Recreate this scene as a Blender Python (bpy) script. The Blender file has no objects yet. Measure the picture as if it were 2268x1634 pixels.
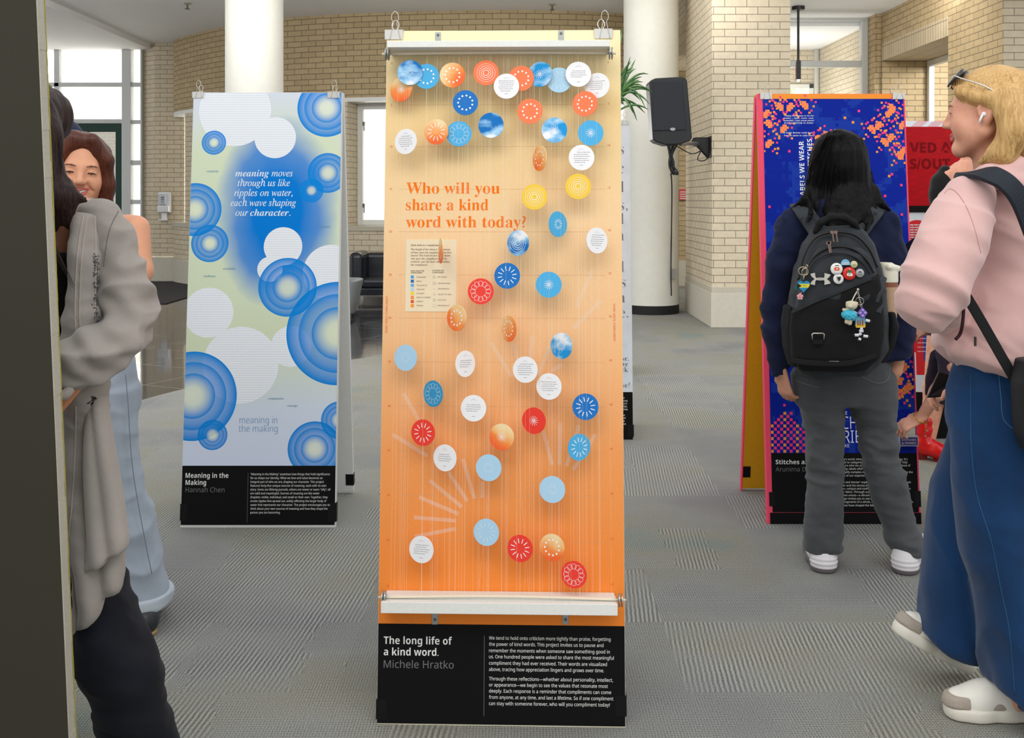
import bpy, bmesh, math, random
import numpy as np
from mathutils import Vector, Matrix

random.seed(7)
SC = bpy.context.scene
COL = SC.collection

# ------------------------------------------------------------------ camera, world, lights, exposure
F = 2331.0            # focal length in pixels of the 2268 wide frame
HZ = 445.0            # pixel row of the horizon
EYE = 1.40            # camera height
cam = bpy.data.cameras.new('camera')
cam.sensor_width = 36.0
cam.lens = 36.0 * F / 2268.0
cam.shift_y = -(817.0 - HZ) / 2268.0
cam.clip_end = 200
camo = bpy.data.objects.new('camera', cam)
camo.location = (0, 0, EYE)
camo.rotation_euler = (math.pi / 2, 0, 0)
COL.objects.link(camo)
SC.camera = camo

world = bpy.data.worlds.new('daylight')
SC.world = world
world.use_nodes = True
wn = world.node_tree
wn.nodes['Background'].inputs[0].default_value = (0.96, 0.98, 1.0, 1)
wn.nodes['Background'].inputs[1].default_value = 1.0

def area_light(name, loc, target, size, size_y, power, color=(1, 1, 1)):
    l = bpy.data.lights.new(name, 'AREA')
    l.shape = 'RECTANGLE'
    l.size, l.size_y = size, size_y
    l.energy = power
    l.color = color
    o = bpy.data.objects.new(name, l)
    o.location = loc
    o.rotation_euler = (Vector(target) - Vector(loc)).to_track_quat('-Z', 'Y').to_euler()
    COL.objects.link(o)
    return o

area_light('skylight', (0.2, -0.4, 4.7), (0.1, 4.4, 0.9), 6.5, 1.6, 128, (1, 0.985, 0.96))
area_light('hall_fill', (-0.8, 7.0, 5.4), (-0.8, 13.5, 0.8), 13.0, 2.5, 300, (1, 0.99, 0.97))  # added fill that brightens the hall, not a window of the place
area_light('ceiling_fill', (-2.0, 10.6, 3.35), (-2.0, 11.8, 5.6), 8.5, 0.5, 150, (1, 0.99, 0.97))  # added fill aimed upwards to brighten the ceiling, no real fixture
area_light('ceiling_fill_side', (4.3, 12.6, 3.86), (4.3, 13.4, 5.2), 1.6, 0.5, 42, (1, 0.99, 0.97))  # second added fill, for the ceiling on the right side
area_light('vestibule_fill', (4.4, 17.2, 2.3), (4.4, 17.3, 4.0), 1.2, 0.8, 34, (1, 1, 0.98))  # added fill inside the vestibule to lift its ceiling, no lamp there
area_light('daylight_court', (-7.0, 19.6, 6.5), (-7.5, 25.0, 2.5), 6.0, 2.0, 2600, (1, 1, 1))
area_light('daylight_rotunda', (-2.0, 19.5, 2.0), (-2.6, 15.4, 1.5), 4.0, 1.8, 160, (1, 1, 1))
area_light('daylight_side', (7.6, 12.8, 4.0), (7.0, 16.2, 2.5), 1.5, 1.5, 260, (1, 1, 1))

SC.view_settings.view_transform = 'Standard'
SC.view_settings.look = 'None'
SC.view_settings.exposure = 0.06
SC.view_settings.gamma = 1.0
SC.view_settings.use_curve_mapping = False
SC.cycles.max_bounces = 6
SC.cycles.diffuse_bounces = 3
SC.cycles.glossy_bounces = 3
SC.cycles.transmission_bounces = 4
SC.cycles.transparent_max_bounces = 6
SC.cycles.caustics_reflective = False
SC.cycles.caustics_refractive = False

# ------------------------------------------------------------------ helpers: measuring
def P(px, py, d):
    """the point of the place seen at that pixel of the photograph, d metres away"""
    return Vector(((px - 1134.0) * d / F, d, EYE - (py - HZ) * d / F))

def PR(r, d):
    return r * d / F

def lin(c):
    c = c / 255.0
    return c / 12.92 if c <= 0.04045 else ((c + 0.055) / 1.055) ** 2.4

def rgb(r, g, b):
    return (lin(r), lin(g), lin(b), 1.0)

# ------------------------------------------------------------------ helpers: materials
class NT:
    """small helper that wires shader nodes"""
    def __init__(self, name):
        self.m = bpy.data.materials.new(name)
        self.m.use_nodes = True
        self.t = self.m.node_tree
        self.b = self.t.nodes['Principled BSDF']
        self.L = self.t.links
    def n(self, kind, **kw):
        x = self.t.nodes.new(kind)
        for k, v in kw.items():
            setattr(x, k, v)
        return x
    def put(self, sock, v):
        if isinstance(v, bpy.types.NodeSocket):
            self.L.new(v, sock)
        elif isinstance(v, (int, float)) and hasattr(sock.default_value, '__len__'):
            sock.default_value = [v] * len(sock.default_value)
        else:
            sock.default_value = v
    def math(self, op, a, b=0.0, c=0.0, clamp=False):
        x = self.n('ShaderNodeMath', operation=op, use_clamp=clamp)
        self.put(x.inputs[0], a); self.put(x.inputs[1], b); self.put(x.inputs[2], c)
        return x.outputs[0]
    def vmath(self, op, a, b=(0, 0, 0)):
        x = self.n('ShaderNodeVectorMath', operation=op)
        self.put(x.inputs[0], a); self.put(x.inputs[1], b)
        return x.outputs['Value'] if op in ('LENGTH', 'DOT_PRODUCT', 'DISTANCE') else x.outputs[0]
    def mix(self, f, a, b, blend='MIX'):
        x = self.n('ShaderNodeMix', data_type='RGBA', blend_type=blend)
        self.put(x.inputs[0], f); self.put(x.inputs[6], a); self.put(x.inputs[7], b)
        return x.outputs[2]
    def ramp(self, f, stops):
        x = self.n('ShaderNodeValToRGB')
        e = x.color_ramp.elements
        while len(e) < len(stops):
            e.new(0.5)
        for el, (p, c) in zip(e, stops):
            el.position = p
            el.color = c if hasattr(c, '__len__') else (c, c, c, 1)
        self.put(x.inputs[0], f)
        return x.outputs[0]
    def noise(self, vec, scale, detail=3, rough=0.5):
        x = self.n('ShaderNodeTexNoise')
        if vec is not None:
            self.put(x.inputs['Vector'], vec)
        x.inputs['Scale'].default_value = scale
        x.inputs['Detail'].default_value = detail
        x.inputs['Roughness'].default_value = rough
        return x.outputs[0]
    def obj(self):
        return self.n('ShaderNodeTexCoord').outputs['Object']
    def uv(self):
        return self.n('ShaderNodeTexCoord').outputs['UV']
    def mapping(self, v, scale=(1, 1, 1), rot=(0, 0, 0), loc=(0, 0, 0)):
        x = self.n('ShaderNodeMapping')
        self.put(x.inputs[0], v)
        x.inputs['Scale'].default_value = scale
        x.inputs['Rotation'].default_value = rot
        x.inputs['Location'].default_value = loc
        return x.outputs[0]
    def sep(self, v):
        x = self.n('ShaderNodeSeparateXYZ')
        self.put(x.inputs[0], v)
        return x.outputs
    def comb(self, a, b, c=0.0):
        x = self.n('ShaderNodeCombineXYZ')
        self.put(x.inputs[0], a); self.put(x.inputs[1], b); self.put(x.inputs[2], c)
        return x.outputs[0]
    def bump(self, h, strength=0.3, dist=0.005):
        x = self.n('ShaderNodeBump')
        x.inputs['Strength'].default_value = strength
        x.inputs['Distance'].default_value = dist
        self.put(x.inputs['Height'], h)
        self.L.new(x.outputs[0], self.b.inputs['Normal'])
    def base(self, v, rough=0.6, metal=0.0, spec=0.5):
        self.put(self.b.inputs['Base Color'], v)
        self.put(self.b.inputs['Roughness'], rough)
        self.b.inputs['Metallic'].default_value = metal
        self.b.inputs['Specular IOR Level'].default_value = spec
        return self.m

def plain(name, c, rough=0.6, metal=0.0, spec=0.4, grain=0.0, scale=60.0, bump=0.0, bscale=200.0):
    """one colour with a little procedural variation"""
    t = NT(name)
    col = rgb(*c)
    o = t.obj()
    if grain:
        n = t.noise(o, scale, 4)
        k = t.ramp(n, [(0.25, 1 - grain), (0.75, 1 + grain * 0.6)])
        t.base(t.mix(1.0, col, k, 'MULTIPLY'), rough, metal, spec)
    else:
        t.base(col, rough, metal, spec)
    if bump:
        t.bump(t.noise(o, bscale, 3), bump, 0.002)
    return t.m

def cloth(name, c, var=0.15, weave=900.0, stretch=(1, 1, 1), rough=0.9, bump=0.25, sheen=0.15, cloud=9.0):
    t = NT(name)
    o = t.mapping(t.obj(), stretch)
    a = t.noise(o, cloud, 4, 0.6)
    b = t.noise(o, weave, 2)
    k = t.math('ADD', t.math('MULTIPLY', a, 0.6), t.math('MULTIPLY', b, 0.4))
    f = t.ramp(k, [(0.3, 1 - var), (0.7, 1 + var)])
    t.base(t.mix(1.0, rgb(*c), f, 'MULTIPLY'), rough, 0, 0.2)
    t.b.inputs['Sheen Weight'].default_value = sheen
    t.bump(t.noise(o, weave * 0.5, 3), bump, 0.002)
    return t.m

def brick_mat(name, c1, c2, mortar, vert=False, bw=0.245, bh=0.0825):
    t = NT(name)
    u = t.uv()
    if vert:
        s = t.sep(u)
        u = t.comb(s[1], s[0])
    br = t.n('ShaderNodeTexBrick', offset=0.0 if vert else 0.5)
    t.put(br.inputs['Vector'], u)
    br.inputs['Color1'].default_value = rgb(*c1)
    br.inputs['Color2'].default_value = rgb(*c2)
    br.inputs['Mortar'].default_value = rgb(*mortar)
    br.inputs['Scale'].default_value = 1.0
    br.inputs['Mortar Size'].default_value = 0.0045
    br.inputs['Mortar Smooth'].default_value = 0.2
    br.inputs['Bias'].default_value = -0.2
    br.inputs['Brick Width'].default_value = bw
    br.inputs['Row Height'].default_value = bh
    g = t.noise(t.obj(), 14, 5, 0.65)
    k = t.ramp(g, [(0.3, 0.93), (0.7, 1.05)])
    t.base(t.mix(1.0, br.outputs[0], k, 'MULTIPLY'), 0.75, 0, 0.25)
    t.bump(t.math('SUBTRACT', t.math('MULTIPLY', t.noise(t.obj(), 120, 2), 0.15), br.outputs[1]), 0.5, 0.006)
    return t.m

def glass_mat(name, tint=(240, 248, 246), alpha=0.12, rough=0.02):
    t = NT(name)
    t.base(rgb(*tint), rough, 0, 0.5)
    t.b.inputs['Alpha'].default_value = alpha
    return t.m

def hair_mat(name, dark, light, rough=0.42, freq=220.0, spec=0.3):
    t = NT(name)
    o = t.mapping(t.obj(), (1, 1, 0.05))
    a = t.noise(o, freq, 4, 0.6)
    b = t.noise(o, freq * 0.15, 3, 0.5)
    k = t.math('ADD', t.math('MULTIPLY', a, 0.75), t.math('MULTIPLY', b, 0.25))
    t.base(t.ramp(k, [(0.32, rgb(*dark)), (0.68, rgb(*light))]), rough, 0, spec)
    t.b.inputs['Anisotropic'].default_value = 0.6
    t.bump(a, 0.6, 0.004)
    return t.m

# ------------------------------------------------------------------ helpers: meshes
WPOS = {}

def tagged(o, label=None, cat=None, group=None, kind=None):
    if label: o['label'] = label
    if cat: o['category'] = cat
    if group: o['group'] = group
    if kind: o['kind'] = kind
    return o

def thing(name, loc, label, cat, group=None):
    o = bpy.data.objects.new(name, None)
    o.empty_display_size = 0.1
    o.location = loc
    COL.objects.link(o)
    WPOS[o.name] = Vector(loc)
    return tagged(o, label, cat, group)

def link_mesh(name, me, parent=None, base=None):
    """vertices come in world coordinates; the object's origin goes to its parent's or to base"""
    b = WPOS[parent.name] if parent is not None else Vector(base if base is not None else (0, 0, 0))
    me.transform(Matrix.Translation(-b))
    o = bpy.data.objects.new(name, me)
    COL.objects.link(o)
    if parent is not None:
        o.parent = parent
    else:
        o.location = b
    WPOS[o.name] = b
    return o

def frame_of(axis):
    a = Vector(axis).normalized()
    t = Vector((0, 0, 1)) if abs(a.z) < 0.9 else Vector((0, 1, 0))
    u = a.cross(t).normalized()
    return u, a.cross(u).normalized(), a

class MB:
    def __init__(self):
        self.v, self.f, self.uv, self.mi, self.cur = [], [], {}, [], 0
    def add(self, vs, fs):
        o = len(self.v)
        self.v += [tuple(x) for x in vs]
        for f in fs:
            self.f.append([i + o for i in f])
            self.mi.append(self.cur)
        return self
    def quad(self, a, b, c, d, uv=None):
        self.add([a, b, c, d], [(0, 1, 2, 3)])
        if uv:
            self.uv[len(self.f) - 1] = uv
        return self
    def poly(self, pts):
        return self.add(pts, [tuple(range(len(pts)))])
    def box(self, lo, hi):
        x0, y0, z0 = lo; x1, y1, z1 = hi
        return self.hexa([(x0, y0, z0), (x1, y0, z0), (x1, y1, z0), (x0, y1, z0), (x0, y0, z1), (x1, y0, z1), (x1, y1, z1), (x0, y1, z1)])
    def hexa(self, p):
        return self.add(p, [(3, 2, 1, 0), (4, 5, 6, 7), (0, 1, 5, 4), (1, 2, 6, 5), (2, 3, 7, 6), (3, 0, 4, 7)])
    def slab(self, fr, u0, u1, v0, v1, n0, n1):
        """box in a tilted frame fr(u, v, n)"""
        return self.hexa([fr(u0, v0, n1), fr(u1, v0, n1), fr(u1, v0, n0), fr(u0, v0, n0), fr(u0, v1, n1), fr(u1, v1, n1), fr(u1, v1, n0), fr(u0, v1, n0)])
    def rect(self, fr, u0, u1, v0, v1, n):
        return self.quad(fr(u0, v0, n), fr(u1, v0, n), fr(u1, v1, n), fr(u0, v1, n))
    def cyl(self, a, b, r, r2=None, n=16, caps=True):
        a, b = Vector(a), Vector(b)
        r2 = r if r2 is None else r2
        u, w, _ = frame_of(b - a)
        vs = []
        for c, rr in ((a, r), (b, r2)):
            for i in range(n):
                t = 2 * math.pi * i / n
                vs.append(c + (u * math.cos(t) + w * math.sin(t)) * rr)
        fs = [(i, (i + 1) % n, n + (i + 1) % n, n + i) for i in range(n)]
        if caps:
            fs += [tuple(range(n - 1, -1, -1)), tuple(range(n, 2 * n))]
        return self.add(vs, fs)
    def tube(self, pts, r, n=8, closed=False, r1=None):
        pts = [Vector(p) for p in pts]
        m = len(pts)
        vs, prev = [], None
        for i, p in enumerate(pts):
            if closed:
                d = pts[(i + 1) % m] - pts[i - 1]
            else:
                d = pts[min(i + 1, m - 1)] - pts[max(i - 1, 0)]
            d.normalize()
            if prev is None:
                u, w, _ = frame_of(d)
            else:
                u = prev - d * prev.dot(d)
                if u.length < 1e-6:
                    u, w, _ = frame_of(d)
                u.normalize()
                w = d.cross(u)
            prev = u
            rr = r if r1 is None else r + (r1 - r) * i / max(1, m - 1)
            for k in range(n):
                t = 2 * math.pi * k / n
                vs.append(p + (u * math.cos(t) + w * math.sin(t)) * rr)
        fs = []
        for i in range(m if closed else m - 1):
            j = (i + 1) % m
            for k in range(n):
                fs.append((i * n + k, i * n + (k + 1) % n, j * n + (k + 1) % n, j * n + k))
        if not closed:
            fs += [tuple(range(n - 1, -1, -1)), tuple(range((m - 1) * n, m * n))]
        return self.add(vs, fs)
    def ring(self, c, axis, R, r, n=24, k=8):
        u, w, _ = frame_of(axis)
        c = Vector(c)
        return self.tube([c + (u * math.cos(2 * math.pi * i / n) + w * math.sin(2 * math.pi * i / n)) * R for i in range(n)], r, k, True)
    def lathe(self, c, prof, n=24, axis=(0, 0, 1)):
        """prof: (radius, height along axis)"""
        u, w, a = frame_of(axis)
        c = Vector(c)
        vs = []
        for r, h in prof:
            for i in range(n):
                t = 2 * math.pi * i / n
                vs.append(c + a * h + (u * math.cos(t) + w * math.sin(t)) * max(r, 1e-4))
        fs = []
        for j in range(len(prof) - 1):
            for i in range(n):
                fs.append((j * n + i, j * n + (i + 1) % n, (j + 1) * n + (i + 1) % n, (j + 1) * n + i))
        fs += [tuple(range(n - 1, -1, -1)), tuple(range((len(prof) - 1) * n, len(prof) * n))]
        return self.add(vs, fs)
    def ball(self, c, r, n=14, sq=(1, 1, 1)):
        c = Vector(c)
        m = n // 2
        vs = [c + Vector((0, 0, -r * sq[2]))]
        for j in range(1, m):
            a = -math.pi / 2 + math.pi * j / m
            for i in range(n):
                t = 2 * math.pi * i / n
                vs.append(c + Vector((r * sq[0] * math.cos(a) * math.cos(t), r * sq[1] * math.cos(a) * math.sin(t), r * sq[2] * math.sin(a))))
        vs.append(c + Vector((0, 0, r * sq[2])))
        fs = [(0, 1 + (i + 1) % n, 1 + i) for i in range(n)]
        for j in range(m - 2):
            for i in range(n):
                fs.append((1 + j * n + i, 1 + j * n + (i + 1) % n, 1 + (j + 1) * n + (i + 1) % n, 1 + (j + 1) * n + i))
        e = len(vs) - 1
        fs += [(e, 1 + (m - 2) * n + i, 1 + (m - 2) * n + (i + 1) % n) for i in range(n)]
        return self.add(vs, fs)
    def prism(self, pts, off):
        """closed outline pushed along off"""
        pts = [Vector(p) for p in pts]
        n = len(pts)
        off = Vector(off)
        return self.add(pts + [p + off for p in pts], [tuple(range(n - 1, -1, -1)), tuple(range(n, 2 * n))] + [(i, (i + 1) % n, n + (i + 1) % n, n + i) for i in range(n)])
    def ribbon(self, pts, sides, th):
        """flat band: centre points, half-width vectors, thickness vector each"""
        vs = []
        for p, s, t in zip(pts, sides, th):
            p, s, t = Vector(p), Vector(s), Vector(t)
            vs += [p - s - t, p + s - t, p + s + t, p - s + t]
        fs = []
        for i in range(len(pts) - 1):
            for k in range(4):
                fs.append((i * 4 + k, i * 4 + (k + 1) % 4, i * 4 + 4 + (k + 1) % 4, i * 4 + 4 + k))
        e = len(vs) - 4
        fs += [(3, 2, 1, 0), (e, e + 1, e + 2, e + 3)]
        return self.add(vs, fs)
    def build(self, name, mat, parent=None, base=None, smooth=False, bevel=0.0, subsurf=0, fix=True):
        me = bpy.data.meshes.new(name)
        me.from_pydata(self.v, [], self.f)
        mats = mat if isinstance(mat, (list, tuple)) else [mat]
        for m in mats:
            me.materials.append(m)
        if len(mats) > 1:
            me.polygons.foreach_set('material_index', self.mi)
        if self.uv:
            L = me.uv_layers.new(name='UVMap')
            for fi, co in self.uv.items():
                for li, c in zip(me.polygons[fi].loop_indices, co):
                    L.data[li].uv = c
        elif fix:
            bm = bmesh.new(); bm.from_mesh(me)
            bmesh.ops.recalc_face_normals(bm, faces=bm.faces)
            bm.to_mesh(me); bm.free()
        if smooth:
            me.polygons.foreach_set('use_smooth', [True] * len(me.polygons))
        me.update()
        o = link_mesh(name, me, parent, base)
        if bevel:
            b = o.modifiers.new('bevel', 'BEVEL')
            b.width = bevel; b.segments = 2; b.limit_method = 'ANGLE'; b.angle_limit = 0.6
        if subsurf:
            s = o.modifiers.new('subsurf', 'SUBSURF')
            s.levels = s.render_levels = subsurf
        return o

def strip(mb, path, z0, z1, u0=0.0):
    """vertical wall along a path of (x, y), with brick coordinates in metres"""
    u = u0
    for (xa, ya), (xb, yb) in zip(path[:-1], path[1:]):
        l = math.hypot(xb - xa, yb - ya)
        mb.quad((xa, ya, z0), (xb, yb, z0), (xb, yb, z1), (xa, ya, z1), [(u, z0), (u + l, z0), (u + l, z1), (u, z1)])
        u += l
    return mb

def catmull(pts, n=8):
    out = []
    q = [pts[0]] + list(pts) + [pts[-1]]
    for i in range(1, len(q) - 2):
        p0, p1, p2, p3 = [np.array(x, float) for x in q[i - 1:i + 3]]
        for k in range(n):
            t = k / n
            out.append(tuple(0.5 * (2 * p1 + (p2 - p0) * t + (2 * p0 - 5 * p1 + 4 * p2 - p3) * t * t + (3 * p1 - p0 - 3 * p2 + p3) * t ** 3)))
    out.append(tuple(pts[-1]))
    return out

# ------------------------------------------------------------------ helpers: writing
SERIF_B = (0x1D400, 0x1D41A, {})
SERIF_I = (0x1D434, 0x1D44E, {'h': '\u210e'})
SERIF_BI = (0x1D468, 0x1D482, {})
SANS = (0x1D5A0, 0x1D5BA, {})
SANS_B = (0x1D5D4, 0x1D5EE, {})
SANS_I = (0x1D608, 0x1D622, {})

def style(s, st):
    if st is None:
        return s
    o = ''
    for c in s:
        if 'A' <= c <= 'Z': o += chr(st[0] + ord(c) - 65)
        elif 'a' <= c <= 'z': o += st[2].get(c, chr(st[1] + ord(c) - 97))
        else: o += c
    return o

def glyphs(s, st=None, weight=0.0, res=3):
    """flat outline mesh of a line of writing at size 1: vertices (n, 2), faces"""
    c = bpy.data.curves.new('writing', 'FONT')
    c.body = style(s, st)
    c.size = 1.0
    c.offset = weight
    c.resolution_u = res
    o = bpy.data.objects.new('writing', c)
    COL.objects.link(o)
    dg = bpy.context.evaluated_depsgraph_get()
    me = bpy.data.meshes.new_from_object(o.evaluated_get(dg))
    v = np.array([x.co[:2] for x in me.vertices]).reshape(-1, 2)
    f = [tuple(p.vertices) for p in me.polygons]
    bpy.data.objects.remove(o)
    bpy.data.curves.remove(c)
    bpy.data.meshes.remove(me)
    return v, f

def write(mb, fr, s, u, v, size, st=None, weight=0.0, width=None, align='L', n=0.0006, rot=0.0, res=3):
    """line of writing on the plane fr with its baseline starting at (u, v); width squeezes or stretches it to fit"""
    g, f = glyphs(s, st, weight, res)
    if not len(g):
        return
    g = g * size
    x0, x1 = g[:, 0].min(), g[:, 0].max()
    k = width / max(1e-6, x1 - x0) if width else 1.0
    gx = (g[:, 0] - x0) * k
    w = (x1 - x0) * k
    if align == 'C': gx = gx - w / 2
    if align == 'R': gx = gx - w
    c, sn = math.cos(rot), math.sin(rot)
    mb.add([fr(u + a * c - b * sn, v + a * sn + b * c, n) for a, b in zip(gx, g[:, 1])], f)

# ------------------------------------------------------------------ helpers: smooth solids from distance fields
def vnoise(p):
    p = np.asarray(p, np.float32)
    i = np.floor(p).astype(np.int64)
    f = (p - i).astype(np.float32)
    f = f * f * (3 - 2 * f)
    def h(a, b, c):
        x = (a * 374761393 + b * 668265263 + c * 1274126177) & 0xffffffff
        x = ((x ^ (x >> 13)) * 1274126177) & 0xffffffff
        return ((x ^ (x >> 16)) & 0xffff).astype(np.float32) / 65535.0
    r = 0
    for dx in (0, 1):
        for dy in (0, 1):
            for dz in (0, 1):
                w = (f[:, 0] if dx else 1 - f[:, 0]) * (f[:, 1] if dy else 1 - f[:, 1]) * (f[:, 2] if dz else 1 - f[:, 2])
                r = r + w * h(i[:, 0] + dx, i[:, 1] + dy, i[:, 2] + dz)
    return r * 2 - 1

class Solid:
    """list of soft shapes blended into ONE continuous surface"""
    def __init__(self):
        self.e = []
    def _add(self, fn, lo, hi, k, op):
        self.e.append((fn, np.array(lo, float), np.array(hi, float), k, op))
        return self
    def cone(self, a, b, r1, r2=None, k=0.02, op='+', flat=None):
        """round cone; flat = (direction, factor) squashes it along a direction"""
        a, b = np.array(a, float), np.array(b, float)
        r2 = r1 if r2 is None else r2
        if np.linalg.norm(b - a) < 1e-5:
            b = a + np.array((0, 0, 1e-4))
        m = max(r1, r2)
        lo, hi = np.minimum(a, b) - m, np.maximum(a, b) + m
        if flat is not None:
            ax = np.array(flat[0], float); ax /= np.linalg.norm(ax)
            g = 1.0 / flat[1] - 1.0
        def fn(p):
            pa = p - a
            ba = b - a
            if flat is not None:
                pa = pa + ax * ((pa @ ax) * g)[..., None]
                bb = ba + ax * (ba @ ax) * g
            else:
                bb = ba
            l2 = bb @ bb
            rr = r1 - r2
            a2 = max(l2 - rr * rr, 1e-9)
            il2 = 1.0 / l2
            y = pa @ bb
            z = y - l2
            q = pa * l2 - bb * y[..., None]
            x2 = (q * q).sum(-1)
            y2 = y * y * l2
            z2 = z * z * l2
            kk = np.sign(rr) * rr * rr * x2
            d = (np.sqrt(x2 * a2 * il2) + y * rr) * il2 - r1
            d = np.where(np.sign(y) * a2 * y2 < kk, np.sqrt(x2 + y2) * il2 - r1, d)
            d = np.where(np.sign(z) * a2 * z2 > kk, np.sqrt(x2 + z2) * il2 - r2, d)
            return d * (min(1.0, flat[1]) if flat is not None else 1.0)
        return self._add(fn, lo, hi, k, op)
    def chain(self, pts, rs, k=0.02, flat=None, op='+'):
        for i in range(len(pts) - 1):
            self.cone(pts[i], pts[i + 1], rs[i], rs[i + 1], k, op, flat)
        return self
    def ell(self, c, r, k=0.02, op='+', rot=None):
        c, r = np.array(c, float), np.array(r, float)
        M = np.array(rot) if rot is not None else np.eye(3)      # columns: axes
        m = np.abs(M) @ r
        def fn(p):
            q = (p - c) @ M
            k0 = np.sqrt(((q / r) ** 2).sum(-1))
            k1 = np.sqrt(((q / (r * r)) ** 2).sum(-1))
            return k0 * (k0 - 1) / np.maximum(k1, 1e-6)
        return self._add(fn, c - m, c + m, k, op)
    def loft(self, rows, k=0.02, op='+', box=0.0):
        """rows: (z, x centre, y centre, half x, half y), any order; box > 0: squarer sections"""
        R = np.array(sorted(rows, key=lambda q: q[0]), float)
        z = R[:, 0]
        lo = ((R[:, 1] - R[:, 3]).min(), (R[:, 2] - R[:, 4]).min(), z[0])
        hi = ((R[:, 1] + R[:, 3]).max(), (R[:, 2] + R[:, 4]).max(), z[-1])
        e = 2.0 + 4.0 * box
        def fn(p):
            zz = p[..., 2]
            cx, cy, hx, hy = [np.interp(zz, z, R[:, i]) for i in (1, 2, 3, 4)]
            q = (np.abs((p[..., 0] - cx) / hx) ** e + np.abs((p[..., 1] - cy) / hy) ** e) ** (1 / e)
            d = (q - 1) * np.minimum(hx, hy)
            dz = np.maximum(z[0] - zz, zz - z[-1])
            return np.where(dz > 0, np.sqrt(np.maximum(d, 0) ** 2 + dz ** 2), np.maximum(d, dz))
        return self._add(fn, lo, hi, k, op)
    def rows(self, d, rows, k=0.02, op='+', box=0.0):
        """rows traced from the photograph: (pixel row, left pixel, right pixel, half depth, [distance])"""
        out = []
        for r in rows:
            dd = r[4] if len(r) > 4 else d
            out.append((EYE - (r[0] - HZ) * dd / F, ((r[1] + r[2]) / 2 - 1134) * dd / F, dd, max((r[2] - r[1]) / 2 * dd / F, 0.003), r[3]))
        return self.loft(out, k, op, box)
    def cut(self, p, n, k=0.004):
        """remove everything on the side the normal n points to"""
        p, n = np.array(p, float), np.array(n, float)
        n = n / np.linalg.norm(n)
        self.e.append((lambda q: -((q - p) @ n), None, None, k, '-'))
        return self
    def mesh(self, h=0.006, pad=0.02):
        pos = [e for e in self.e if e[4] == '+']
        lo = np.min([e[1] for e in pos], 0) - pad
        hi = np.max([e[2] for e in pos], 0) + pad
        n = np.ceil((hi - lo) / h).astype(int) + 1
        ax = [lo[i] + h * np.arange(n[i]) for i in range(3)]
        Fd = np.full(n, 0.2, np.float32)
        for fn, elo, ehi, k, op in self.e:
            if elo is None:
                i0, i1 = np.zeros(3, int), n
            else:
                m = k + 3 * h
                i0 = np.clip(np.floor((elo - m - lo) / h).astype(int), 0, n)
                i1 = np.clip(np.ceil((ehi + m - lo) / h).astype(int) + 1, 0, n)
            if np.any(i1 <= i0):
                continue
            g = np.stack(np.meshgrid(*[ax[i][i0[i]:i1[i]] for i in range(3)], indexing='ij'), -1)
            d = fn(g).astype(np.float32)
            s = tuple(slice(i0[i], i1[i]) for i in range(3))
            a = Fd[s]
            if op == '+':
                t = np.maximum(k - np.abs(a - d), 0) / max(k, 1e-6)
                Fd[s] = np.minimum(a, d) - t * t * k * 0.25
            else:
                d = -d
                t = np.maximum(k - np.abs(a - d), 0) / max(k, 1e-6)
                Fd[s] = np.maximum(a, d) + t * t * k * 0.25
        return surface_nets(Fd, lo, h)
    def build(self, name, mat, parent, h=0.006, relax=2, fold=None, base=None):
        v, f = self.mesh(h)
        if relax:
            v = smooth_verts(v, f, relax)
        if fold is not None:
            nrm = normals(v, f)
            v = smooth_verts(v + nrm * fold(v)[:, None], f, 1)
        me = bpy.data.meshes.new(name)
        me.vertices.add(len(v)); me.vertices.foreach_set('co', v.astype(np.float32).ravel())
        me.loops.add(f.size); me.loops.foreach_set('vertex_index', f.astype(np.int32).ravel())
        me.polygons.add(len(f)); me.polygons.foreach_set('loop_start', np.arange(0, f.size, 4, dtype=np.int32))
        me.update(calc_edges=True)
        me.validate()
        me.polygons.foreach_set('use_smooth', [True] * len(me.polygons))
        me.materials.append(mat)
        return link_mesh(name, me, parent, base)

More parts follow.
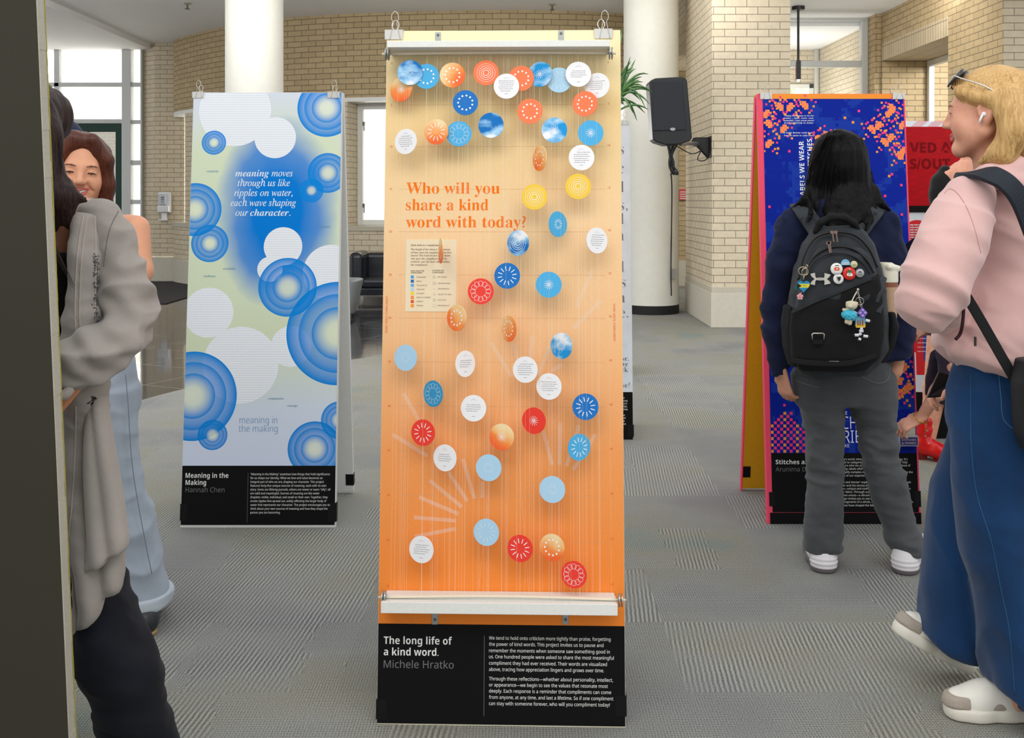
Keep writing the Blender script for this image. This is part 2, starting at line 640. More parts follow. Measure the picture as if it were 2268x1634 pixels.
def surface_nets(Fd, lo, h):
    S = Fd < 0
    c = [S[i:S.shape[0] - 1 + i, j:S.shape[1] - 1 + j, k:S.shape[2] - 1 + k] for i in (0, 1) for j in (0, 1) for k in (0, 1)]
    anyv = np.logical_or.reduce(c); allv = np.logical_and.reduce(c)
    cell = anyv & ~allv
    idx = np.full(cell.shape, -1, np.int64)
    ijk = np.argwhere(cell)
    idx[cell] = np.arange(len(ijk))
    acc = np.zeros((len(ijk), 3)); cnt = np.zeros(len(ijk))
    offs = [(i, j, k) for i in (0, 1) for j in (0, 1) for k in (0, 1)]
    val = {o: Fd[ijk[:, 0] + o[0], ijk[:, 1] + o[1], ijk[:, 2] + o[2]] for o in offs}
    for a in offs:
        for ax in range(3):
            if a[ax] == 0:
                b = list(a); b[ax] = 1; b = tuple(b)
                m = (val[a] < 0) != (val[b] < 0)
                t = val[a][m] / (val[a][m] - val[b][m])
                p = np.tile(np.array(a, float), (m.sum(), 1))
                p[:, ax] = t
                acc[m] += p; cnt[m] += 1
    v = lo + h * (ijk + acc / cnt[:, None])
    faces = []
    for ax in range(3):
        o1, o2 = [x for x in range(3) if x != ax]
        sl0 = [slice(None)] * 3; sl1 = [slice(None)] * 3
        sl0[ax] = slice(0, -1); sl1[ax] = slice(1, None)
        e = np.argwhere(S[tuple(sl0)] != S[tuple(sl1)])
        e = e[(e[:, o1] > 0) & (e[:, o2] > 0) & (e[:, o1] < Fd.shape[o1] - 1) & (e[:, o2] < Fd.shape[o2] - 1)]
        if not len(e):
            continue
        ins = S[tuple(e.T)]
        def at(d1, d2):
            q = e.copy(); q[:, o1] += d1; q[:, o2] += d2
            return idx[tuple(q.T)]
        q = np.stack([at(-1, -1), at(0, -1), at(0, 0), at(-1, 0)], 1)
        flip = ins if ax != 1 else ~ins
        q[~flip] = q[~flip][:, ::-1]
        faces.append(q)
    f = np.concatenate(faces)
    return v, f[(f >= 0).all(1)]

def smooth_verts(v, f, it):
    e = np.concatenate([f[:, [0, 1]], f[:, [1, 2]], f[:, [2, 3]], f[:, [3, 0]]])
    for _ in range(it):
        s = np.zeros_like(v); c = np.zeros(len(v))
        for a, b in ((0, 1), (1, 0)):
            for k in range(3):
                s[:, k] += np.bincount(e[:, a], v[e[:, b], k], len(v))
            c += np.bincount(e[:, a], minlength=len(v))
        v = v * 0.4 + 0.6 * s / np.maximum(c, 1)[:, None]
    return v

def normals(v, f):
    a = np.cross(v[f[:, 2]] - v[f[:, 0]], v[f[:, 3]] - v[f[:, 1]])
    n = np.zeros_like(v)
    for i in range(4):
        for k in range(3):
            n[:, k] += np.bincount(f[:, i], a[:, k], len(v))
    return n / np.maximum(np.linalg.norm(n, axis=1), 1e-9)[:, None]

def folds(amp, sx=8.0, sy=8.0, sz=8.0, fine=0.25, seed=0.0, tilt=(0, 0, 0)):
    """cloth folds with soft ridges; a small scale along a direction makes long folds that way"""
    def fn(v):
        p = v + np.outer(v[:, 2], np.array(tilt, float))
        q = p * np.array((sx, sy, sz)) + seed
        w = q + 0.7 * np.stack([vnoise(q * 0.7 + 11), vnoise(q * 0.7 + 37), vnoise(q * 0.7 + 71)], 1)
        r = (1 - np.abs(vnoise(w))) ** 1.8
        r2 = (1 - np.abs(vnoise(w * 2.1 + 13))) ** 1.8
        return amp * (1.1 * r + 0.5 * r2 + fine * vnoise(q * 3.3 + 5) - 0.85)
    return fn

from mathutils.bvhtree import BVHTree
def snapper(*objs):
    """finds where a sight line meets the surface of finished parts, to lay seams and pins on them"""
    trees = []
    for o in objs:
        off = WPOS[o.name]
        trees.append(BVHTree.FromPolygons([v.co + off for v in o.data.vertices], [tuple(p.vertices) for p in o.data.polygons]))
    def fn(px, py, lift=0.001):
        e = Vector((0, 0, EYE))
        d = Vector(((px - 1134) / F, 1.0, -(py - HZ) / F)).normalized()
        best = None
        for t in trees:
            h = t.ray_cast(e, d)
            if h[0] is not None and (best is None or h[3] < best[1]):
                best = (h[0] - d * lift, h[3])
        return best[0] if best else None
    return fn
def seam(name, snap, pts, r, mat, parent, lift=0.0, n=6):
    q = [snap(x, y, lift) for x, y in catmull(pts, n)]
    q = [p for p in q if p is not None]
    mb = MB(); mb.tube(q, r, 5)
    return mb.build(name, mat, parent, smooth=True)
# ------------------------------------------------------------------ the setting
CEIL = EYE + 2.77
M_brick = brick_mat('buff_brick', (218, 204, 178), (209, 195, 168), (146, 132, 112))
M_brick_dark = brick_mat('tan_brick', (190, 168, 130), (178, 157, 120), (112, 98, 76))
M_brick_up = brick_mat('soldier_brick', (206, 190, 160), (194, 178, 148), (120, 106, 86), vert=True)
M_brick_out = brick_mat('sunlit_brick', (236, 228, 210), (230, 220, 204), (205, 195, 180))  # paler copy of the brick, sunlight put into its colour
M_conc = plain('base_concrete', (206, 200, 184), 0.7, grain=0.06, scale=20, bump=0.1)
M_trim = plain('stone_trim', (196, 188, 170), 0.65, grain=0.05, scale=25)
M_ceil = plain('ceiling_plaster', (246, 246, 246), 0.9, spec=0.2, grain=0.015, scale=8)
M_white = plain('white_paint', (232, 232, 226), 0.5, grain=0.02)
M_column = plain('column_paint', (230, 228, 217), 0.55, grain=0.03, scale=12, bump=0.06, bscale=90)
M_black = plain('black_rubber', (26, 26, 26), 0.7)
M_frame = plain('aluminium_frame', (206, 208, 206), 0.45, 0.1, grain=0.02)
M_glass = glass_mat('window_glass')
M_green = plain('dark_green_metal', (22, 58, 50), 0.45, 0.1)

def carpet():
    t = NT('carpet_tile')
    o = t.obj()
    s = t.sep(o)
    ts = 0.5
    ix = t.math('FLOOR', t.math('DIVIDE', s[0], ts))
    iy = t.math('FLOOR', t.math('DIVIDE', s[1], ts))
    wn_ = t.n('ShaderNodeTexWhiteNoise', noise_dimensions='2D')
    t.put(wn_.inputs['Vector'], t.comb(ix, iy))
    wn2 = t.n('ShaderNodeTexWhiteNoise', noise_dimensions='2D')
    # narrow bands inside the tiles change their weave
    t.put(wn2.inputs['Vector'], t.comb(t.math('FLOOR', t.math('DIVIDE', t.math('ADD', s[0], t.math('MULTIPLY', t.math('SUBTRACT', t.noise(o, 9, 2), 0.5), 0.16)), 0.16)), iy))
    jit = t.noise(o, 22, 3)
    big = t.noise(o, 1.3, 3)
    w = t.math('MULTIPLY', t.math('SUBTRACT', jit, 0.5), 0.007)
    def ribs(a, b, per):
        r = t.math('PINGPONG', t.math('DIVIDE', t.math('ADD', a, w), per), 1.0)
        l = t.math('PINGPONG', t.math('DIVIDE', t.math('ADD', b, t.math('MULTIPLY', r, 0.004)), 0.0042), 1.0)
        return t.math('ADD', t.math('MULTIPLY', r, 0.6), t.math('MULTIPLY', l, 0.4))
    ra = ribs(t.math('ADD', s[0], t.math('MULTIPLY', s[1], -0.08)), s[1], 0.0074)
    rb = ribs(s[1], s[0], 0.0046)
    pick = t.math('GREATER_THAN', t.math('ADD', t.math('MULTIPLY', wn_.outputs[0], 0.55), t.math('MULTIPLY', wn2.outputs[0], 0.45)), 0.5)
    h = t.math('ADD', t.math('MULTIPLY', ra, pick), t.math('MULTIPLY', rb, t.math('SUBTRACT', 1.0, pick)))
    sp = t.noise(o, 300, 2)
    soft = t.ramp(t.noise(o, 5.5, 3), [(0.36, 0.30), (0.68, 0.95)])
    hh = t.math('ADD', t.math('MULTIPLY', t.math('MULTIPLY', t.math('SUBTRACT', h, 0.5), soft), 0.60), t.math('MULTIPLY', sp, 0.66))
    col = t.ramp(hh, [(0.08, rgb(56, 57, 55)), (0.33, rgb(135, 135, 130)), (0.60, rgb(190, 189, 182))])
    tint = t.ramp(big, [(0.34, rgb(240, 240, 246)), (0.48, rgb(255, 255, 255)), (0.60, rgb(255, 252, 240)), (0.72, rgb(226, 246, 247))])
    tile = t.ramp(wn_.outputs[0], [(0.0, 0.94), (1.0, 1.05)])
    c = t.mix(1.0, t.mix(1.0, col, tint, 'MULTIPLY'), tile, 'MULTIPLY')
    t.base(c, 0.95, 0, 0.05)
    t.bump(hh, 0.5, 0.004)
    return t.m

def stone_floor():
    t = NT('polished_granite')
    o = t.mapping(t.obj(), rot=(0, 0, 0.45))
    br = t.n('ShaderNodeTexBrick', offset=0.0)
    t.put(br.inputs['Vector'], o)
    br.inputs['Scale'].default_value = 1.0
    br.inputs['Brick Width'].default_value = 0.75
    br.inputs['Row Height'].default_value = 0.75
    br.inputs['Mortar Size'].default_value = 0.004
    br.inputs['Color1'].default_value = rgb(58, 57, 57)
    br.inputs['Color2'].default_value = rgb(52, 52, 53)
    br.inputs['Mortar'].default_value = rgb(150, 148, 142)
    k = t.ramp(t.noise(t.obj(), 180, 3), [(0.35, 0.7), (0.7, 1.3)])
    t.base(t.mix(1.0, br.outputs[0], k, 'MULTIPLY'), 0.07, 0, 0.9)
    t.bump(t.noise(t.obj(), 2.5, 2), 0.03, 0.02)
    return t.m

M_carpet = carpet()
edge = catmull([(-3.2, 5.2), (-2.83, 6.4), (-2.65, 7.25), (-2.42, 7.9), (-2.0, 8.65), (-1.41, 9.3), (-1.15, 9.48), (-0.4, 9.8), (0.3, 10.4), (1.0, 11.4), (1.4, 12.6), (1.5, 14.0), (1.75, 16.0)], 5)
mb = MB()
mb.poly([(-12, 5.2, 0)] + [(x, y, 0) for x, y in edge] + [(1.75, 19.5, 0), (-12, 19.5, 0)])
tagged(mb.build('floor_stone', stone_floor(), base=(0, 0, 0)), kind='structure')
mb = MB()
mb.poly([(12, -4, 0), (12, 19.5, 0), (1.75, 19.5, 0)] + [(x, y, 0) for x, y in reversed(edge)] + [(-12, 5.2, 0), (-12, -4, 0)])
tagged(mb.build('floor', M_carpet, base=(0, 0, 0)), kind='structure')
mb = MB()
mb.poly([(-30, 19.5, -0.02), (30, 19.5, -0.02), (30, 40, -0.02), (-30, 40, -0.02)])
tagged(mb.build('ground', plain('pale_paving', (225, 222, 214), 0.9, grain=0.08), base=(0, 0, -0.02)), kind='structure')

# ceiling: the hall's plaster and a lower strip along the glazing, with the step between them
mb = MB()
mb.box((-6.39, 9.0, CEIL), (9.0, 19.5, CEIL + 0.25))
tagged(mb.build('ceiling', M_ceil), kind='structure')
mb = MB()
mb.box((-12.0, 9.0, CEIL - 0.09), (-6.39, 19.0, CEIL + 0.25))
tagged(mb.build('ceiling_lower', M_ceil), kind='structure')

# curved brick rotunda: an upper band, a low wall and windows between
curve = catmull([(-6.0, 18.95), (-5.93, 18.5), (-5.8, 18.12), (-5.37, 17.55), (-4.56, 16.74), (-3.47, 15.94), (-1.89, 15.47), (-0.2, 15.28), (1.2, 15.42), (2.3, 15.85)], 9)
def inset(path, d):
    out = []
    for i, (x, y) in enumerate(path):
        x0, y0 = path[max(0, i - 1)]; x1, y1 = path[min(len(path) - 1, i + 1)]
        l = math.hypot(x1 - x0, y1 - y0)
        out.append((x - (y1 - y0) / l * d, y + (x1 - x0) / l * d))
    return out
inner = inset(curve, 0.42)
zb, zs = 2.87, 1.03
mb = MB()
strip(mb, curve, zb + 0.06, CEIL + 0.02)
tagged(mb.build('wall_rotunda', M_brick_dark), kind='structure')
mb = MB()
strip(mb, curve, zb, zb + 0.06)
for a, b, c, d in zip(curve[:-1], curve[1:], inner[1:], inner[:-1]):
    mb.quad((*a, zb), (*b, zb), (*c, zb), (*d, zb), [(0, 0), (1, 0), (1, 1), (0, 1)])
tagged(mb.build('trim_lintel', M_white), kind='structure')
mb = MB()
strip(mb, curve, 0.40, zs - 0.07)
tagged(mb.build('wall_rotunda_parapet', M_brick), kind='structure')
mb = MB()
strip(mb, inset(curve, -0.015), 0.0, 0.40)
tagged(mb.build('baseboard_rotunda', M_conc), kind='structure')
sill_o = inset(curve, -0.03)
mb = MB()
strip(mb, sill_o, zs - 0.07, zs)
for a, b, c, d in zip(sill_o[:-1], sill_o[1:], inner[1:], inner[:-1]):
    mb.quad((*a, zs), (*b, zs), (*c, zs), (*d, zs), [(0, 0), (1, 0), (1, 1), (0, 1)])
tagged(mb.build('trim_sill', M_trim), kind='structure')
# piers between the windows
def curve_at(px):
    best = min(range(len(curve)), key=lambda i: abs(curve[i][0] / curve[i][1] - (px - 1134) / F))
    return best
segs = [(curve_at(409), curve_at(500)), (curve_at(640), curve_at(782)), (curve_at(985), curve_at(1060))]
mb = MB()
for a, b in segs:
    strip(mb, curve[a:b + 1], zs, zb)
    for e in (a, b):
        (x0, y0), (x1, y1) = curve[e], inner[e]
        mb.quad((x0, y0, zs), (x1, y1, zs), (x1, y1, zb), (x0, y0, zb), [(0, zs), (0.42, zs), (0.42, zb), (0, zb)])
tagged(mb.build('wall_rotunda_piers', M_brick), kind='structure')
def window_curved(k, a, b):
    mb, gl = MB(), MB()
    pa, pb = inner[a], inner[b]
    dx, dy = pb[0] - pa[0], pb[1] - pa[1]
    L = math.hypot(dx, dy); dx, dy = dx / L, dy / L
    def fr(u, v, n): return Vector((pa[0] + dx * u - dy * -n, pa[1] + dy * u - dx * n, v))
    w = 0.085
    mb.slab(fr, 0, w, zs, zb, -0.04, 0.04); mb.slab(fr, L - w, L, zs, zb, -0.04, 0.04)
    mb.slab(fr, w, L - w, zs, zs + w, -0.04, 0.04); mb.slab(fr, w, L - w, zb - w, zb, -0.04, 0.04)
    for i in range(1, int(L / 0.75) + 1):
        c = L * i / (int(L / 0.75) + 1)
        mb.slab(fr, c - 0.03, c + 0.03, zs + w, zb - w, -0.03, 0.03)
    gl.rect(fr, w, L - w, zs + w, zb - w, 0)
    o = tagged(mb.build('window_%d' % k, M_white, bevel=0.006), kind='structure')
    WPOS[o.name] = Vector((0, 0, 0))
    gl.build('pane', M_glass, o)
    lt = MB()
    for v in (zs + 0.3, zb - 0.3):
        lt.slab(fr, w + 0.005, w + 0.035, v - 0.03, v + 0.03, 0.0, 0.05)
        lt.slab(fr, w + 0.02, w + 0.034, v - 0.11, v - 0.03, 0.03, 0.05)
    lt.build('latch', plain('latch_metal_%d' % k, (120, 112, 96), 0.4, 0.8), o)
window_curved(1, curve_at(388) + 1, segs[0][0])
window_curved(2, segs[0][1], segs[1][0])
window_curved(3, segs[1][1], segs[2][0])

# brick pier left of the rotunda, with the hand rub dispenser on it
mb = MB()
pier = [(P(315, 0, 18.75).x, 18.75), (P(343, 0, 18.5).x, 18.5), (P(408, 0, 18.5).x, 18.5), (P(408, 0, 18.5).x, 19.0)]
strip(mb, pier, 0.42, CEIL)
tagged(mb.build('wall_pier', M_brick), kind='structure')
mb = MB()
strip(mb, [(x - 0.0, y - 0.02) for x, y in pier], 0.0, 0.42)
tagged(mb.build('baseboard_pier', M_conc), kind='structure')

# glazed front behind the pier
GY = 18.7
def gx(px): return (px - 1134) * GY / F
def gz(py): return EYE - (py - HZ) * GY / F
gtop = CEIL - 0.09
mb = MB()
def bar(x0, x1, y0, y1, dep=0.06):
    mb.box((gx(x0), GY - dep, gz(y1)), (gx(x1), GY + dep, gz(y0)))
mb.box((-11, GY - 0.08, gz(111)), (gx(314), GY + 0.08, gtop + 0.02))
mb.box((-11, GY - 0.06, gz(193)), (gx(275), GY + 0.06, gz(183)))
mb.box((-11, GY - 0.06, gz(274)), (gx(275), GY + 0.06, gz(264)))
bar(122, 134, 111, 270)
mb.box((gx(273), GY - 0.09, 0), (gx(293), GY + 0.09, gz(111)))
mb.box((gx(313), GY - 0.07, 0), (gx(317), GY + 0.07, gz(108)))
for a, b in ((183, 193), (266, 275), (355, 366), (442, 452), (540, 548)):
    bar(293, 313, a, b, 0.055)
o = tagged(mb.build('window_4', M_frame, bevel=0.01), kind='structure')
gl = MB()
gl.quad((-11, GY, gz(270)), (gx(274), GY, gz(270)), (gx(274), GY, gtop), (-11, GY, gtop))
gl.quad((gx(292), GY, 0), (gx(314), GY, 0), (gx(314), GY, gtop), (gx(292), GY, gtop))
gl.build('pane', M_glass, o)
# dark green entrance doors under the transom
mb = MB()
for a, b in ((60, 74), (132, 146), (180, 196), (258, 272)):
    mb.box((gx(a), GY - 0.05, 0), (gx(b), GY + 0.05, gz(274)))
for y0, y1 in ((274, 292), (560, 640)):
    mb.box((gx(60), GY - 0.045, max(0, gz(y1))), (gx(272), GY + 0.045, gz(y0)))
d = tagged(mb.build('door_1', M_green, bevel=0.008), kind='structure')
gl = MB()
gl.quad((gx(60), GY, 0.1), (gx(272), GY, 0.1), (gx(272), GY, gz(280)), (gx(60), GY, gz(280)))
gl.build('pane', glass_mat('door_glass', (30, 74, 70), 0.88), d)
hb = MB()
hb.cyl((gx(204), GY - 0.10, 0.9), (gx(204), GY - 0.10, 1.5), 0.018)
hb.build('handle', M_frame, d)
# sunlit wall outside
mb = MB()
strip(mb, [(-22, 24.0), (-3.0, 27.0)], 0, 6.0)
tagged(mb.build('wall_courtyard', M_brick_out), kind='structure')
# dark entrance mat
mb = MB()
mb.box((-7.6, 14.3, 0.0), (-4.7, 18.2, 0.012))
tagged(mb.build('door_mat', plain('mat_fibre', (52, 50, 52), 0.95, grain=0.4, scale=120), base=(-6.1, 16.2, 0)), 'dark grey entrance mat lying before the glazed doors', 'mat')

# the two round columns
def column(name, x, y, r, label):
    root = tagged(thing(name, (x, y, 0), None, None), kind='structure')
    m = MB(); m.lathe((x, y, 0.0), [(r + 0.004, 0.0), (r + 0.004, 0.10), (r, 0.11)], 48)
    m.build('base_ring', M_black, root, smooth=False)
    m = MB(); m.lathe((x, y, 0.10), [(r, 0), (r, 4.3)], 48)
    for k in range(2):
        pass
    ob = m.build('shaft', M_column, root, smooth=True)
    e = ob.modifiers.new('es', 'EDGE_SPLIT')
    return root
CX, CY, CR = P(1442, 0, 13.25).x, 13.25, 0.345
column('column', CX, CY, CR, None)
column('column', P(563.5, 0, 12.95).x, 12.95, 0.35, None)

# square brick pier right of the column
px0, px1, py0, py1 = 2.214, 3.08, 11.65, 13.4
mb = MB()
strip(mb, [(px0, py1), (px0, py0), (px1, py0), (px1, py1), (px0, py1)], 0.45, 5.4, 0.07)
tagged(mb.build('wall_square_pier', M_brick), kind='structure')
mb = MB()
mb.box((px0 - 0.012, py0 - 0.012, 0), (px1 + 0.012, py1, 0.385))
tagged(mb.build('baseboard_square_pier', M_conc, bevel=0.004), kind='structure')
mb = MB()
mb.box((px0 - 0.006, py0 - 0.006, 0.385), (px1 + 0.006, py1, 0.45))
tagged(mb.build('trim_square_pier', M_trim, bevel=0.004), kind='structure')

# far wall and lintel in the gap between column and pier
mb = MB()
strip(mb, [(1.9, 17.4), (3.6, 17.4)], 0.42, CEIL)
tagged(mb.build('wall_back', M_brick_dark), kind='structure')
mb = MB(); mb.box((1.9, 17.36, 0), (3.6, 17.42, 0.42))
tagged(mb.build('baseboard_back', M_conc), kind='structure')
lz = 3.55
mb = MB()
strip(mb, [(2.32, 17.39), (2.32, 13.41)], lz + 0.26, CEIL)
tagged(mb.build('wall_lintel', M_brick), kind='structure')
mb = MB()
strip(mb, [(2.315, 17.39), (2.315, 13.41)], lz, lz + 0.26)
mb.quad((2.315, 13.41, lz), (3.05, 13.41, lz), (3.05, 17.39, lz), (2.315, 17.39, lz), [(0, 0), (0, .75), (4, .75), (4, 0)])
tagged(mb.build('trim_soldier_course', M_brick_up), kind='structure')

# right side: glazed screen, back room, brick wall with a deep opening
SY = 16.0
def sx(px): return (px - 1134) * SY / F
def sz(py): return EYE - (py - HZ) * SY / F
mb = MB()
mb.box((3.0, SY - 0.06, sz(47)), (sx(1922), SY + 0.06, CEIL + 0.01))
mb.box((sx(1906), SY - 0.06, 0), (sx(1922), SY + 0.06, sz(47)))
mb.box((3.0, SY - 0.05, sz(149)), (sx(1906), SY + 0.05, sz(135)))
mb.box((3.0, SY - 0.05, 0), (sx(1906), SY + 0.05, 0.25))
o = tagged(mb.build('window_5', M_frame, bevel=0.01), kind='structure')
gl = MB()
gl.quad((3.0, SY, 0.2), (sx(1908), SY, 0.2), (sx(1908), SY, sz(47)), (3.0, SY, sz(47)))
gl.build('pane', M_glass, o)
# room behind the screen
bx, by = 5.40, 18.55
mb = MB()
strip(mb, [(3.0, by), (bx, by), (bx, SY + 0.06)], 0, CEIL - 0.10)
tagged(mb.build('wall_vestibule', M_brick), kind='structure')
mb = MB()
strip(mb, [(bx - 0.006, by), (bx - 0.006, SY + 0.06)], 2.62, 2.87)
tagged(mb.build('trim_vestibule_course', M_brick_up), kind='structure')
mb = MB(); mb.box((3.0, SY + 0.07, CEIL - 0.10), (bx, by, CEIL - 0.02))
tagged(mb.build('ceiling_vestibule', M_ceil), kind='structure')
mb = MB(); mb.cyl((bx - 0.05, by - 0.06, 0), (bx - 0.05, by - 0.06, CEIL - 0.1), 0.045)
tagged(mb.build('drain_pipe', M_white, base=(bx - 0.05, by - 0.06, 0), smooth=True), 'white vertical pipe in the corner behind the glazed screen', 'pipe')
mb = MB()
wx0, wx1, wz0, wz1 = P(1700, 0, by).x, P(1800, 0, by).x, 1.0, P(0, 187, by).z
for b in ((wx0, wx1, wz1 - 0.07, wz1), (wx0, wx1, wz0, wz0 + 0.07), (wx0, wx0 + 0.07, wz0, wz1), (wx1 - 0.07, wx1, wz0, wz1)):
    mb.box((b[0], by - 0.05, b[2]), (b[1], by - 0.005, b[3]))
o = tagged(mb.build('window_6', M_white), kind='structure')
t = NT('garden_view_glass')
k = t.noise(t.obj(), 6, 4)
t.base(t.ramp(k, [(0.4, rgb(168, 198, 150)), (0.6, rgb(245, 250, 240))]), 0.05)
t.b.inputs['Emission Strength'].default_value = 0.8
t.put(t.b.inputs['Emission Color'], t.ramp(k, [(0.4, rgb(150, 190, 130)), (0.6, rgb(250, 255, 245))]))
gl = MB(); gl.box((wx0 + 0.06, by - 0.02, wz0 + 0.06), (wx1 - 0.06, by - 0.008, wz1 - 0.06))
gl.build('pane', t.m, o)
# pier and right hand wall
rx, ry = 5.47, 15.56
mb = MB()
strip(mb, [(P(1922, 0, 15.94).x, 15.94), (P(1937, 0, 15.6).x, 15.6), (rx, 15.6), (rx, ry)], 0, CEIL)
tagged(mb.build('wall_screen_pier', M_brick_dark), kind='structure')
oz = EYE + 2.07; oy = 13.2; ix = 6.17
mb = MB()
strip(mb, [(rx, ry), (rx, oy)], oz + 0.25, CEIL)
strip(mb, [(rx, oy), (rx, 11.72)], 0, CEIL + 1.0)
strip(mb, [(rx, ry), (ix + 0.6, ry)], 0, oz)
strip(mb, [(ix, oy), (rx, oy)], 0, oz)
tagged(mb.build('wall_right', M_brick_dark), kind='structure')
mb = MB()
strip(mb, [(rx - 0.004, ry), (rx - 0.004, oy)], oz, oz + 0.25)
mb.quad((rx - 0.004, ry, oz), (rx - 0.004, oy, oz), (ix, oy, oz), (ix, ry, oz), [(0, 0), (2.36, 0), (2.36, .7), (0, .7)])
tagged(mb.build('trim_opening_course', M_brick_up), kind='structure')
mb = MB()
strip(mb, [(rx, 11.72), (8.5, 11.72)], 0, CEIL + 1.0)
tagged(mb.build('wall_near_pier', M_brick), kind='structure')
mb = MB()
for b in ((ry - 0.09, ry - 0.004, 0.0, oz), (oy + 0.004, oy + 0.09, 0.0, oz), (oy + 0.09, ry - 0.09, oz - 0.09, oz - 0.004), (oy + 0.09, ry - 0.09, 0.0, 0.3)):
    mb.box((ix - 0.04, b[0], b[2]), (ix + 0.04, b[1], b[3]))
o = tagged(mb.build('window_7', M_white, bevel=0.006), kind='structure')
gl = MB(); gl.quad((ix, oy, 0.2), (ix, ry, 0.2), (ix, ry, oz), (ix, oy, oz))
gl.build('pane', M_glass, o)
mb = MB(); strip(mb, [(6.8, 16.6), (10.5, 15.8)], 0, 5)
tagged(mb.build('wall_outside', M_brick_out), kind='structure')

# ------------------------------------------------------------------ fixed fittings
M_chrome = plain('chrome_wire', (205, 200, 190), 0.2, 0.9)
M_plastic_w = plain('white_plastic', (232, 232, 234), 0.35)
M_plastic_b = plain('black_plastic', (20, 22, 25), 0.45, grain=0.1, scale=150, bump=0.15, bscale=700)

# hand rub dispenser on the brick pier
D = 18.47
r = thing('soap_dispenser', P(366, 487, D), 'white hand sanitiser dispenser mounted on the brick pier', 'dispenser')
def dz(px, py, n=0.0): p = P(px, py, D); return (p.x, D - n, p.z)
mb = MB(); mb.prism([dz(352, 471), dz(380, 471), dz(380, 428), dz(377, 425), dz(355, 425), dz(352, 428)], (0, -0.05, 0))
mb.build('back_plate', M_plastic_w, r, bevel=0.008)
mb = MB(); mb.prism([dz(355, 453, .05), dz(371, 453, .05), dz(371, 430, .05), dz(355, 430, .05)], (0, -0.06, 0))
mb.build('refill_window', plain('clear_grey_plastic', (196, 202, 208), 0.15), r, bevel=0.006)
mb = MB()
for i, (a, b) in enumerate(((436, 439), (441, 443), (445, 446), (448, 449))):
    mb.quad(dz(361, b, .1115), dz(368, b, .1115), dz(368, a, .1115), dz(361, a, .1115))
mb.build('printed_notice', plain('dispenser_print', (110, 110, 120), 0.6), r)
mb = MB(); mb.prism([dz(353, 470, .05), dz(379, 470, .05), dz(379, 455, .05), dz(353, 455, .05)], (0, -0.08, 0))
mb.build('pump_cover', M_plastic_w, r, bevel=0.02)
mb = MB(); mb.prism([dz(361, 486, .02), dz(372, 486, .02), dz(371, 471, .02), dz(360, 471, .02)], (0, -0.05, 0)); mb.box(*sorted([dz(357, 487.5, .13), dz(372, 484.5, .0)], key=lambda q: q[2]) if False else (Vector((P(356, 0, D).x, D - .13, P(0, 488, D).z)), Vector((P(372, 0, D).x, D, P(0, 485, D).z))))
mb.build('drip_tray', M_plastic_w, r, bevel=0.006)

# sprinkler heads
for px, py, lab in ((415, 13, 'small chrome fire sprinkler under the ceiling near the glazed corner'), (1223, 15, 'small chrome fire sprinkler on the ceiling above the orange display board')):
    d = 2.77 * F / (HZ - py + 6)
    c = P(px, 0, d); c.z = CEIL
    r = thing('fire_sprinkler', c, lab, 'sprinkler', 'ceiling sprinklers')
    mb = MB(); mb.lathe((c.x, c.y, c.z - 0.015), [(0.05, 0), (0.05, 0.015)], 20); mb.build('escutcheon', M_chrome, r)
    mb = MB(); mb.cyl((c.x, c.y, c.z - 0.075), (c.x, c.y, c.z - 0.01), 0.014); mb.lathe((c.x, c.y, c.z - 0.085), [(0.035, 0), (0.03, 0.01)], 12)
    mb.build('nozzle', plain('sprinkler_metal', (120, 112, 100), 0.4, 0.6), r)

# exit sign hanging from a rod
d = 15.0
top = P(1768, 27, d); top.z = CEIL
r = thing('exit_sign', top, 'pendant exit sign with red letters hanging from a black rod', 'sign')
M_sign = plain('sign_black', (30, 30, 30), 0.5)
mb = MB(); mb.lathe((top.x, d, CEIL - 0.05), [(0.085, 0), (0.09, 0.015), (0.09, 0.05)], 24); mb.build('canopy', M_sign, r)
mb = MB(); mb.cyl((top.x, d, P(0, 138, d).z), (top.x, d, CEIL - 0.04), 0.017); mb.build('rod', M_sign, r)
yaw = math.radians(77)
ex, ey = math.cos(yaw), math.sin(yaw)         # along the sign
zz0, zz1 = P(0, 178, d).z, P(0, 137, d).z
def sg(u, v, n): return Vector((top.x + ex * u - ey * n, d + ey * u + ex * n - 0.0, v))
mb = MB(); mb.slab(sg, -0.17, 0.17, zz0, zz1, -0.03, 0.03); mb.build('housing', M_sign, r, bevel=0.004)
mb = MB(); mb.slab(lambda u, v, n: sg(-u, v, n), -0.16, 0.16, zz0 + 0.01, zz1 - 0.01, 0.03, 0.034); mb.build('face', plain('sign_face', (140, 130, 128), 0.5), r)
mb = MB(); write(mb, lambda u, v, n: sg(-u, v, 0.0345 + n), 'EXIT', -0.13, zz0 + 0.05, 0.2, SANS_B, width=0.26)
t = NT('red_letters'); t.base(rgb(196, 36, 40), 0.5); t.b.inputs['Emission Color'].default_value = rgb(220, 40, 40); t.b.inputs['Emission Strength'].default_value = 0.25
mb.build('letters', t.m, r, fix=False)
mb = MB(); mb.slab(sg, -0.15, 0.15, zz0 - 0.004, zz0, -0.024, 0.024); t = NT('down_light'); t.base(rgb(250, 250, 245)); t.b.inputs['Emission Color'].default_value = (1, 1, 0.95, 1); t.b.inputs['Emission Strength'].default_value = 0.6
mb.build('down_light', t.m, r)

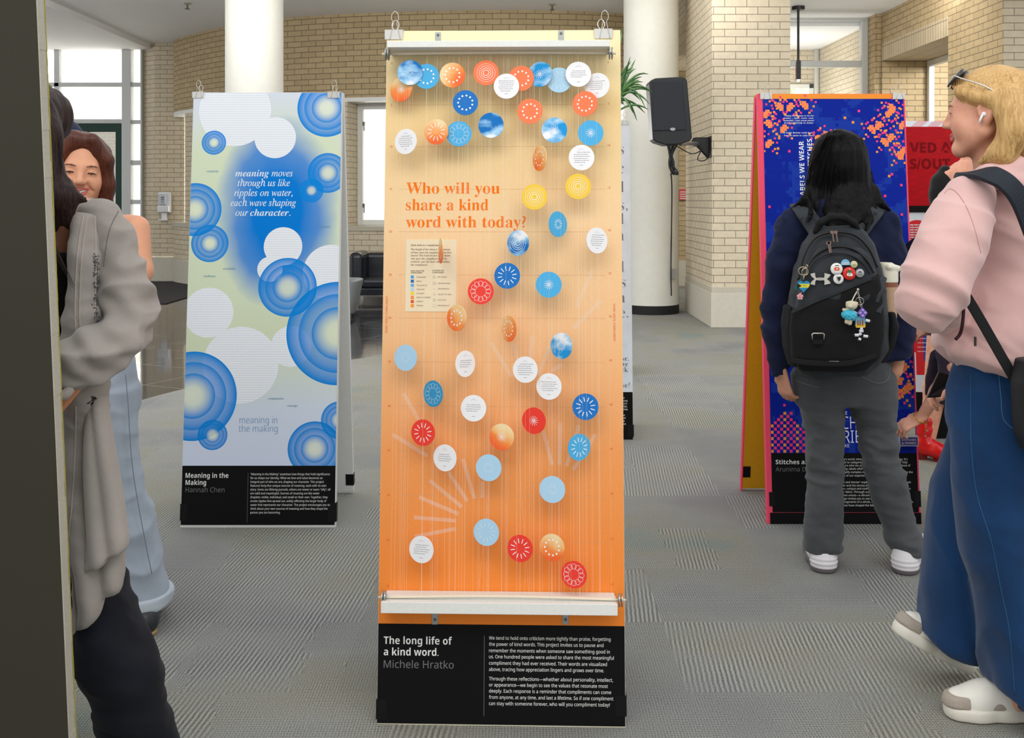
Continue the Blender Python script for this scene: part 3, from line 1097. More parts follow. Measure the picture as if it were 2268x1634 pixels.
# loudspeaker on a wall bracket
d = 11.1
r = thing('loudspeaker', P(1487, 300, d), 'black loudspeaker held on an arm beside the round column', 'loudspeaker')
ang = math.radians(-14)
def spk(pts_front, dn0, dn1, mb):
    a = [P(px, py, d + dn0) for px, py in pts_front]
    b = [Vector((p.x * 1.0, p.y + (dn1 - dn0), p.z)) for p in a]
    n = len(a)
    mb.add(a + b, [tuple(range(n - 1, -1, -1)), tuple(range(n, 2 * n))] + [(i, (i + 1) % n, n + (i + 1) % n, n + i) for i in range(n)])
front = [(1446, 308), (1453, 314), (1475, 321), (1505, 320), (1528, 312), (1533, 305), (1522, 178), (1517, 171), (1506, 170), (1452, 173), (1441, 178), (1438, 183)]
mb = MB(); spk([(x, y) for x, y in front], 0.0, 0.30, mb)
mb.build('cabinet', M_plastic_b, r, bevel=0.012)
mb = MB(); spk([(1447, 290), (1520, 288), (1512, 178), (1446, 180)], -0.012, 0.01, mb)
mb.build('grille', plain('speaker_grille', (30, 34, 40), 0.6, 0.1, grain=0.2, scale=500, bump=0.4, bscale=900), r, bevel=0.008)
mb = MB()
def sp2(u, v, n): p = P(1490 + u, 286 - v, d - 0.014); return Vector((p.x, p.y - n, p.z))
mb.poly([sp2(6 * math.cos(t), 3.5 * math.sin(t), 0.002) for t in [i * math.pi / 8 for i in range(16)]])
mb.build('badge', plain('badge_silver', (150, 152, 155), 0.3, 0.6), r)
wallp = Vector((px0 - 0.005, P(1571, 325, 11.7).y + 0.05, P(0, 325, 11.75).z))
mb = MB()
arm0, arm1 = P(1507, 318, d + 0.15), Vector((px0 - 0.12, 11.8, P(0, 318, 11.8).z))
mb.tube([arm0, arm1], 0.022, 12)
mb.build('arm', plain('arm_steel', (150, 148, 146), 0.35, 0.7), r)
mb = MB()
zc = P(0, 326, 11.8).z
mb.box((px0 - 0.012, 11.68, zc - 0.12), (px0, 11.94, zc + 0.12))
mb.prism([(px0 - 0.012, 11.76, zc + 0.11), (px0 - 0.012, 11.76, zc - 0.12), (px0 - 0.19, 11.76, zc + 0.07), (px0 - 0.17, 11.76, zc + 0.11)], (0, 0.02, 0))
mb.prism([(px0 - 0.012, 11.86, zc + 0.11), (px0 - 0.012, 11.86, zc - 0.12), (px0 - 0.19, 11.86, zc + 0.07), (px0 - 0.17, 11.86, zc + 0.11)], (0, 0.02, 0))
mb.cyl((px0 - 0.14, 11.72, zc + 0.05), (px0 - 0.14, 11.90, zc + 0.05), 0.04)
mb.build('wall_bracket', plain('bracket_black', (28, 28, 28), 0.5), r, bevel=0.004)
mb = MB()
rnd = random.Random(3)
for i in range(5):
    a = P(1478 + i * 6, 316, d + 0.1)
    pts = [a]
    for k, (px, py) in enumerate(((1482 + i * 2, 340), (1488 + rnd.uniform(-6, 6), 362), (1494 + rnd.uniform(-8, 8), 380), (1497 + rnd.uniform(-6, 6), 386), (1486 + rnd.uniform(-4, 4), 372), (1482 + rnd.uniform(-3, 3), 350), (1490, 366))):
        pts.append(P(px, py, d + 0.1 + rnd.uniform(-0.03, 0.03)))
    mb.tube(catmull(pts, 5), 0.009, 6)
for k in range(3):
    c = P(1498, 352 + 0, d + 0.1)
mb.tube(catmull([P(1486, 384, d + .1), P(1488, 420, d + .4), P(1487, 520, 12.86), P(1486, 600, 12.86), P(1487, 655, 12.86)], 6), 0.008, 6)
mb.tube(catmull([P(1500, 324, d + .15), P(1530, 340, 11.4), P(1548, 336, 11.6), P(1556, 328, 11.7), P(1545, 352, 11.6), P(1558, 356, 11.6), P(1570, 348, 11.7)], 6), 0.006, 6)
mb.build('cable', plain('cable_black', (34, 34, 36), 0.5), r, smooth=True)
# socket on the column, alarm sign on the far wall
p = P(1491, 606, 12.95)
mb = MB(); mb.box((p.x - 0.03, 12.90, p.z - 0.06), (p.x + 0.03, 12.99, p.z + 0.06)); 
o = tagged(mb.build('wall_socket', plain('socket_grey', (150, 150, 146), 0.5), base=p, bevel=0.004), 'small grey power socket low on the round column', 'socket')
p = P(1512, 431, 17.37)
mb = MB(); mb.box((p.x - 0.065, 17.33, p.z - 0.09), (p.x + 0.085, 17.375, p.z + 0.09))
r = thing('fire_alarm', p, 'small red and white alarm plate on the far brick wall', 'alarm')
mb.build('plate', plain('alarm_red', (196, 70, 74), 0.5), r, bevel=0.004)
mb = MB()
for i in range(4): mb.box((p.x - 0.05, 17.327, p.z - 0.07 + i * 0.036), (p.x + 0.07, 17.33, p.z - 0.058 + i * 0.036))
mb.build('printed_lines', M_white, r)

# ------------------------------------------------------------------ lounge furniture behind the boards
M_leather = plain('black_leather', (30, 33, 40), 0.25, spec=0.6, grain=0.1, scale=8, bump=0.05, bscale=160)
sd = 14.45
x0, x1 = P(772, 0, sd).x, P(960, 0, sd).x
r = thing('leather_sofa', ((x0 + x1) / 2, sd + 0.4, 0), 'black leather sofa on chrome legs under the window', 'sofa')
def rbox(name, lo, hi, mat, parent, rad=0.05):
    m = MB(); m.box(lo, hi)
    o = m.build(name, mat, parent, smooth=False)
    b = o.modifiers.new('bevel', 'BEVEL'); b.width = rad; b.segments = 4
    return o
rbox('seat_cushion', (x0 + 0.17, sd, 0.20), (x1 - 0.17, sd + 0.62, 0.33), M_leather, r, 0.045)
rbox('seat_base', (x0 + 0.02, sd + 0.03, 0.10), (x1 - 0.02, sd + 0.72, 0.205), M_leather, r, 0.02)
rbox('backrest', (x0 + 0.15, sd + 0.52, 0.28), (x1 - 0.15, sd + 0.76, 0.665), M_leather, r, 0.06)
for a, b in ((x0, x0 + 0.19), (x1 - 0.19, x1)):
    rbox('armrest', (a, sd + 0.02, 0.12), (b, sd + 0.76, 0.69), M_leather, r, 0.07)
for a in (x0 + 0.1, x1 - 0.1):
    for y in (sd + 0.1, sd + 0.62):
        m = MB(); m.box((a - 0.02, y - 0.02, 0), (a + 0.02, y + 0.02, 0.11)); m.build('leg', M_chrome, r)
m = MB(); m.box((x0 + 0.06, sd + 0.04, 0.085), (x1 - 0.06, sd + 0.07, 0.11)); m.build('rail', M_chrome, r)
cd = 12.65
cxx = P(735, 0, cd).x
r = thing('tub_chair', (cxx, cd, 0), 'grey tub chair on a chrome ring base by the blue board', 'chair')
s = Solid()
ztop = P(0, 618, cd).z
s.loft([(0.055, cxx, cd, 0.27, 0.25), (0.2, cxx, cd, 0.31, 0.28), (ztop, cxx, cd, 0.36, 0.32)], box=0.6)
s.loft([(0.30, cxx, cd - 0.06, 0.26, 0.26), (0.6, cxx, cd - 0.1, 0.28, 0.3)], op='-', box=0.6, k=0.03)
s.build('shell', plain('grey_upholstery', (132, 134, 136), 0.7, grain=0.05), r, 0.012)
s = Solid(); s.loft([(0.24, cxx, cd - 0.05, 0.25, 0.24), (0.34, cxx, cd - 0.05, 0.25, 0.24)], box=0.6, k=0.03)
s.build('seat_cushion', plain('grey_cushion', (120, 122, 125), 0.75), r, 0.012)
m = MB(); m.ring((cxx, cd, 0.012), (0, 0, 1), 0.22, 0.012); m.ring((cxx, cd, 0.04), (0, 0, 1), 0.2, 0.01); m.cyl((cxx, cd, 0.01), (cxx, cd, 0.09), 0.05); m.box((cxx - 0.2, cd - 0.012, 0.02), (cxx + 0.2, cd + 0.012, 0.04))
m.build('base', M_chrome, r, smooth=True)

# tall potted dracaena behind the orange board
d = 8.6
pb = Vector((P(1338, 0, d).x, d, 0))
r = thing('potted_dracaena', pb, 'potted dracaena with long narrow leaves rising behind the orange board', 'plant')
m = MB(); m.lathe(pb, [(0.15, 0), (0.2, 0.36), (0.21, 0.38), (0.185, 0.38), (0.18, 0.34)], 28); m.build('pot', plain('plant_pot', (70, 66, 62), 0.6), r, smooth=True)
m = MB(); m.lathe(pb + Vector((0, 0, 0.3)), [(0.18, 0), (0.18, 0.035)], 20); m.build('soil', plain('soil', (50, 38, 28), 0.95, grain=0.4, scale=80), r)
crown = P(1352, 248, d)
m = MB(); m.tube(catmull([tuple(pb + Vector((0, 0, 0.3))), (pb.x - 0.03, d, 1.0), (pb.x + 0.02, d, 1.6), tuple(crown)], 6), 0.024, 10, r1=0.016); m.build('stem', plain('bark', (120, 104, 80), 0.9, grain=0.3, scale=40), r, smooth=True)
m = MB()
rnd = random.Random(11)
def leaf(root_, tip, sag, wd):
    a, b = Vector(root_), Vector(tip)
    n = 9
    ctr, sd_, th = [], [], []
    for i in range(n):
        t = i / (n - 1)
        p = a.lerp(b, t); p.z += sag * (4 * t * (1 - t)) 
        ctr.append(p)
    for i in range(n):
        t = i / (n - 1)
        dd = (ctr[min(i + 1, n - 1)] - ctr[max(i - 1, 0)]).normalized()
        s_ = dd.cross(Vector((0.15, 1, 0.3))).normalized()
        w = wd * (0.35 + 1.4 * t) * (1 - t) ** 0.65 + 0.001
        sd_.append(s_ * w); th.append(dd.cross(s_).normalized() * 0.0008)
    m.ribbon(ctr, sd_, th)
tips = [(1436, 164, .10), (1446, 205, .10), (1430, 240, .16), (1411, 268, .12), (1402, 250, .1), (1398, 136, .03), (1386, 150, .02), (1407, 132, .02), (1375, 160, .02), (1378, 62, 0.0), (1370, 85, 0), (1424, 182, .08), (1440, 232, .12), (1418, 222, .08), (1366, 120, 0), (1350, 110, 0), (1330, 130, .02), (1300, 160, .08), (1280, 210, .12), (1310, 250, .1), (1395, 180, .03)]
for px, py, sg_ in tips:
    dy = rnd.uniform(-0.18, 0.22)
    st = P(1352 + rnd.uniform(-5, 9), 240 + rnd.uniform(-25, 8), d)
    leaf(st, P(px, py, d + dy), sg_ * 1.0, 0.0125 + rnd.uniform(-0.002, 0.003))
    if py < 215: leaf(st + Vector((0.02, 0.03, 0)), P(px - rnd.uniform(6, 22), py + rnd.uniform(-14, 20), d - dy), sg_ * 0.7, 0.012)
for i in range(22):
    a = rnd.uniform(0, 2 * math.pi); e = rnd.uniform(-0.3, 1.1)
    L = rnd.uniform(0.35, 0.5)
    leaf(crown + Vector((0, 0, rnd.uniform(-0.06, 0.08))), crown + Vector((math.cos(a) * math.cos(e) * L * 0.8, math.sin(a) * math.cos(e) * L * 0.7 + 0.12, math.sin(e) * L)), 0.07, 0.012)
t = NT('dracaena_leaf')
t.base(t.ramp(t.noise(t.obj(), 14, 2), [(0.3, rgb(34, 76, 40)), (0.7, rgb(92, 136, 70))]), 0.4, 0, 0.5)
o = m.build('foliage', t.m, r, smooth=True)
o['kind'] = 'stuff'
# ------------------------------------------------------------------ display boards
class Board:
    """front panel of an A-shaped board: u to the side, v up the panel, n out of its face"""
    def __init__(self, bottom_py, left_px, right_px, tilt=5.75, yaw=0.0, width=None):
        self.d = F * EYE / (bottom_py - HZ)
        self.w = width or (right_px - left_px) * self.d / F
        self.O = Vector((((left_px + right_px) / 2 - 1134) * self.d / F, self.d, 0))
        a, y = math.radians(tilt), math.radians(yaw)
        self.U = Vector((math.cos(y), -math.sin(y), 0))
        back = Vector((math.sin(y), math.cos(y), 0))
        self.V = back * math.sin(a) + Vector((0, 0, math.cos(a)))
        self.N = -back * math.cos(a) + Vector((0, 0, math.sin(a)))
        self.back = back
        self.L = 1.894
    def __call__(self, u, v, n=0.0):
        return self.O + self.U * u + self.V * v + self.N * n
    def uv(self, px, py, n=0.0):
        dr = Vector(((px - 1134) / F, 1.0, -(py - HZ) / F))
        e = Vector((0, 0, EYE))
        o = self.O + self.N * n
        t = (o - e).dot(self.N) / dr.dot(self.N)
        q = e + dr * t - o
        return q.dot(self.U), q.dot(self.V)
    def px(self, px, py, n=0.0):
        u, v = self.uv(px, py, n)
        return self(u, v, n)
    def m(self, k, py):
        """metres for k pixels at that row"""
        u0, _ = self.uv(1134, py); u1, _ = self.uv(1134 + k, py)
        return u1 - u0
    def write(self, mb, s, pxl, py, cap, st=SANS, weight=0.0, pxr=None, n=0.0016, rot=0.0, align='L', res=3, ch=0.714):
        u, v = self.uv(pxl, py)
        w = None
        if pxr is not None:
            w = abs(self.uv(pxr, py)[0] - u) if abs(rot) < 0.1 else None
        write(mb, self, s, u, v, self.m(cap, py) / ch, st, weight, w, align, n, rot, res)

def uvrect(b, mb, u0, u1, v0, v1, n):
    mb.quad(b(u0, v0, n), b(u1, v0, n), b(u1, v1, n), b(u0, v1, n), [(u0, v0), (u1, v0), (u1, v1), (u0, v1)])

M_board = plain('white_board', (216, 216, 212), 0.7, grain=0.03)
M_cap = plain('caption_black', (15, 15, 16), 0.6, spec=0.12, grain=0.1, scale=300)
M_tape = plain('black_tape', (13, 13, 14), 0.5, spec=0.2)
M_txt_w = plain('print_white', (232, 232, 228), 0.7)
M_txt_g = plain('print_grey', (112, 112, 114), 0.7)

def a_frame(b, label, edge_mat=M_board, back_mat=M_board, spread=0.235, th=0.03, cat='display board'):
    root = thing('display_board', b.O + b.back * 0.2, label, cat, 'display boards in the hall')
    mb = MB(); mb.slab(b, -b.w / 2, b.w / 2, 0, b.L, -th, 0)
    b.panel = mb.build('front_panel', edge_mat, root, bevel=0.002)
    apex = b(0, b.L, -th)
    foot = Vector((apex.x, apex.y, 0)) + b.back * (spread)
    foot.x = apex.x + b.back.x * spread
    Vb = (apex - foot).normalized()
    Nb = b.U.cross(Vb); Nb = Nb if Nb.dot(b.back) > 0 else -Nb
    def fb(u, v, n): return foot + b.U * u + Vb * v + Nb * n
    b.fb, b.Lb = fb, (apex - foot).length
    mb = MB(); mb.slab(fb, -b.w / 2, b.w / 2, 0.012, b.Lb, 0.0, th)
    mb.build('back_panel', back_mat, root, bevel=0.002)
    b.root = root
    return root

def tape(b, u0, u1, v0, v1, n0=-0.031, n1=0.002):
    mb = MB(); mb.slab(b, u0, u1, v0, v1, n0, n1)
    mb.build('tape', M_tape, b.root)

def clip(b, px0, px1, label, py_top, body=None, open_=True, lean=0.0):
    """binder clip over the top edge of a board"""
    u0, _ = b.uv(px0, py_top); u1, _ = b.uv(px1, py_top)
    v = b.L
    h = 0.026
    root = thing('binder_clip', b((u0 + u1) / 2, v, -0.015), label, 'clip', 'binder clips on top of the boards')
    mb = MB()
    # folded sheet: two jaws and a spine over the edge
    A = [(-h, 0.0045), (-h, 0.003), (0.0, 0.006), (0.004, -0.015), (0.0, -0.036), (-h, -0.033), (-h, -0.0345), (0.001, -0.0395), (0.0065, -0.015), (0.001, 0.0085)]
    mb.prism([b(u0, v + a, n) for a, n in A], b.U * (u1 - u0))
    mb.build('body', body or plain('clip_silver', (214, 212, 206), 0.3, 0.5), root)
    c = (u0 + u1) / 2
    w = (u1 - u0)
    for s, tilt in ((1, 0.35), (-1, -0.5)):
        n0 = 0.005 if s > 0 else -0.035
        pts = []
        prof = [(-0.30, -h), (-0.16, 0.006), (-0.10, 0.020), (-0.20, 0.030), (-0.17, 0.044), (0.0, 0.052), (0.17, 0.044), (0.20, 0.030), (0.10, 0.020), (0.16, 0.006), (0.30, -h)]
        for a, z in prof:
            zz = z + h
            pts.append(b(c + a * w * 0.95 + lean * zz + (0.004 if s > 0 else -0.003), v - h + zz * (1.0 if s > 0 else 0.9), n0 + zz * 0.10 * tilt * 4))
        mb = MB(); mb.tube(catmull([tuple(p) for p in pts], 4), 0.0011, 6)
        mb.build('handle', M_chrome, root, smooth=True)
    return root

# ------------------------------------------------ the orange board in the middle
B = Board(1608, 833, 1385, yaw=1.6, tilt=5.6)
M_cream_edge = plain('cream_edge', (236, 228, 200), 0.7)
a_frame(B, 'tall orange display board hung with round paper discs on threads', M_cream_edge)
def orange_print():
    t = NT('orange_poster')
    v = t.sep(t.uv())[1]
    f = t.math('DIVIDE', v, B.L)
    c = t.ramp(f, [(0.12, rgb(240, 134, 48)), (0.22, rgb(241, 140, 62)), (0.38, rgb(240, 158, 92)), (0.55, rgb(242, 190, 138)), (0.72, rgb(244, 208, 160)), (0.88, rgb(238, 208, 150)), (1.0, rgb(246, 230, 184))])
    g = t.ramp(t.noise(t.obj(), 420, 2), [(0.3, 0.95), (0.7, 1.04)])
    t.base(t.mix(1.0, c, g, 'MULTIPLY'), 0.7, 0, 0.12)
    return t.m
vb = B.uv(1109, 1383)[1]
hw = B.w / 2
mb = MB(); uvrect(B, mb, -hw + 0.001, hw - 0.001, vb, B.L - 0.001, 0.0012)
mb.build('poster', orange_print(), B.root)
mb = MB(); mb.slab(B, -hw + 0.001, hw - 0.001, 0.004, vb, 0.0, 0.0012)
mb.build('caption_panel', M_cap, B.root)
# caption
def c4(x, y): return 810 + x / 3.178, 1120 + y / 3.178
def c3(x, y): return 820 + x / 3.89, 740 + y / 3.89
def c2(x, y): return 820 + x / 3.89, 380 + y / 3.89
def c1(x, y): return 820 + x / 3.91, 20 + y / 3.91
def lines(board, mat, name, items, parent=None):
    mb = MB()
    for it in items:
        s, pxl, pxr, py, cap, st, wt = it[:7]
        board.write(mb, s, pxl, py, cap, st, wt, pxr, **(it[7] if len(it) > 7 else {}))
    return mb.build(name, mat, parent or board.root, fix=False)
lines(B, M_txt_w, 'title_lettering', [('The long life of', 850, 1001.3, 1425.2, 16.0, SANS_B, -0.004), ('a kind word.', 850, 971.4, 1450.4, 16.0, SANS_B, -0.004)])
lines(B, M_txt_g, 'name_lettering', [('Michele Hratko', 850, 1005, 1478, 16.0, SANS, 0.0)])
body = ['We tend to hold onto criticism more tightly than praise, forgetting', 'the power of kind words. This project invites us to pause and', 'remember the moments when someone saw something good in', 'us. One hundred people were asked to share the most meaningful', 'compliment they had ever received. Their words are visualized', 'above, tracing how appreciation lingers and grows over time.', 'Through these reflections\u2014whether about personality, intellect,', 'or appearance\u2014we begin to see the values that resonate most', 'deeply. Each response is a reminder that compliments can come', 'from anyone, at any time, and last a lifetime. So if one compliment', 'can stay with someone forever, who will you compliment today?']
bs = [940, 983, 1028, 1071, 1116, 1160, 1226, 1269, 1312, 1356, 1400]
xr = [1723, 1673, 1718, 1746, 1698, 1677, 1740, 1704, 1727, 1743, 1719]
lines(B, M_txt_w, 'body_lettering', [(s, 1083.1, c4(x, 0)[0], c4(0, y)[1], 7.3, SANS, 0.0, {'res': 2}) for s, y, x in zip(body, bs, xr)])
mb = MB()
u, v0 = B.uv(1071.8, 1585); _, v1 = B.uv(1071.8, 1407)
mb.rect(B, u - 0.0006, u + 0.0006, v0, v1, 0.0016); mb.build('rule', M_txt_g, B.root)
# heading
M_orange_ink = plain('orange_ink', (250, 118, 16), 0.75, spec=0.1)
lines(B, M_orange_ink, 'heading_lettering', [('Who will you', 899.7, 1107, 428.8, 25.5, SERIF_B, -0.0045, {'ch': 0.69, 'res': 5}), ('share a kind', 899, 1081.4, 465.6, 25.5, SERIF_B, -0.0045, {'ch': 0.69, 'res': 5}), ('word with today?', 899, 1164.5, 503.4, 25.5, SERIF_B, -0.0045, {'ch': 0.69, 'res': 5})])
# printed scale, grid and rays
M_scale = plain('scale_ink', (212, 120, 76), 0.7)
mb = MB()
for k, py in enumerate((143, 235, 327, 421, 515, 610.6, 706, 803, 901, 999, 1098, 1198, 1299)):
    a = 866 - (py - 400) * 0.008
    B.write(mb, str(5 * k), a, py, 5.0, SANS, 0.0, res=2, align='C')
    B.write(mb, str(5 * k), 1349 + (py - 400) * 0.008, py - 3, 5.0, SANS, 0.0, res=2, align='C')
B.write(mb, 'YEARS SINCE COMPLIMENT', 858, 738, 4.6, SANS, 0.0, rot=math.pi / 2, res=2)
B.write(mb, 'YEARS SINCE COMPLIMENT', 1358, 672, 4.6, SANS, 0.0, rot=-math.pi / 2, res=2)
mb.build('scale_lettering', plain('scale_red', (226, 96, 48), 0.7), B.root, fix=False)
mb = MB()
for py in (235, 327, 421, 515, 610.6, 706, 803, 901, 999, 1098, 1198):
    u0, v = B.uv(882, py - 2); u1, _ = B.uv(1340, py - 2)
    mb.rect(B, u0, u1, v - 0.0004, v + 0.0004, 0.0014)
mb.build('grid_lines', plain('grid_ink', (220, 160, 110), 0.8), B.root)
rays = [(c2, 1912, 850, 1777, 1170), (c2, 1990, 1105, 1755, 1350), (c3, 1040, 70, 1215, 365), (c3, 1235, 80, 1268, 225), (c3, 1397, 10, 1381, 200), (c3, 1540, 100, 1455, 350), (c3, 1650, 258, 1570, 315), (c3, 288, 508, 415, 735), (c3, 192, 862, 490, 1048), (c3, 672, 1185, 838, 1438), (c3, 798, 1072, 898, 1415), (c3, 968, 1265, 966, 1408), (c3, 512, 1258, 790, 1487), (c3, 422, 1402, 760, 1547), (c3, 378, 1577, 738, 1606), (c4, 345, 215, 635, 160), (c3, 1490, 830, 1566, 1124), (c3, 1637, 758, 1630, 1122), (c3, 1797, 785, 1690, 1135), (c3, 1942, 860, 1748, 1168)]
t = NT('pale_ray'); t.base(rgb(255, 246, 226), 0.7); t.b.inputs['Alpha'].default_value = 0.26
for f, xa, ya, xb, yb in rays:
    mb = MB()
    a, b_ = Vector(B.uv(*f(xa, ya))), Vector(B.uv(*f(xb, yb)))
    e = (b_ - a).normalized(); q = Vector((-e.y, e.x)) * B.m(4.1, f(xa, ya)[1])
    mb.poly([B(*(a + q), 0.00145), B(*(a - q), 0.00145), B(*(b_ - q), 0.00145), B(*(b_ + q), 0.00145)])
    mb.build('printed_ray', t.m, B.root)

# legend card
mb = MB()
u0, v0 = B.uv(897.6, 689.8); u1, v1 = B.uv(1011.5, 530.4)
mb.slab(B, u0, u1, v0, v1, 0.0012, 0.0022)
lg = mb.build('legend_card', plain('legend_paper', (238, 220, 186), 0.7, grain=0.03, scale=200), B.root)
M_leg = plain('legend_ink', (104, 90, 78), 0.7)
it = [('Each circle is a compliment', 351, 598, 641, 4.4, SERIF_B, 0.0)]
for s, x, y in zip(['The length of the string is the amount', 'of time since the compliment was first', 'shared. The front of each circle shows', 'who gave the compliment and its', 'contents, and the back side includes', 'the compliment.'], [690, 700, 693, 662, 686, 497], [677, 704, 730, 757, 783, 810]):
    it.append((s, 351, x, y, 4.4, SERIF_B, -0.006))
for s, x0, x1, y in (('WHO GAVE THE', 350, 465, 861), ('COMPLIMENT', 350, 450, 877), ('CONTENT OF', 537, 634, 858), ('COMPLIMENT', 537, 636, 875)):
    it.append((s, x0, x1, y, 3.0, SANS_B, 0.0))
for s, x1, y in zip(['STRANGER', 'BOSS', 'COLLEAGUE', 'TEACHER', 'STUDENT', 'FAMILY MEMBER', 'PARENT', 'FRIEND'], [481, 442, 491, 470, 468, 520, 458, 455], [915, 950, 985, 1020, 1055, 1089, 1124, 1159]):
    it.append((s, 400, x1, y, 2.9, SANS, 0.0))
for s, x1, y in zip(['INFLUENCE', 'APPRECIATION', 'APPEARANCE', 'TALENT OR SKILL', 'INTELLECT', 'PERSONALITY'], [662, 688, 680, 704, 658, 683], [913, 968, 1015, 1063, 1111, 1159]):
    it.append((s, 581, x1, y, 2.9, SANS, 0.0))
mb = MB()
for s, x0, x1, y, cap, st, wt in it:
    a, py = c2(x0, y); b_, _ = c2(x1, y)
    B.write(mb, s, a, py, cap, st, wt, b_, n=0.0026, res=1)
mb.build('legend_lettering', M_leg, lg, fix=False)
sw = [(70, 160, 220), (10, 108, 190), (84, 176, 228), (176, 212, 238), (240, 214, 30), (244, 140, 66), (226, 84, 30), (244, 150, 30)]
mb = MB(); mats = []
for i, (c, y) in enumerate(zip(sw, [907, 943, 979, 1014, 1049, 1084, 1119, 1154])):
    mats.append(plain('swatch_ink_%d' % i, c, 0.7)); mb.cur = i
    (a, p0), (b_, p1) = c2(350, y + 13), c2(377, y - 13)
    ua, va = B.uv(a, p0); ub, vb2 = B.uv(b_, p1)
    mb.rect(B, ua, ub, va, vb2, 0.0026)
mb.build('swatches', mats, lg)
mb = MB()
for y, r_, k in ((910, 14, 12), (963, 15, 12), (1012, 6, 8), (1057, 9, 8), (1106, 13, 12), (1154, 15, 0)):
    u, v = B.uv(*c2(553, y)); R_ = B.m(r_ / 3.89, 600)
    for i in range(24):
        if k and i % 2: continue
        t0, t1 = 2 * math.pi * i / 24, 2 * math.pi * (i + 1) / 24
        mb.poly([B(u + math.cos(t0) * R_ * q, v + math.sin(t0) * R_ * q, 0.0026) for q in ((0.55 if k else 0.88), 1.0)] + [B(u + math.cos(t1) * R_ * q, v + math.sin(t1) * R_ * q, 0.0026) for q in (1.0, (0.55 if k else 0.88))])
mb.build('symbols', plain('symbol_ink', (176, 160, 138), 0.7), lg)

# rails, rods, washers and brackets
M_rail = plain('white_rail', (226, 226, 220), 0.55, grain=0.05, scale=120, bump=0.1)
M_zinc = plain('zinc', (158, 162, 160), 0.35, 0.8, grain=0.1, scale=200)
NS = 0.058          # the threads hang this far in front of the board
def rail(pxl, pxr, py0, py1, n1, name, rod_py, rod_l, rod_r, brs, up):
    u0, v0 = B.uv(pxl, py1, n1); u1, v1 = B.uv(pxr, py0, n1)
    mb = MB()
    if up: mb.slab(B, u0, u1, v0, v1, 0.002, n1)
    else:
        mb.slab(B, u0, u1, v0, v1, 0.002, n1); mb.slab(B, u0 + 0.004, u1 - 0.004, v1 - 0.001, v1 + 0.008, 0.002, n1 - 0.03)
    o = mb.build(name, M_rail, B.root, bevel=0.0015)
    a, va = B.uv(rod_l, rod_py, NS); c, _ = B.uv(rod_r, rod_py, NS)
    mb = MB()
    bow = 0.006 if not up else 0.003
    mb.tube([B(a + (c - a) * i / 12, va + bow * math.sin(math.pi * i / 12), NS) for i in range(13)], 0.0035, 8)
    mb.build('rod', plain('rod_wood', (226, 214, 190), 0.6), o, smooth=True)
    for uu in (a + 0.010, a + 0.017, c - 0.012, c - 0.019):
        mb = MB(); mb.cyl(B(uu, va, NS), B(uu + 0.003, va, NS), 0.0175, n=24)
        mb.build('washer', M_zinc, o)
    for x0, x1, y0, y1 in brs:
        ua, vA = B.uv(x0, y1); ub, vB = B.uv(x1, y0)
        mb = MB(); mb.slab(B, ua, ub, vA, vB, 0.0012, 0.0032)
        k = mb.build('bracket', M_zinc, o, bevel=0.0006)
        mb = MB(); mb.lathe(B((ua + ub) / 2, vA + (vB - vA) * (0.68 if up else 0.4), 0.0032), [(0.0042, 0), (0.003, 0.0012), (0.0012, 0.0004)], 12, B.N)
        mb.build('screw', plain('screw_steel', (110, 112, 112), 0.35, 0.8), k)
    return va
v_top = rail(856.6, 1350.7, 88.5, 105, 0.098, 'top_rail', 120, 846, 1364, ((964, 976.5, 72, 93), (1236.4, 1248.6, 68, 90)), True)
v_bot = rail(843, 1368, 1338, 1358, 0.085, 'bottom_rail', 1323, 838, 1386, ((956.6, 970.5, 1355, 1382), (1245.8, 1259, 1355, 1382)), False)
tape(B, -hw - 0.002, -hw + 0.028, B.uv(840, 1592)[1], B.uv(840, 1548)[1])
tape(B, hw - 0.028, hw + 0.003, B.uv(1380, 1586)[1], B.uv(1380, 1540)[1])
clip(B, 853, 893, 'wire binder clip on the top corner of the orange board nearest the rotunda pier', 70)
clip(B, 1316, 1356, 'wire binder clip on the top corner of the orange board nearest the loudspeaker', 66)

# ------------------------------------------------ paper discs on threads
def grad_disc():
    t = NT('orange_gradient_paper')
    o = t.obj()
    rn = t.n('ShaderNodeObjectInfo').outputs['Random']
    a = t.math('MULTIPLY', rn, 2.6)
    s = t.sep(o)
    k = t.math('ADD', t.math('MULTIPLY', s[0], t.math('SUBTRACT', t.math('COSINE', a), 0.2)), t.math('MULTIPLY', s[2], t.math('SINE', t.math('ADD', a, 0.4))))
    w = t.noise(t.vmath('ADD', o, t.comb(rn, rn, rn)), 22, 2)
    f = t.math('ADD', t.math('MULTIPLY', k, 12.0), t.math('ADD', t.math('MULTIPLY', w, 0.6), 0.2))
    t.base(t.ramp(f, [(0.15, rgb(244, 100, 36)), (0.42, rgb(246, 138, 58)), (0.66, rgb(246, 194, 128)), (0.85, rgb(244, 218, 166))]), 0.6)
    return t.m
def sky_disc(name, c):
    t = NT(name)
    rn = t.n('ShaderNodeObjectInfo').outputs['Random']
    o = t.vmath('ADD', t.mapping(t.obj(), (1, 1, 1.7)), t.comb(t.math('MULTIPLY', rn, 9.0), rn, t.math('MULTIPLY', rn, 5.0)))
    n = t.noise(o, 14, 3, 0.5)
    t.base(t.ramp(n, [(0.44, rgb(*c)), (0.56, rgb(150, 200, 234)), (0.66, rgb(240, 243, 248))]), 0.6, 0, 0.2)
    return t.m
def paper(n, c): return plain(n, c, 0.6, grain=0.02, scale=400)
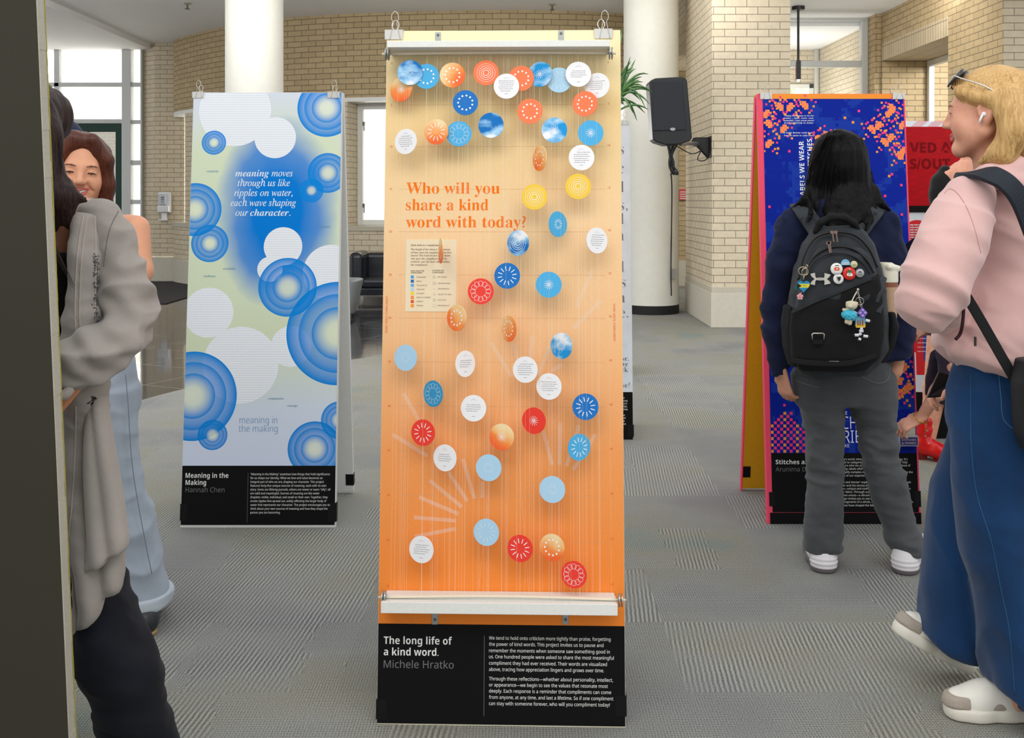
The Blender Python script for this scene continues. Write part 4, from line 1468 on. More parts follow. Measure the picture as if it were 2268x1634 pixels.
DM = {'white': paper('white_paper', (240, 239, 240)), 'blue': paper('azure_paper', (72, 172, 222)), 'navy': paper('deep_blue_paper', (0, 110, 190)), 'teal': paper('teal_blue_paper', (48, 150, 198)),
      'pale': paper('pale_blue_paper', (172, 210, 234)), 'coral': paper('coral_paper', (250, 124, 76)), 'red': paper('red_paper', (238, 58, 42)), 'yellow': paper('yellow_paper', (242, 200, 58)),
      'grad': grad_disc(), 'sky': sky_disc('light_sky_paper', (28, 150, 216)), 'deep': sky_disc('deep_sky_paper', (14, 112, 188))}
M_pat_w = plain('pattern_white', (250, 248, 246), 0.6)
M_pat_f = plain('pattern_faint', (206, 228, 242), 0.6)
M_pat_t = plain('pattern_text', (150, 150, 158), 0.7)
M_thread = plain('white_thread', (240, 232, 214), 0.7)
discs = [
 ('deep', 'faint', *c1(345, 550), 1.0, 'sky printed paper disc at the upper corner, overlapping the azure dotted disc'),
 ('blue', 'dots', *c1(488, 583), 1.0, 'azure paper disc with a ring of dots, half behind a sky disc'),
 ('grad', 'small', *c1(268, 695), 0.91, 'orange to cream paper disc with a fine sunburst, below the first sky disc'),
 ('grad', 'dots', *c1(712, 572), 1.0, 'orange gradient dotted paper disc in the top row beside the coral ringed disc'),
 ('coral', 'rings', *c1(1003, 552), 1.0, 'coral paper disc with white concentric rings'),
 ('white', 'text', *c1(1180, 668), 1.0, 'white paper disc with small writing overlapping a coral dotted disc'),
 ('coral', 'dots', *c1(1308, 600), 1.0, 'coral dotted paper disc half hidden behind a white disc'),
 ('sky', 'small', *c1(1470, 565), 0.95, 'sky printed disc with a fine burst, top row, beside the pale blue disc'),
 ('pale', 'big', *c1(1635, 615), 1.0, 'pale blue sunburst paper disc in the top row, tucked under a white disc'),
 ('white', 'text', *c1(1802, 565), 1.0, 'white paper disc with writing highest on the orange board'),
 ('white', 'text', *c1(1965, 662), 0.96, 'white paper disc partly behind another white disc near the board edge'),
 ('navy', 'dots', *c1(824, 811), 1.0, 'deep blue paper disc with a ring of white dots'),
 ('coral', 'dots', *c1(1383, 885), 1.0, 'coral dotted paper disc hanging free above the light sky disc'),
 ('coral', 'dots', *c1(1860, 820), 0.97, 'coral dotted paper disc overlapping the lower white disc by the edge'),
 ('white', 'text', *c1(308, 1147), 0.91, 'white paper disc with writing above the heading, at the far end from the loudspeaker'),
 ('grad', 'big', *c1(573, 1062), 0.96, 'orange gradient paper disc with a bold white sunburst'),
 ('blue', 'circles', *c1(768, 1080), 1.0, 'azure paper disc with a wreath of thin circles'),
 ('deep', 'none', *c1(1046, 1006), 1.0, 'plain cloudy deep sky paper disc without any symbol'),
 ('sky', 'small', *c1(1595, 1048), 1.0, 'light sky paper disc with a small burst, below the free coral disc'),
 ('blue', 'small', *c1(1909, 1073), 1.0, 'azure paper disc with a small closed burst above a white disc'),
 ('grad', 'dots', *c1(1468, 1292), 0.53, 'orange dotted paper disc turned half edge-on, above the yellow discs'),
 ('white', 'text', *c1(1830, 1286), 1.0, 'white paper disc with writing just above the upper yellow disc'),
 ('yellow', 'rings', *c2(1415, 218), 1.0, 'yellow ringed paper disc, the lower of the two yellow ones'),
 ('yellow', 'rings', *c2(1792, 127), 1.0, 'yellow ringed paper disc, the higher of the two yellow ones'),
 ('blue', 'open', *c2(1617, 453), -0.71, 'azure paper disc turned sideways with an open burst'),
 ('deep', 'rings', *c2(1273, 614), 0.86, 'cloudy sky paper disc with white concentric rings'),
 ('white', 'text', *c2(1953, 593), -0.83, 'white paper disc with writing close to the board edge, level with the legend card top'),
 ('navy', 'big', *c2(1180, 897), 1.0, 'deep blue sunburst paper disc beside the red wreath disc'),
 ('red', 'circles', *c2(952, 1031), 1.0, 'red paper disc with a wreath of circles beside the legend card'),
 ('blue', 'small', *c2(1538, 974), 1.0, 'azure paper disc with a small burst in the middle of the board'),
 ('grad', 'dots', *c2(608, 680), 0.26, 'orange dotted paper disc almost edge-on in front of the legend card'),
 ('grad', 'dots', *c2(745, 1260), 0.79, 'orange dotted paper disc at the lower corner of the legend card'),
 ('grad', 'dots', *c2(1193, 1352), 0.6, 'orange and cream dotted paper disc turned sideways below the red wreath disc'),
 ('sky', 'open', *c2(1647, 1500), 0.81, 'sky paper disc with a burst, turned slightly, hanging over the printed rays'),
 ('pale', 'open', *c3(305, 203), 0.92, 'pale blue paper disc hanging alone below the legend card'),
 ('white', 'text', *c3(819, 255), -0.70, 'white paper disc turned sideways, narrow, at mid board'),
 ('white', 'text', *c3(1336, 305), 0.95, 'white paper disc with writing over the printed fan of rays'),
 ('white', 'text', *c3(1540, 450), 0.96, 'white paper disc just below the white one over the ray fan'),
 ('teal', 'circles', *c3(542, 512), 0.8, 'teal blue paper disc with a wreath of circles'),
 ('white', 'text', *c3(890, 637), 0.98, 'white paper disc with writing beside the teal wreath disc'),
 ('red', 'small', *c3(1410, 745), 0.9, 'red paper disc with a small closed burst'),
 ('navy', 'big', *c3(1855, 625), 1.0, 'deep blue sunburst paper disc above the azure sunburst disc'),
 ('red', 'big', *c3(455, 848), 0.94, 'red sunburst paper disc over a printed ray, above a white disc'),
 ('grad', 'small', *c3(1132, 885), 0.95, 'orange and yellow paper disc with a fine burst beside the red small-burst disc'),
 ('blue', 'big', *c3(1800, 973), -0.86, 'azure sunburst paper disc near the printed rays at the edge'),
 ('white', 'text', *c3(644, 1065), 0.91, 'white paper disc with writing below the red sunburst disc'),
 ('pale', 'open', *c3(1020, 1150), 0.98, 'pale blue paper disc beside a white disc above the ray fan'),
 ('pale', 'open', *c3(1568, 1337), 0.98, 'pale blue paper disc hanging alone in clear orange'),
 ('pale', 'big', *c4(849, 186), 0.97, 'pale blue sunburst paper disc at the tip of the ray fan'),
 ('white', 'text', *c4(392, 307), 0.95, 'white paper disc lowest on the board'),
 ('red', 'big', *c4(1086, 300), 0.97, 'red sunburst paper disc beside a yellow and orange dotted disc'),
 ('grad', 'dots', *c4(1312, 293), 0.93, 'cream and orange dotted paper disc between two red discs near the bottom rail'),
 ('red', 'circles', *c4(1465, 484), 0.96, 'red wreath paper disc lowest of all, just above the bottom rail')]
RD = 0.0352
def bow_at(u, bow):
    return bow * math.sin(math.pi * min(1, max(0, (u + hw) / (2 * hw))))
rnd = random.Random(5)
thread_u = []
for i, (col, pat, px, py, asp, lab) in enumerate(discs):
    n = NS + {0: 0.005, 1: 0.001, 2: -0.014, 7: 0.003, 8: -0.003, 9: 0.006, 10: -0.003, 13: 0.004, 5: 0.006, 6: 0.0, 15: 0.003, 16: -0.001}.get(i, 0.003 if col == 'white' else 0.0)
    u, v = B.uv(px, py, n)
    c = B(u, v, n)
    r = thing('paper_disc', c, lab, 'paper disc', 'round paper discs on the orange board')
    yaw = math.acos(min(1, abs(asp))) * (1 if asp > 0 else -1)
    cu, sn = math.cos(yaw), math.sin(yaw)
    A = B.U * cu + B.N * sn
    Nn = B.N * cu - B.U * sn
    def fd(a, b_, k, A=A, Nn=Nn, c=c): return c + A * a + B.V * b_ + Nn * k
    mb = MB()
    ring_ = [(RD * math.cos(2 * math.pi * k / 48), RD * math.sin(2 * math.pi * k / 48)) for k in range(48)]
    mb.prism([fd(a, b_, -0.0008) for a, b_ in ring_], Nn * 0.0016)
    mb.build('disc', DM[col], r)
    mb = MB()
    def arc(cx, cy, R0, R1, N_=24):
        for k in range(N_):
            t0, t1 = 2 * math.pi * k / N_, 2 * math.pi * (k + 1) / N_
            mb.poly([fd(cx + R0 * math.cos(t0), cy + R0 * math.sin(t0), .0011), fd(cx + R1 * math.cos(t0), cy + R1 * math.sin(t0), .0011), fd(cx + R1 * math.cos(t1), cy + R1 * math.sin(t1), .0011), fd(cx + R0 * math.cos(t1), cy + R0 * math.sin(t1), .0011)])
    def spokes(r0, r1, w, N_=12):
        for k in range(N_):
            t0 = 2 * math.pi * (k + 0.35) / N_
            e, q = (math.cos(t0), math.sin(t0)), (-math.sin(t0) * w, math.cos(t0) * w)
            mb.poly([fd(e[0] * r0 + q[0], e[1] * r0 + q[1], .0011), fd(e[0] * r0 - q[0], e[1] * r0 - q[1], .0011), fd(e[0] * r1 - q[0], e[1] * r1 - q[1], .0011), fd(e[0] * r1 + q[0], e[1] * r1 + q[1], .0011)])
    pm = M_pat_w
    if pat == 'dots':
        for k in range(11):
            t0 = 2 * math.pi * (k + 0.5) / 11
            arc(RD * .57 * math.cos(t0), RD * .57 * math.sin(t0), 0.0, RD * .075, 10)
    elif pat == 'rings':
        for q, w in ((.22, .045), (.38, .035), (.54, .028), (.72, .02)): arc(0, 0, RD * (q - w / 2), RD * (q + w / 2), 40)
    elif pat == 'circles':
        for k in range(12):
            t0 = 2 * math.pi * k / 12
            arc(RD * .6 * math.cos(t0), RD * .6 * math.sin(t0), RD * .185, RD * .205, 20)
        if col in ('blue', 'teal'): pm = M_pat_f
    elif pat == 'big':
        spokes(RD * .40, RD * .74, RD * .028)
        if col == 'pale': pm = M_pat_f
    elif pat == 'small': spokes(RD * .04, RD * .38, RD * .014)
    elif pat == 'open':
        spokes(RD * .2, RD * .42, RD * .022)
        if col == 'pale': pm = M_pat_f
    elif pat == 'faint':
        spokes(RD * .1, RD * .42, RD * .014); pm = M_pat_f
    elif pat == 'text':
        pm = M_pat_t
        rl = rnd.choice((4, 5, 6))
        for k in range(rl):
            y = RD * (0.16 * (rl / 2 - k - 0.5))
            x = -RD * (0.62 - 0.10 * abs(k - rl / 2) * rnd.random())
            end = RD * (0.62 - 0.22 * rnd.random()) if k < rl - 1 else RD * 0.3
            while x < end:
                l = RD * rnd.uniform(.06, .16)
                mb.poly([fd(x, y, .0011), fd(x + l, y, .0011), fd(x + l, y + RD * .04, .0011), fd(x, y + RD * .04, .0011)])
                x += l + RD * .035
        for k in range(7):
            x = RD * (-.2 + .06 * k); y = RD * (.66 - .9 * (k - 3) ** 2 * .012)
            mb.poly([fd(x, y, .0011), fd(x + RD * .035, y, .0011), fd(x + RD * .035, y + RD * .03, .0011), fd(x, y + RD * .03, .0011)])
        mb.poly([fd(-RD * .12, -RD * .62, .0011), fd(RD * .12, -RD * .62, .0011), fd(RD * .12, -RD * .59, .0011), fd(-RD * .12, -RD * .59, .0011)])
    if mb.v:
        mb.build('printed_symbol' if pat != 'text' else 'printed_writing', pm, r)
    u_t = u + rnd.uniform(-0.002, 0.002)
    mb = MB(); mb.tube([B(u_t, v_top - 0.0038 + bow_at(u_t, 0.003), NS), B(u, v, n - 0.001), B(u_t, v_bot + 0.004 + bow_at(u_t, 0.006), NS)], 0.00016, 5)
    mb.build('string', M_thread, r)
    thread_u.append(u)
rnd = random.Random(9)
for k in range(24):
    u = -hw + 0.03 + (B.w - 0.06) * (k + rnd.uniform(0.1, 0.9)) / 24
    mb = MB()
    u2 = u + rnd.uniform(-0.003, 0.003)
    if k in (11, 14): u2 = u + (0.09 if k == 11 else -0.12)
    mb.tube([B(u, v_top - 0.0038 + bow_at(u, 0.003), NS), B((u + u2) / 2, 0.95, NS - 0.004 - 0.0012 * (k % 5)), B(u2, v_bot + 0.004 + bow_at(u2, 0.006), NS)], 0.00013, 5)
    tagged(mb.build('thread', M_thread, base=B(u, v_top, NS - 0.008)), 'bare white thread stretched between the two rails of the orange board', 'thread', 'bare threads on the orange board')

# ------------------------------------------------ the blue board with ripples
B2 = Board(1168.5, 399, 743, tilt=5.7)
a_frame(B2, 'display board with blue ripple circles and white text bubbles', M_board, M_board, spread=0.30)
hw2 = B2.w / 2
def ring_group():
    g = bpy.data.node_groups.new('ripple', 'ShaderNodeTree')
    itf = g.interface
    itf.new_socket('Color', in_out='INPUT', socket_type='NodeSocketColor')
    itf.new_socket('P', in_out='INPUT', socket_type='NodeSocketVector')
    itf.new_socket('C', in_out='INPUT', socket_type='NodeSocketVector')
    itf.new_socket('R', in_out='INPUT', socket_type='NodeSocketFloat')
    itf.new_socket('Color', in_out='OUTPUT', socket_type='NodeSocketColor')
    N = g.nodes; L = g.links
    i, o = N.new('NodeGroupInput'), N.new('NodeGroupOutput')
    d = N.new('ShaderNodeVectorMath'); d.operation = 'DISTANCE'
    L.new(i.outputs['P'], d.inputs[0]); L.new(i.outputs['C'], d.inputs[1])
    q = N.new('ShaderNodeMath'); q.operation = 'DIVIDE'
    L.new(d.outputs['Value'], q.inputs[0]); L.new(i.outputs['R'], q.inputs[1])
    def ramp(stops):
        r = N.new('ShaderNodeValToRGB'); e = r.color_ramp.elements
        while len(e) < len(stops): e.new(0.5)
        for x, (p, v) in zip(e, stops):
            x.position = p; x.color = (v, v, v, 1)
        L.new(q.outputs[0], r.inputs[0])
        return r.outputs[0]
    pale = ramp([(0.0, 0.75), (0.3, 0.7), (0.5, 0.0)])
    al = ramp([(0.0, 0.0), (0.20, 0.06), (0.36, 0.5), (0.50, 0.98), (0.51, 0.66), (0.62, 0.76), (0.755, 0.98), (0.765, 0.70), (0.86, 0.82), (0.985, 1.0), (0.995, 0.95), (1.0, 0.0)])
    m1 = N.new('ShaderNodeMix'); m1.data_type = 'RGBA'
    L.new(pale, m1.inputs[0]); L.new(i.outputs['Color'], m1.inputs[6]); m1.inputs[7].default_value = rgb(232, 238, 208)
    m2 = N.new('ShaderNodeMix'); m2.data_type = 'RGBA'
    L.new(al, m2.inputs[0]); L.new(m1.outputs[2], m2.inputs[6]); m2.inputs[7].default_value = rgb(0, 134, 220)
    L.new(m2.outputs[2], o.inputs[0])
    return g
RG = ring_group()
def blue_print():
    t = NT('ripple_poster')
    uv = t.uv()
    def pc(px, py):
        u, v = B2.uv(px, py); return (u, v, 0)
    s = t.sep(uv)
    _, vt = B2.uv(570, 197); _, vm = B2.uv(570, 1031)
    f = t.math('DIVIDE', t.math('SUBTRACT', s[1], vm), vt - vm)
    c = t.ramp(f, [(0.0, rgb(214, 222, 242)), (0.14, rgb(212, 222, 236)), (0.30, rgb(212, 222, 190)), (0.60, rgb(214, 226, 196)), (0.86, rgb(216, 226, 196)), (1.0, rgb(216, 222, 236))])
    e = t.math('DIVIDE', t.math('ABSOLUTE', s[0]), hw2)
    c = t.mix(t.math('MULTIPLY', t.ramp(e, [(0.82, 0), (1.0, 1)]), t.ramp(f, [(0.82, 0), (1, 1)])), c, rgb(216, 222, 236))
    # soft blue cloud in the middle
    u0, v0, _ = pc(612, 468)
    q = t.comb(t.math('DIVIDE', t.math('SUBTRACT', s[0], u0), B2.m(138, 468)), t.math('DIVIDE', t.math('SUBTRACT', s[1], v0), B2.m(222, 468)))
    w = t.math('MULTIPLY', t.math('SUBTRACT', t.noise(uv, 5, 2), 0.5), 0.25)
    r = t.math('ADD', t.vmath('LENGTH', q), w)
    c = t.mix(t.ramp(r, [(0.40, 1.0), (0.66, 0.85), (0.85, 0.4), (1.05, 0.0)]), c, rgb(0, 124, 214))
    # white bubbles ruled with fine writing
    def disc(px, py, R, c):
        u, v, _ = pc(px, py)
        d = t.vmath('DISTANCE', uv, (u, v, 0))
        return t.math('LESS_THAN', d, B2.m(R, py))
    row = t.math('FRACT', t.math('MULTIPLY', s[1], 1 / 0.0102))
    wr = t.noise(t.comb(t.math('MULTIPLY', s[0], 420.0), t.math('FLOOR', t.math('MULTIPLY', s[1], 1 / 0.0102))), 1.0, 1)
    ink = t.math('MULTIPLY', t.math('LESS_THAN', row, 0.45), t.ramp(wr, [(0.40, 0.0), (0.5, 0.20)]))
    bub = t.mix(ink, rgb(240, 244, 248), rgb(120, 140, 170))
    tot = None
    for px, py, R in ((520.8, 245, 79.6), (609.7, 304.7, 46), (627, 545.6, 42.6), (598, 596, 28), (733, 604, 62), (462, 692, 55), (533, 808, 84), (645, 767, 45)):
        m = disc(px, py, R, None)
        tot = m if tot is None else t.math('MAXIMUM', tot, m)
    c = t.mix(tot, c, bub)
    for px, py, R in ((723.7, 239, 65), (474, 316, 27), (726, 383, 44.5), (690, 422, 26.5), (432, 464, 59), (465, 539, 41.5), (637, 636, 65), (748, 738, 114), (427, 877, 98), (471, 963, 33), (697, 993.6, 60), (752, 930, 41)):
        g = t.n('ShaderNodeGroup'); g.node_tree = RG
        t.L.new(c, g.inputs['Color']); t.L.new(uv, g.inputs['P'])
        g.inputs['C'].default_value = pc(px, py); g.inputs['R'].default_value = B2.m(R, py)
        c = g.outputs[0]
    t.base(c, 0.65, 0, 0.08)
    return t.m
vm2 = B2.uv(571, 1031)[1]
mb = MB(); uvrect(B2, mb, -hw2 + 0.002, hw2 - 0.004, vm2, B2.L - 0.002, 0.0015)
mb.build('poster', blue_print(), B2.root)
mb = MB(); mb.slab(B2, -hw2 + 0.002, hw2 - 0.004, 0.012, vm2, 0.0, 0.0015); mb.build('caption_panel', M_cap, B2.root)
M_w2 = plain('lettering_pale', (226, 238, 248), 0.7)
def c5(x, y): return 380 + x / 3.026, 160 + y / 3.026
it = []
for s, x0, x1, y, st in (('meaning', 427, 653, 698, SERIF_BI), ('moves', 670, 812, 698, SERIF_I), ('through us like', 443, 794, 763, SERIF_I), ('ripples on water,', 420, 812, 829, SERIF_I), ('each wave shaping', 396, 834, 896, SERIF_I), ('our', 428, 514, 962, SERIF_I), ('character.', 527, 797, 962, SERIF_BI)):
    a, py = c5(x0, y); b_, _ = c5(x1, y)
    it.append((s, a, b_, py, 14.5, st, 0.006 if st is SERIF_I else 0.0, {'n': 0.0022, 'ch': 0.68}))
lines(B2, M_w2, 'quote_lettering', it)
def c6(x, y): return 380 + x / 3.205, 680 + y / 3.205
it = []
for s, x0, x1, y in (('meaning in', 483, 750, 825), ('the making', 478, 753, 885)):
    a, py = c6(x0, y); b_, _ = c6(x1, y)
    it.append((s, a, b_, py, 15.0, SANS, -0.018, {'n': 0.0022}))
lines(B2, plain('lettering_blue', (70, 128, 180), 0.7), 'subtitle_lettering', it)
it = []
for s, x0, x1, y, f in (('creativity', 235, 316, 670, c5), ('diligence', 990, 1066, 1040, c5), ('sociability', 345, 430, 1322, c5), ('resilience', 215, 297, 1372, c5), ('compassion', 686, 796, 655, c6), ('courage', 822, 895, 706, c6)):
    a, py = f(x0, y); b_, _ = f(x1, y)
    it.append((s, a, b_, py, 5.0, SERIF_BI, 0.0, {'n': 0.0022, 'res': 2}))
M_dusty = plain('lettering_dusty_blue', (110, 158, 186), 0.7)
for w_ in it: lines(B2, M_dusty, 'word_lettering', [w_])
it = []
for s, x0, x1, y, m in (('Meaning in the', 100, 404, 1211, 0), ('Making', 100, 246, 1261, 0)):
    a, py = c6(x0, y); b_, _ = c6(x1, y)
    it.append((s, a, b_, py, 10.6, SANS_B, -0.004, {'n': 0.0022}))
lines(B2, M_txt_w, 'title_lettering', it)
a, py = c6(100, 1313); b_, _ = c6(376, 1313)
lines(B2, M_txt_g, 'name_lettering', [('Hannah Chen', a, b_, py, 10.6, SANS, 0.0, {'n': 0.0022})])
tx = ['\u201cMeaning in the Making\u201d examines how things that hold significance', 'for us shape our identity. What we love and value becomes an', 'integral part of who we are, shaping our character. This project', 'features forty-five unique sources of meaning, each with its own', 'story. Some are lifelong pursuits, others are newer or seem \u201csilly\u201d; all', 'are valid and meaningful. Sources of meaning are like water', 'droplets: visible, individual, and small on their own. Together, they', 'create ripples that spread out, subtly affecting the larger body of', 'water that represents our character. The project encourages you to', 'think about your own sources of meaning and how they shape the', 'person you are becoming.']
it = []
for i, (s, x1) in enumerate(zip(tx, [1124, 1073, 1082, 1098, 1127, 1051, 1109, 1100, 1124, 1108, 772])):
    a, py = c6(560, 1192 + i * 27.2); b_, _ = c6(x1, 0)
    it.append((s, a, b_, py, 4.6, SANS, 0.0, {'n': 0.0022, 'res': 2}))
lines(B2, M_txt_w, 'body_lettering', it)
u, v0 = B2.uv(*c6(536, 1528)); _, v1 = B2.uv(*c6(540, 1175))
mb = MB(); mb.rect(B2, u - .0006, u + .0006, v0, v1, 0.0022); mb.build('rule', M_txt_g, B2.root)
tape(B2, -hw2 - 0.002, -hw2 + 0.028, 0.03, 0.10); tape(B2, hw2 - 0.032, hw2 + 0.003, 0.025, 0.105)
mb = MB(); mb.slab(B2.fb, hw2 - 0.036, hw2 + 0.002, 0.045, 0.10, -0.002, 0.032); mb.build('tape', M_tape, B2.root)
clip(B2, 427, 452, 'wire binder clip on the blue board nearest the glazed doors', 197)
clip(B2, 726, 753, 'wire binder clip on the blue board nearest the orange board', 197)

# ------------------------------------------------ the pixel pattern board behind the person with the backpack
B3 = Board(1160, 1700, 2040, tilt=5.75)
M_yellow = plain('mustard_paint', (206, 158, 8), 0.6, grain=0.06, scale=90)
M_pink = plain('pink_paint', (244, 72, 104), 0.6, grain=0.03)
a_frame(B3, 'navy display board with pink and orange pixel flowers and pink edges', M_pink, M_yellow, spread=0.30)
hw3 = B3.w / 2
vm3 = B3.uv(1870, 1003)[1]; vt3 = B3.uv(1870, 219)[1]; vl3 = B3.uv(1870, 1134)[1]
ul, ur = B3.uv(1708, 1003)[0], B3.uv(2030, 1003)[0]
def blue3():
    t = NT('navy_poster')
    uv = t.uv(); s = t.sep(uv)
    g = 0.0072
    a = t.math('FRACT', t.math('DIVIDE', s[0], g)); b_ = t.math('FRACT', t.math('DIVIDE', s[1], g))
    ea = t.math('ABSOLUTE', t.math('SUBTRACT', a, 0.5)); eb = t.math('ABSOLUTE', t.math('SUBTRACT', b_, 0.5))
    m = t.math('MAXIMUM', ea, eb)
    line = t.math('MULTIPLY', t.math('GREATER_THAN', m, 0.22), t.math('LESS_THAN', m, 0.40))
    cell = t.comb(t.math('FLOOR', t.math('DIVIDE', s[0], g * 2)), t.math('FLOOR', t.math('DIVIDE', s[1], g * 2)))
    n = t.math('ADD', t.math('MULTIPLY', t.noise(t.vmath('MULTIPLY', cell, (g * 2, g * 2, 0)), 9, 2), 0.8), t.math('MULTIPLY', t.noise(cell, 1.7, 1), 0.25))
    k = t.math('MULTIPLY', line, t.ramp(n, [(0.54, 0.0), (0.57, 0.42)]))
    t.base(t.mix(k, rgb(4, 34, 148), rgb(52, 104, 200)), 0.6, 0, 0.1)
    return t.m
mb = MB(); uvrect(B3, mb, ul, ur, vm3, vt3, 0.0015); mb.build('poster', blue3(), B3.root)
mb = MB(); mb.slab(B3, ul, ur, vl3, vm3, 0.0, 0.0015); mb.build('caption_panel', M_cap, B3.root)
mb = MB(); mb.slab(B3, -hw3 + 0.012, hw3 + 0.001, 0.0, vl3 - 0.002, 0.0, 0.003); mb.build('bottom_strip', M_cap, B3.root)
mb = MB(); mb.slab(B3, -hw3 + 0.03, hw3 - 0.002, vt3, B3.L - 0.002, 0.0, 0.002); mb.build('top_strip', plain('orange_paint', (246, 146, 30), 0.6), B3.root)
# pixel squares
PK, OR = 0, 1
sq = MB()
ncell = [0]
def cell(px, py, k, sz=4.9):
    sq.cur = k
    u, v = B3.uv(px, py); h = B3.m(sz / 2, py)
    u0, u1 = max(ul + .001, u - h), min(ur - .001, u + h)
    ncell[0] += 1
    if u1 > u0: sq.rect(B3, u0, u1, v - h, v + h, 0.0018 + (ncell[0] % 60) * 0.00001)
def motif(px, py, s=4.75, flip=1):
    """a stitched flower: bright body with a pink heart, dotted arms around it"""
    body_ = [(-1, 0), (0, 0), (1, 0), (-1, 1), (0, 1), (1, 1), (0, -1), (2, 0), (1, -1), (-1, 2), (0, 2)]
    for x, y in body_: cell(px + x * s * flip, py + y * s, OR if (x + y) % 2 == 0 else 2, s * 1.02)
    for x, y, k in ((-3, -2, PK), (-2, -3, OR), (3, -2, PK), (4, 0, PK), (3, 3, OR), (-3, 3, PK), (-4, 1, OR), (2, 4, PK), (-2, 4, OR), (5, -2, OR), (0, -4, PK), (-5, -1, PK), (4, 5, OR)): cell(px + x * s * flip, py + y * s, k, s * 0.98)
for px, py, fl in ((1697, 250, 1), (1703, 272, -1), (1749, 235, 1), (1783, 231, -1), (1702, 316, 1), (1735, 283, 1), (1728, 234, -1),
                   (1968, 249, 1), (1976, 237, -1), (1945, 276, 1), (1932, 284, -1), (1998, 275, 1), (1972, 303, 1), (1961, 313, -1), (2000, 332, 1), (1994, 342, -1), (1826, 298, 1), (1816, 306, -1)):
    motif(px, py, 4.7, fl)
for px, py, fl in ((1985, 702, 1), (1988, 760, -1), (2000, 812, 1), (2012, 780, 1), (1990, 838, -1), (2010, 856, 1), (2016, 720, -1), (1992, 870, 1)):
    motif(px, py, 5.6, fl)
for px, py, k in ((1902, 246, PK), (1889, 271, OR), (1871, 261, OR), (1748, 335, PK), (1723, 329, OR), (1704, 458, PK), (1969, 390, OR), (1975, 386, PK), (1996, 410, PK), (1960, 434, PK), (1997, 475, PK), (1737, 897, PK), (1717, 228, OR), (1728, 222, OR), (1710, 222, PK), (1715, 262, PK), (1720, 297, OR)):
    cell(px, py, k, 5.4)
s = 7.0
for r_ in range(15):
    for q in range(20):
        x, y = 1710 + q * s, 999 - r_ * s
        lim = 999 - (62 + 26 * math.sin(q * 0.42) + q * 1.2) if q < 16 else 999 - (62 - (q - 15) * 14)
        if y > lim and (q + r_) % 2 == 0 and x < 1850 and not (q > 12 and r_ < (q - 12) * 1.3):
            cell(x, y, OR if (q % 4 == 0 and r_ % 2 == 0) else PK, 6.3)
for q in range(46):
    x = 1706 + q * 7.0
    for r_ in range(26):
        pass
sq.build('pixel_pattern', [plain('pixel_pink', (250, 48, 120), 0.6), plain('pixel_orange', (252, 150, 52), 0.6), plain('pixel_salmon', (252, 116, 96), 0.6)], B3.root)
M_w3 = plain('lettering_bright', (240, 242, 248), 0.6)
def c7(x, y): return 1640 + x / 3.404, y / 3.404
mb = MB()
for s_, x0, x1, y in (('I enjoy being near or on the', 331, 551, 878), ('water - lake, river, sea,', 324, 551, 896), ('waterfall. I feel great peace', 324, 553, 914), ('from proximity to water', 326, 550, 932), ('I hate being cold but I', 327, 557, 1006), ('love to swim in cold rivers', 328, 557, 1027)):
    a, py = c7(x0, y); b_, _ = c7(x1, y)
    B3.write(mb, s_, a, py, 3.1, SANS_I, 0.005, b_, n=0.0022, res=1)
mb.build('verse_lettering', M_w3, B3.root, fix=False); mb = MB()
def c8(x, y): return 1640 + x / 3.2674, 260 + y / 3.2674
B3.write(mb, 'LABELS WE WEAR', *c8(468, 590), 10.9, SANS_B, -0.006, n=0.0022, rot=math.pi / 2)
u_, v_ = B3.uv(*c8(516, 156))
write(mb, B3, 'ONLY STITCHES', u_, v_, B3.m(10.9, 350) / .714, SANS_B, -0.006, None, 'R', 0.0022, math.pi / 2)
mb.build('slogan_lettering', M_w3, B3.root, fix=False); mb = MB()
def c9(x, y): return 1680 + x / 4.539, 820 + y / 4.539
for s_, x1, y, cap in (('WE ARE', 891, 444, 7.0), ('WE MAKE', 912, 772, 7.0)):
    a, py = c9(x1, y); B3.write(mb, s_, a, py, cap, SANS, 0.0, n=0.0022, align='R')
u_, v_ = B3.uv(*c9(835, 588)); write(mb, B3, 'STIT', u_, v_, B3.m(27, 950) / .714, SANS, -0.004, None, 'R', 0.0022)
write(mb, B3, 'CHES', u_ + 0.003, v_, B3.m(27, 950) / .714, SANS, -0.004, B3.m(62, 950), 'L', 0.0022)
u_, v_ = B3.uv(*c9(845, 727)); write(mb, B3, 'STO', u_, v_, B3.m(27, 980) / .714, SANS, -0.004, None, 'R', 0.0022)
write(mb, B3, 'RIES', u_ + 0.004, v_, B3.m(27, 980) / .714, SANS, -0.004, B3.m(54, 980), 'L', 0.0022)
mb.build('poster_lettering', M_w3, B3.root, fix=False)
def c10(x, y): return 1640 + x / 2.8674, 720 + y / 2.8674
mb = MB(); a, py = c10(223, 882); B3.write(mb, 'Stitches and Stories', a, py, 9.6, SANS_B, -0.004, n=0.0022); mb.build('title_lettering', M_txt_w, B3.root, fix=False)
mb = MB(); a, py = c10(223, 928); B3.write(mb, 'Arunima Da', a, py, 9.6, SANS, 0.0, n=0.0022); mb.build('name_lettering', M_txt_g, B3.root, fix=False)
mb = MB()
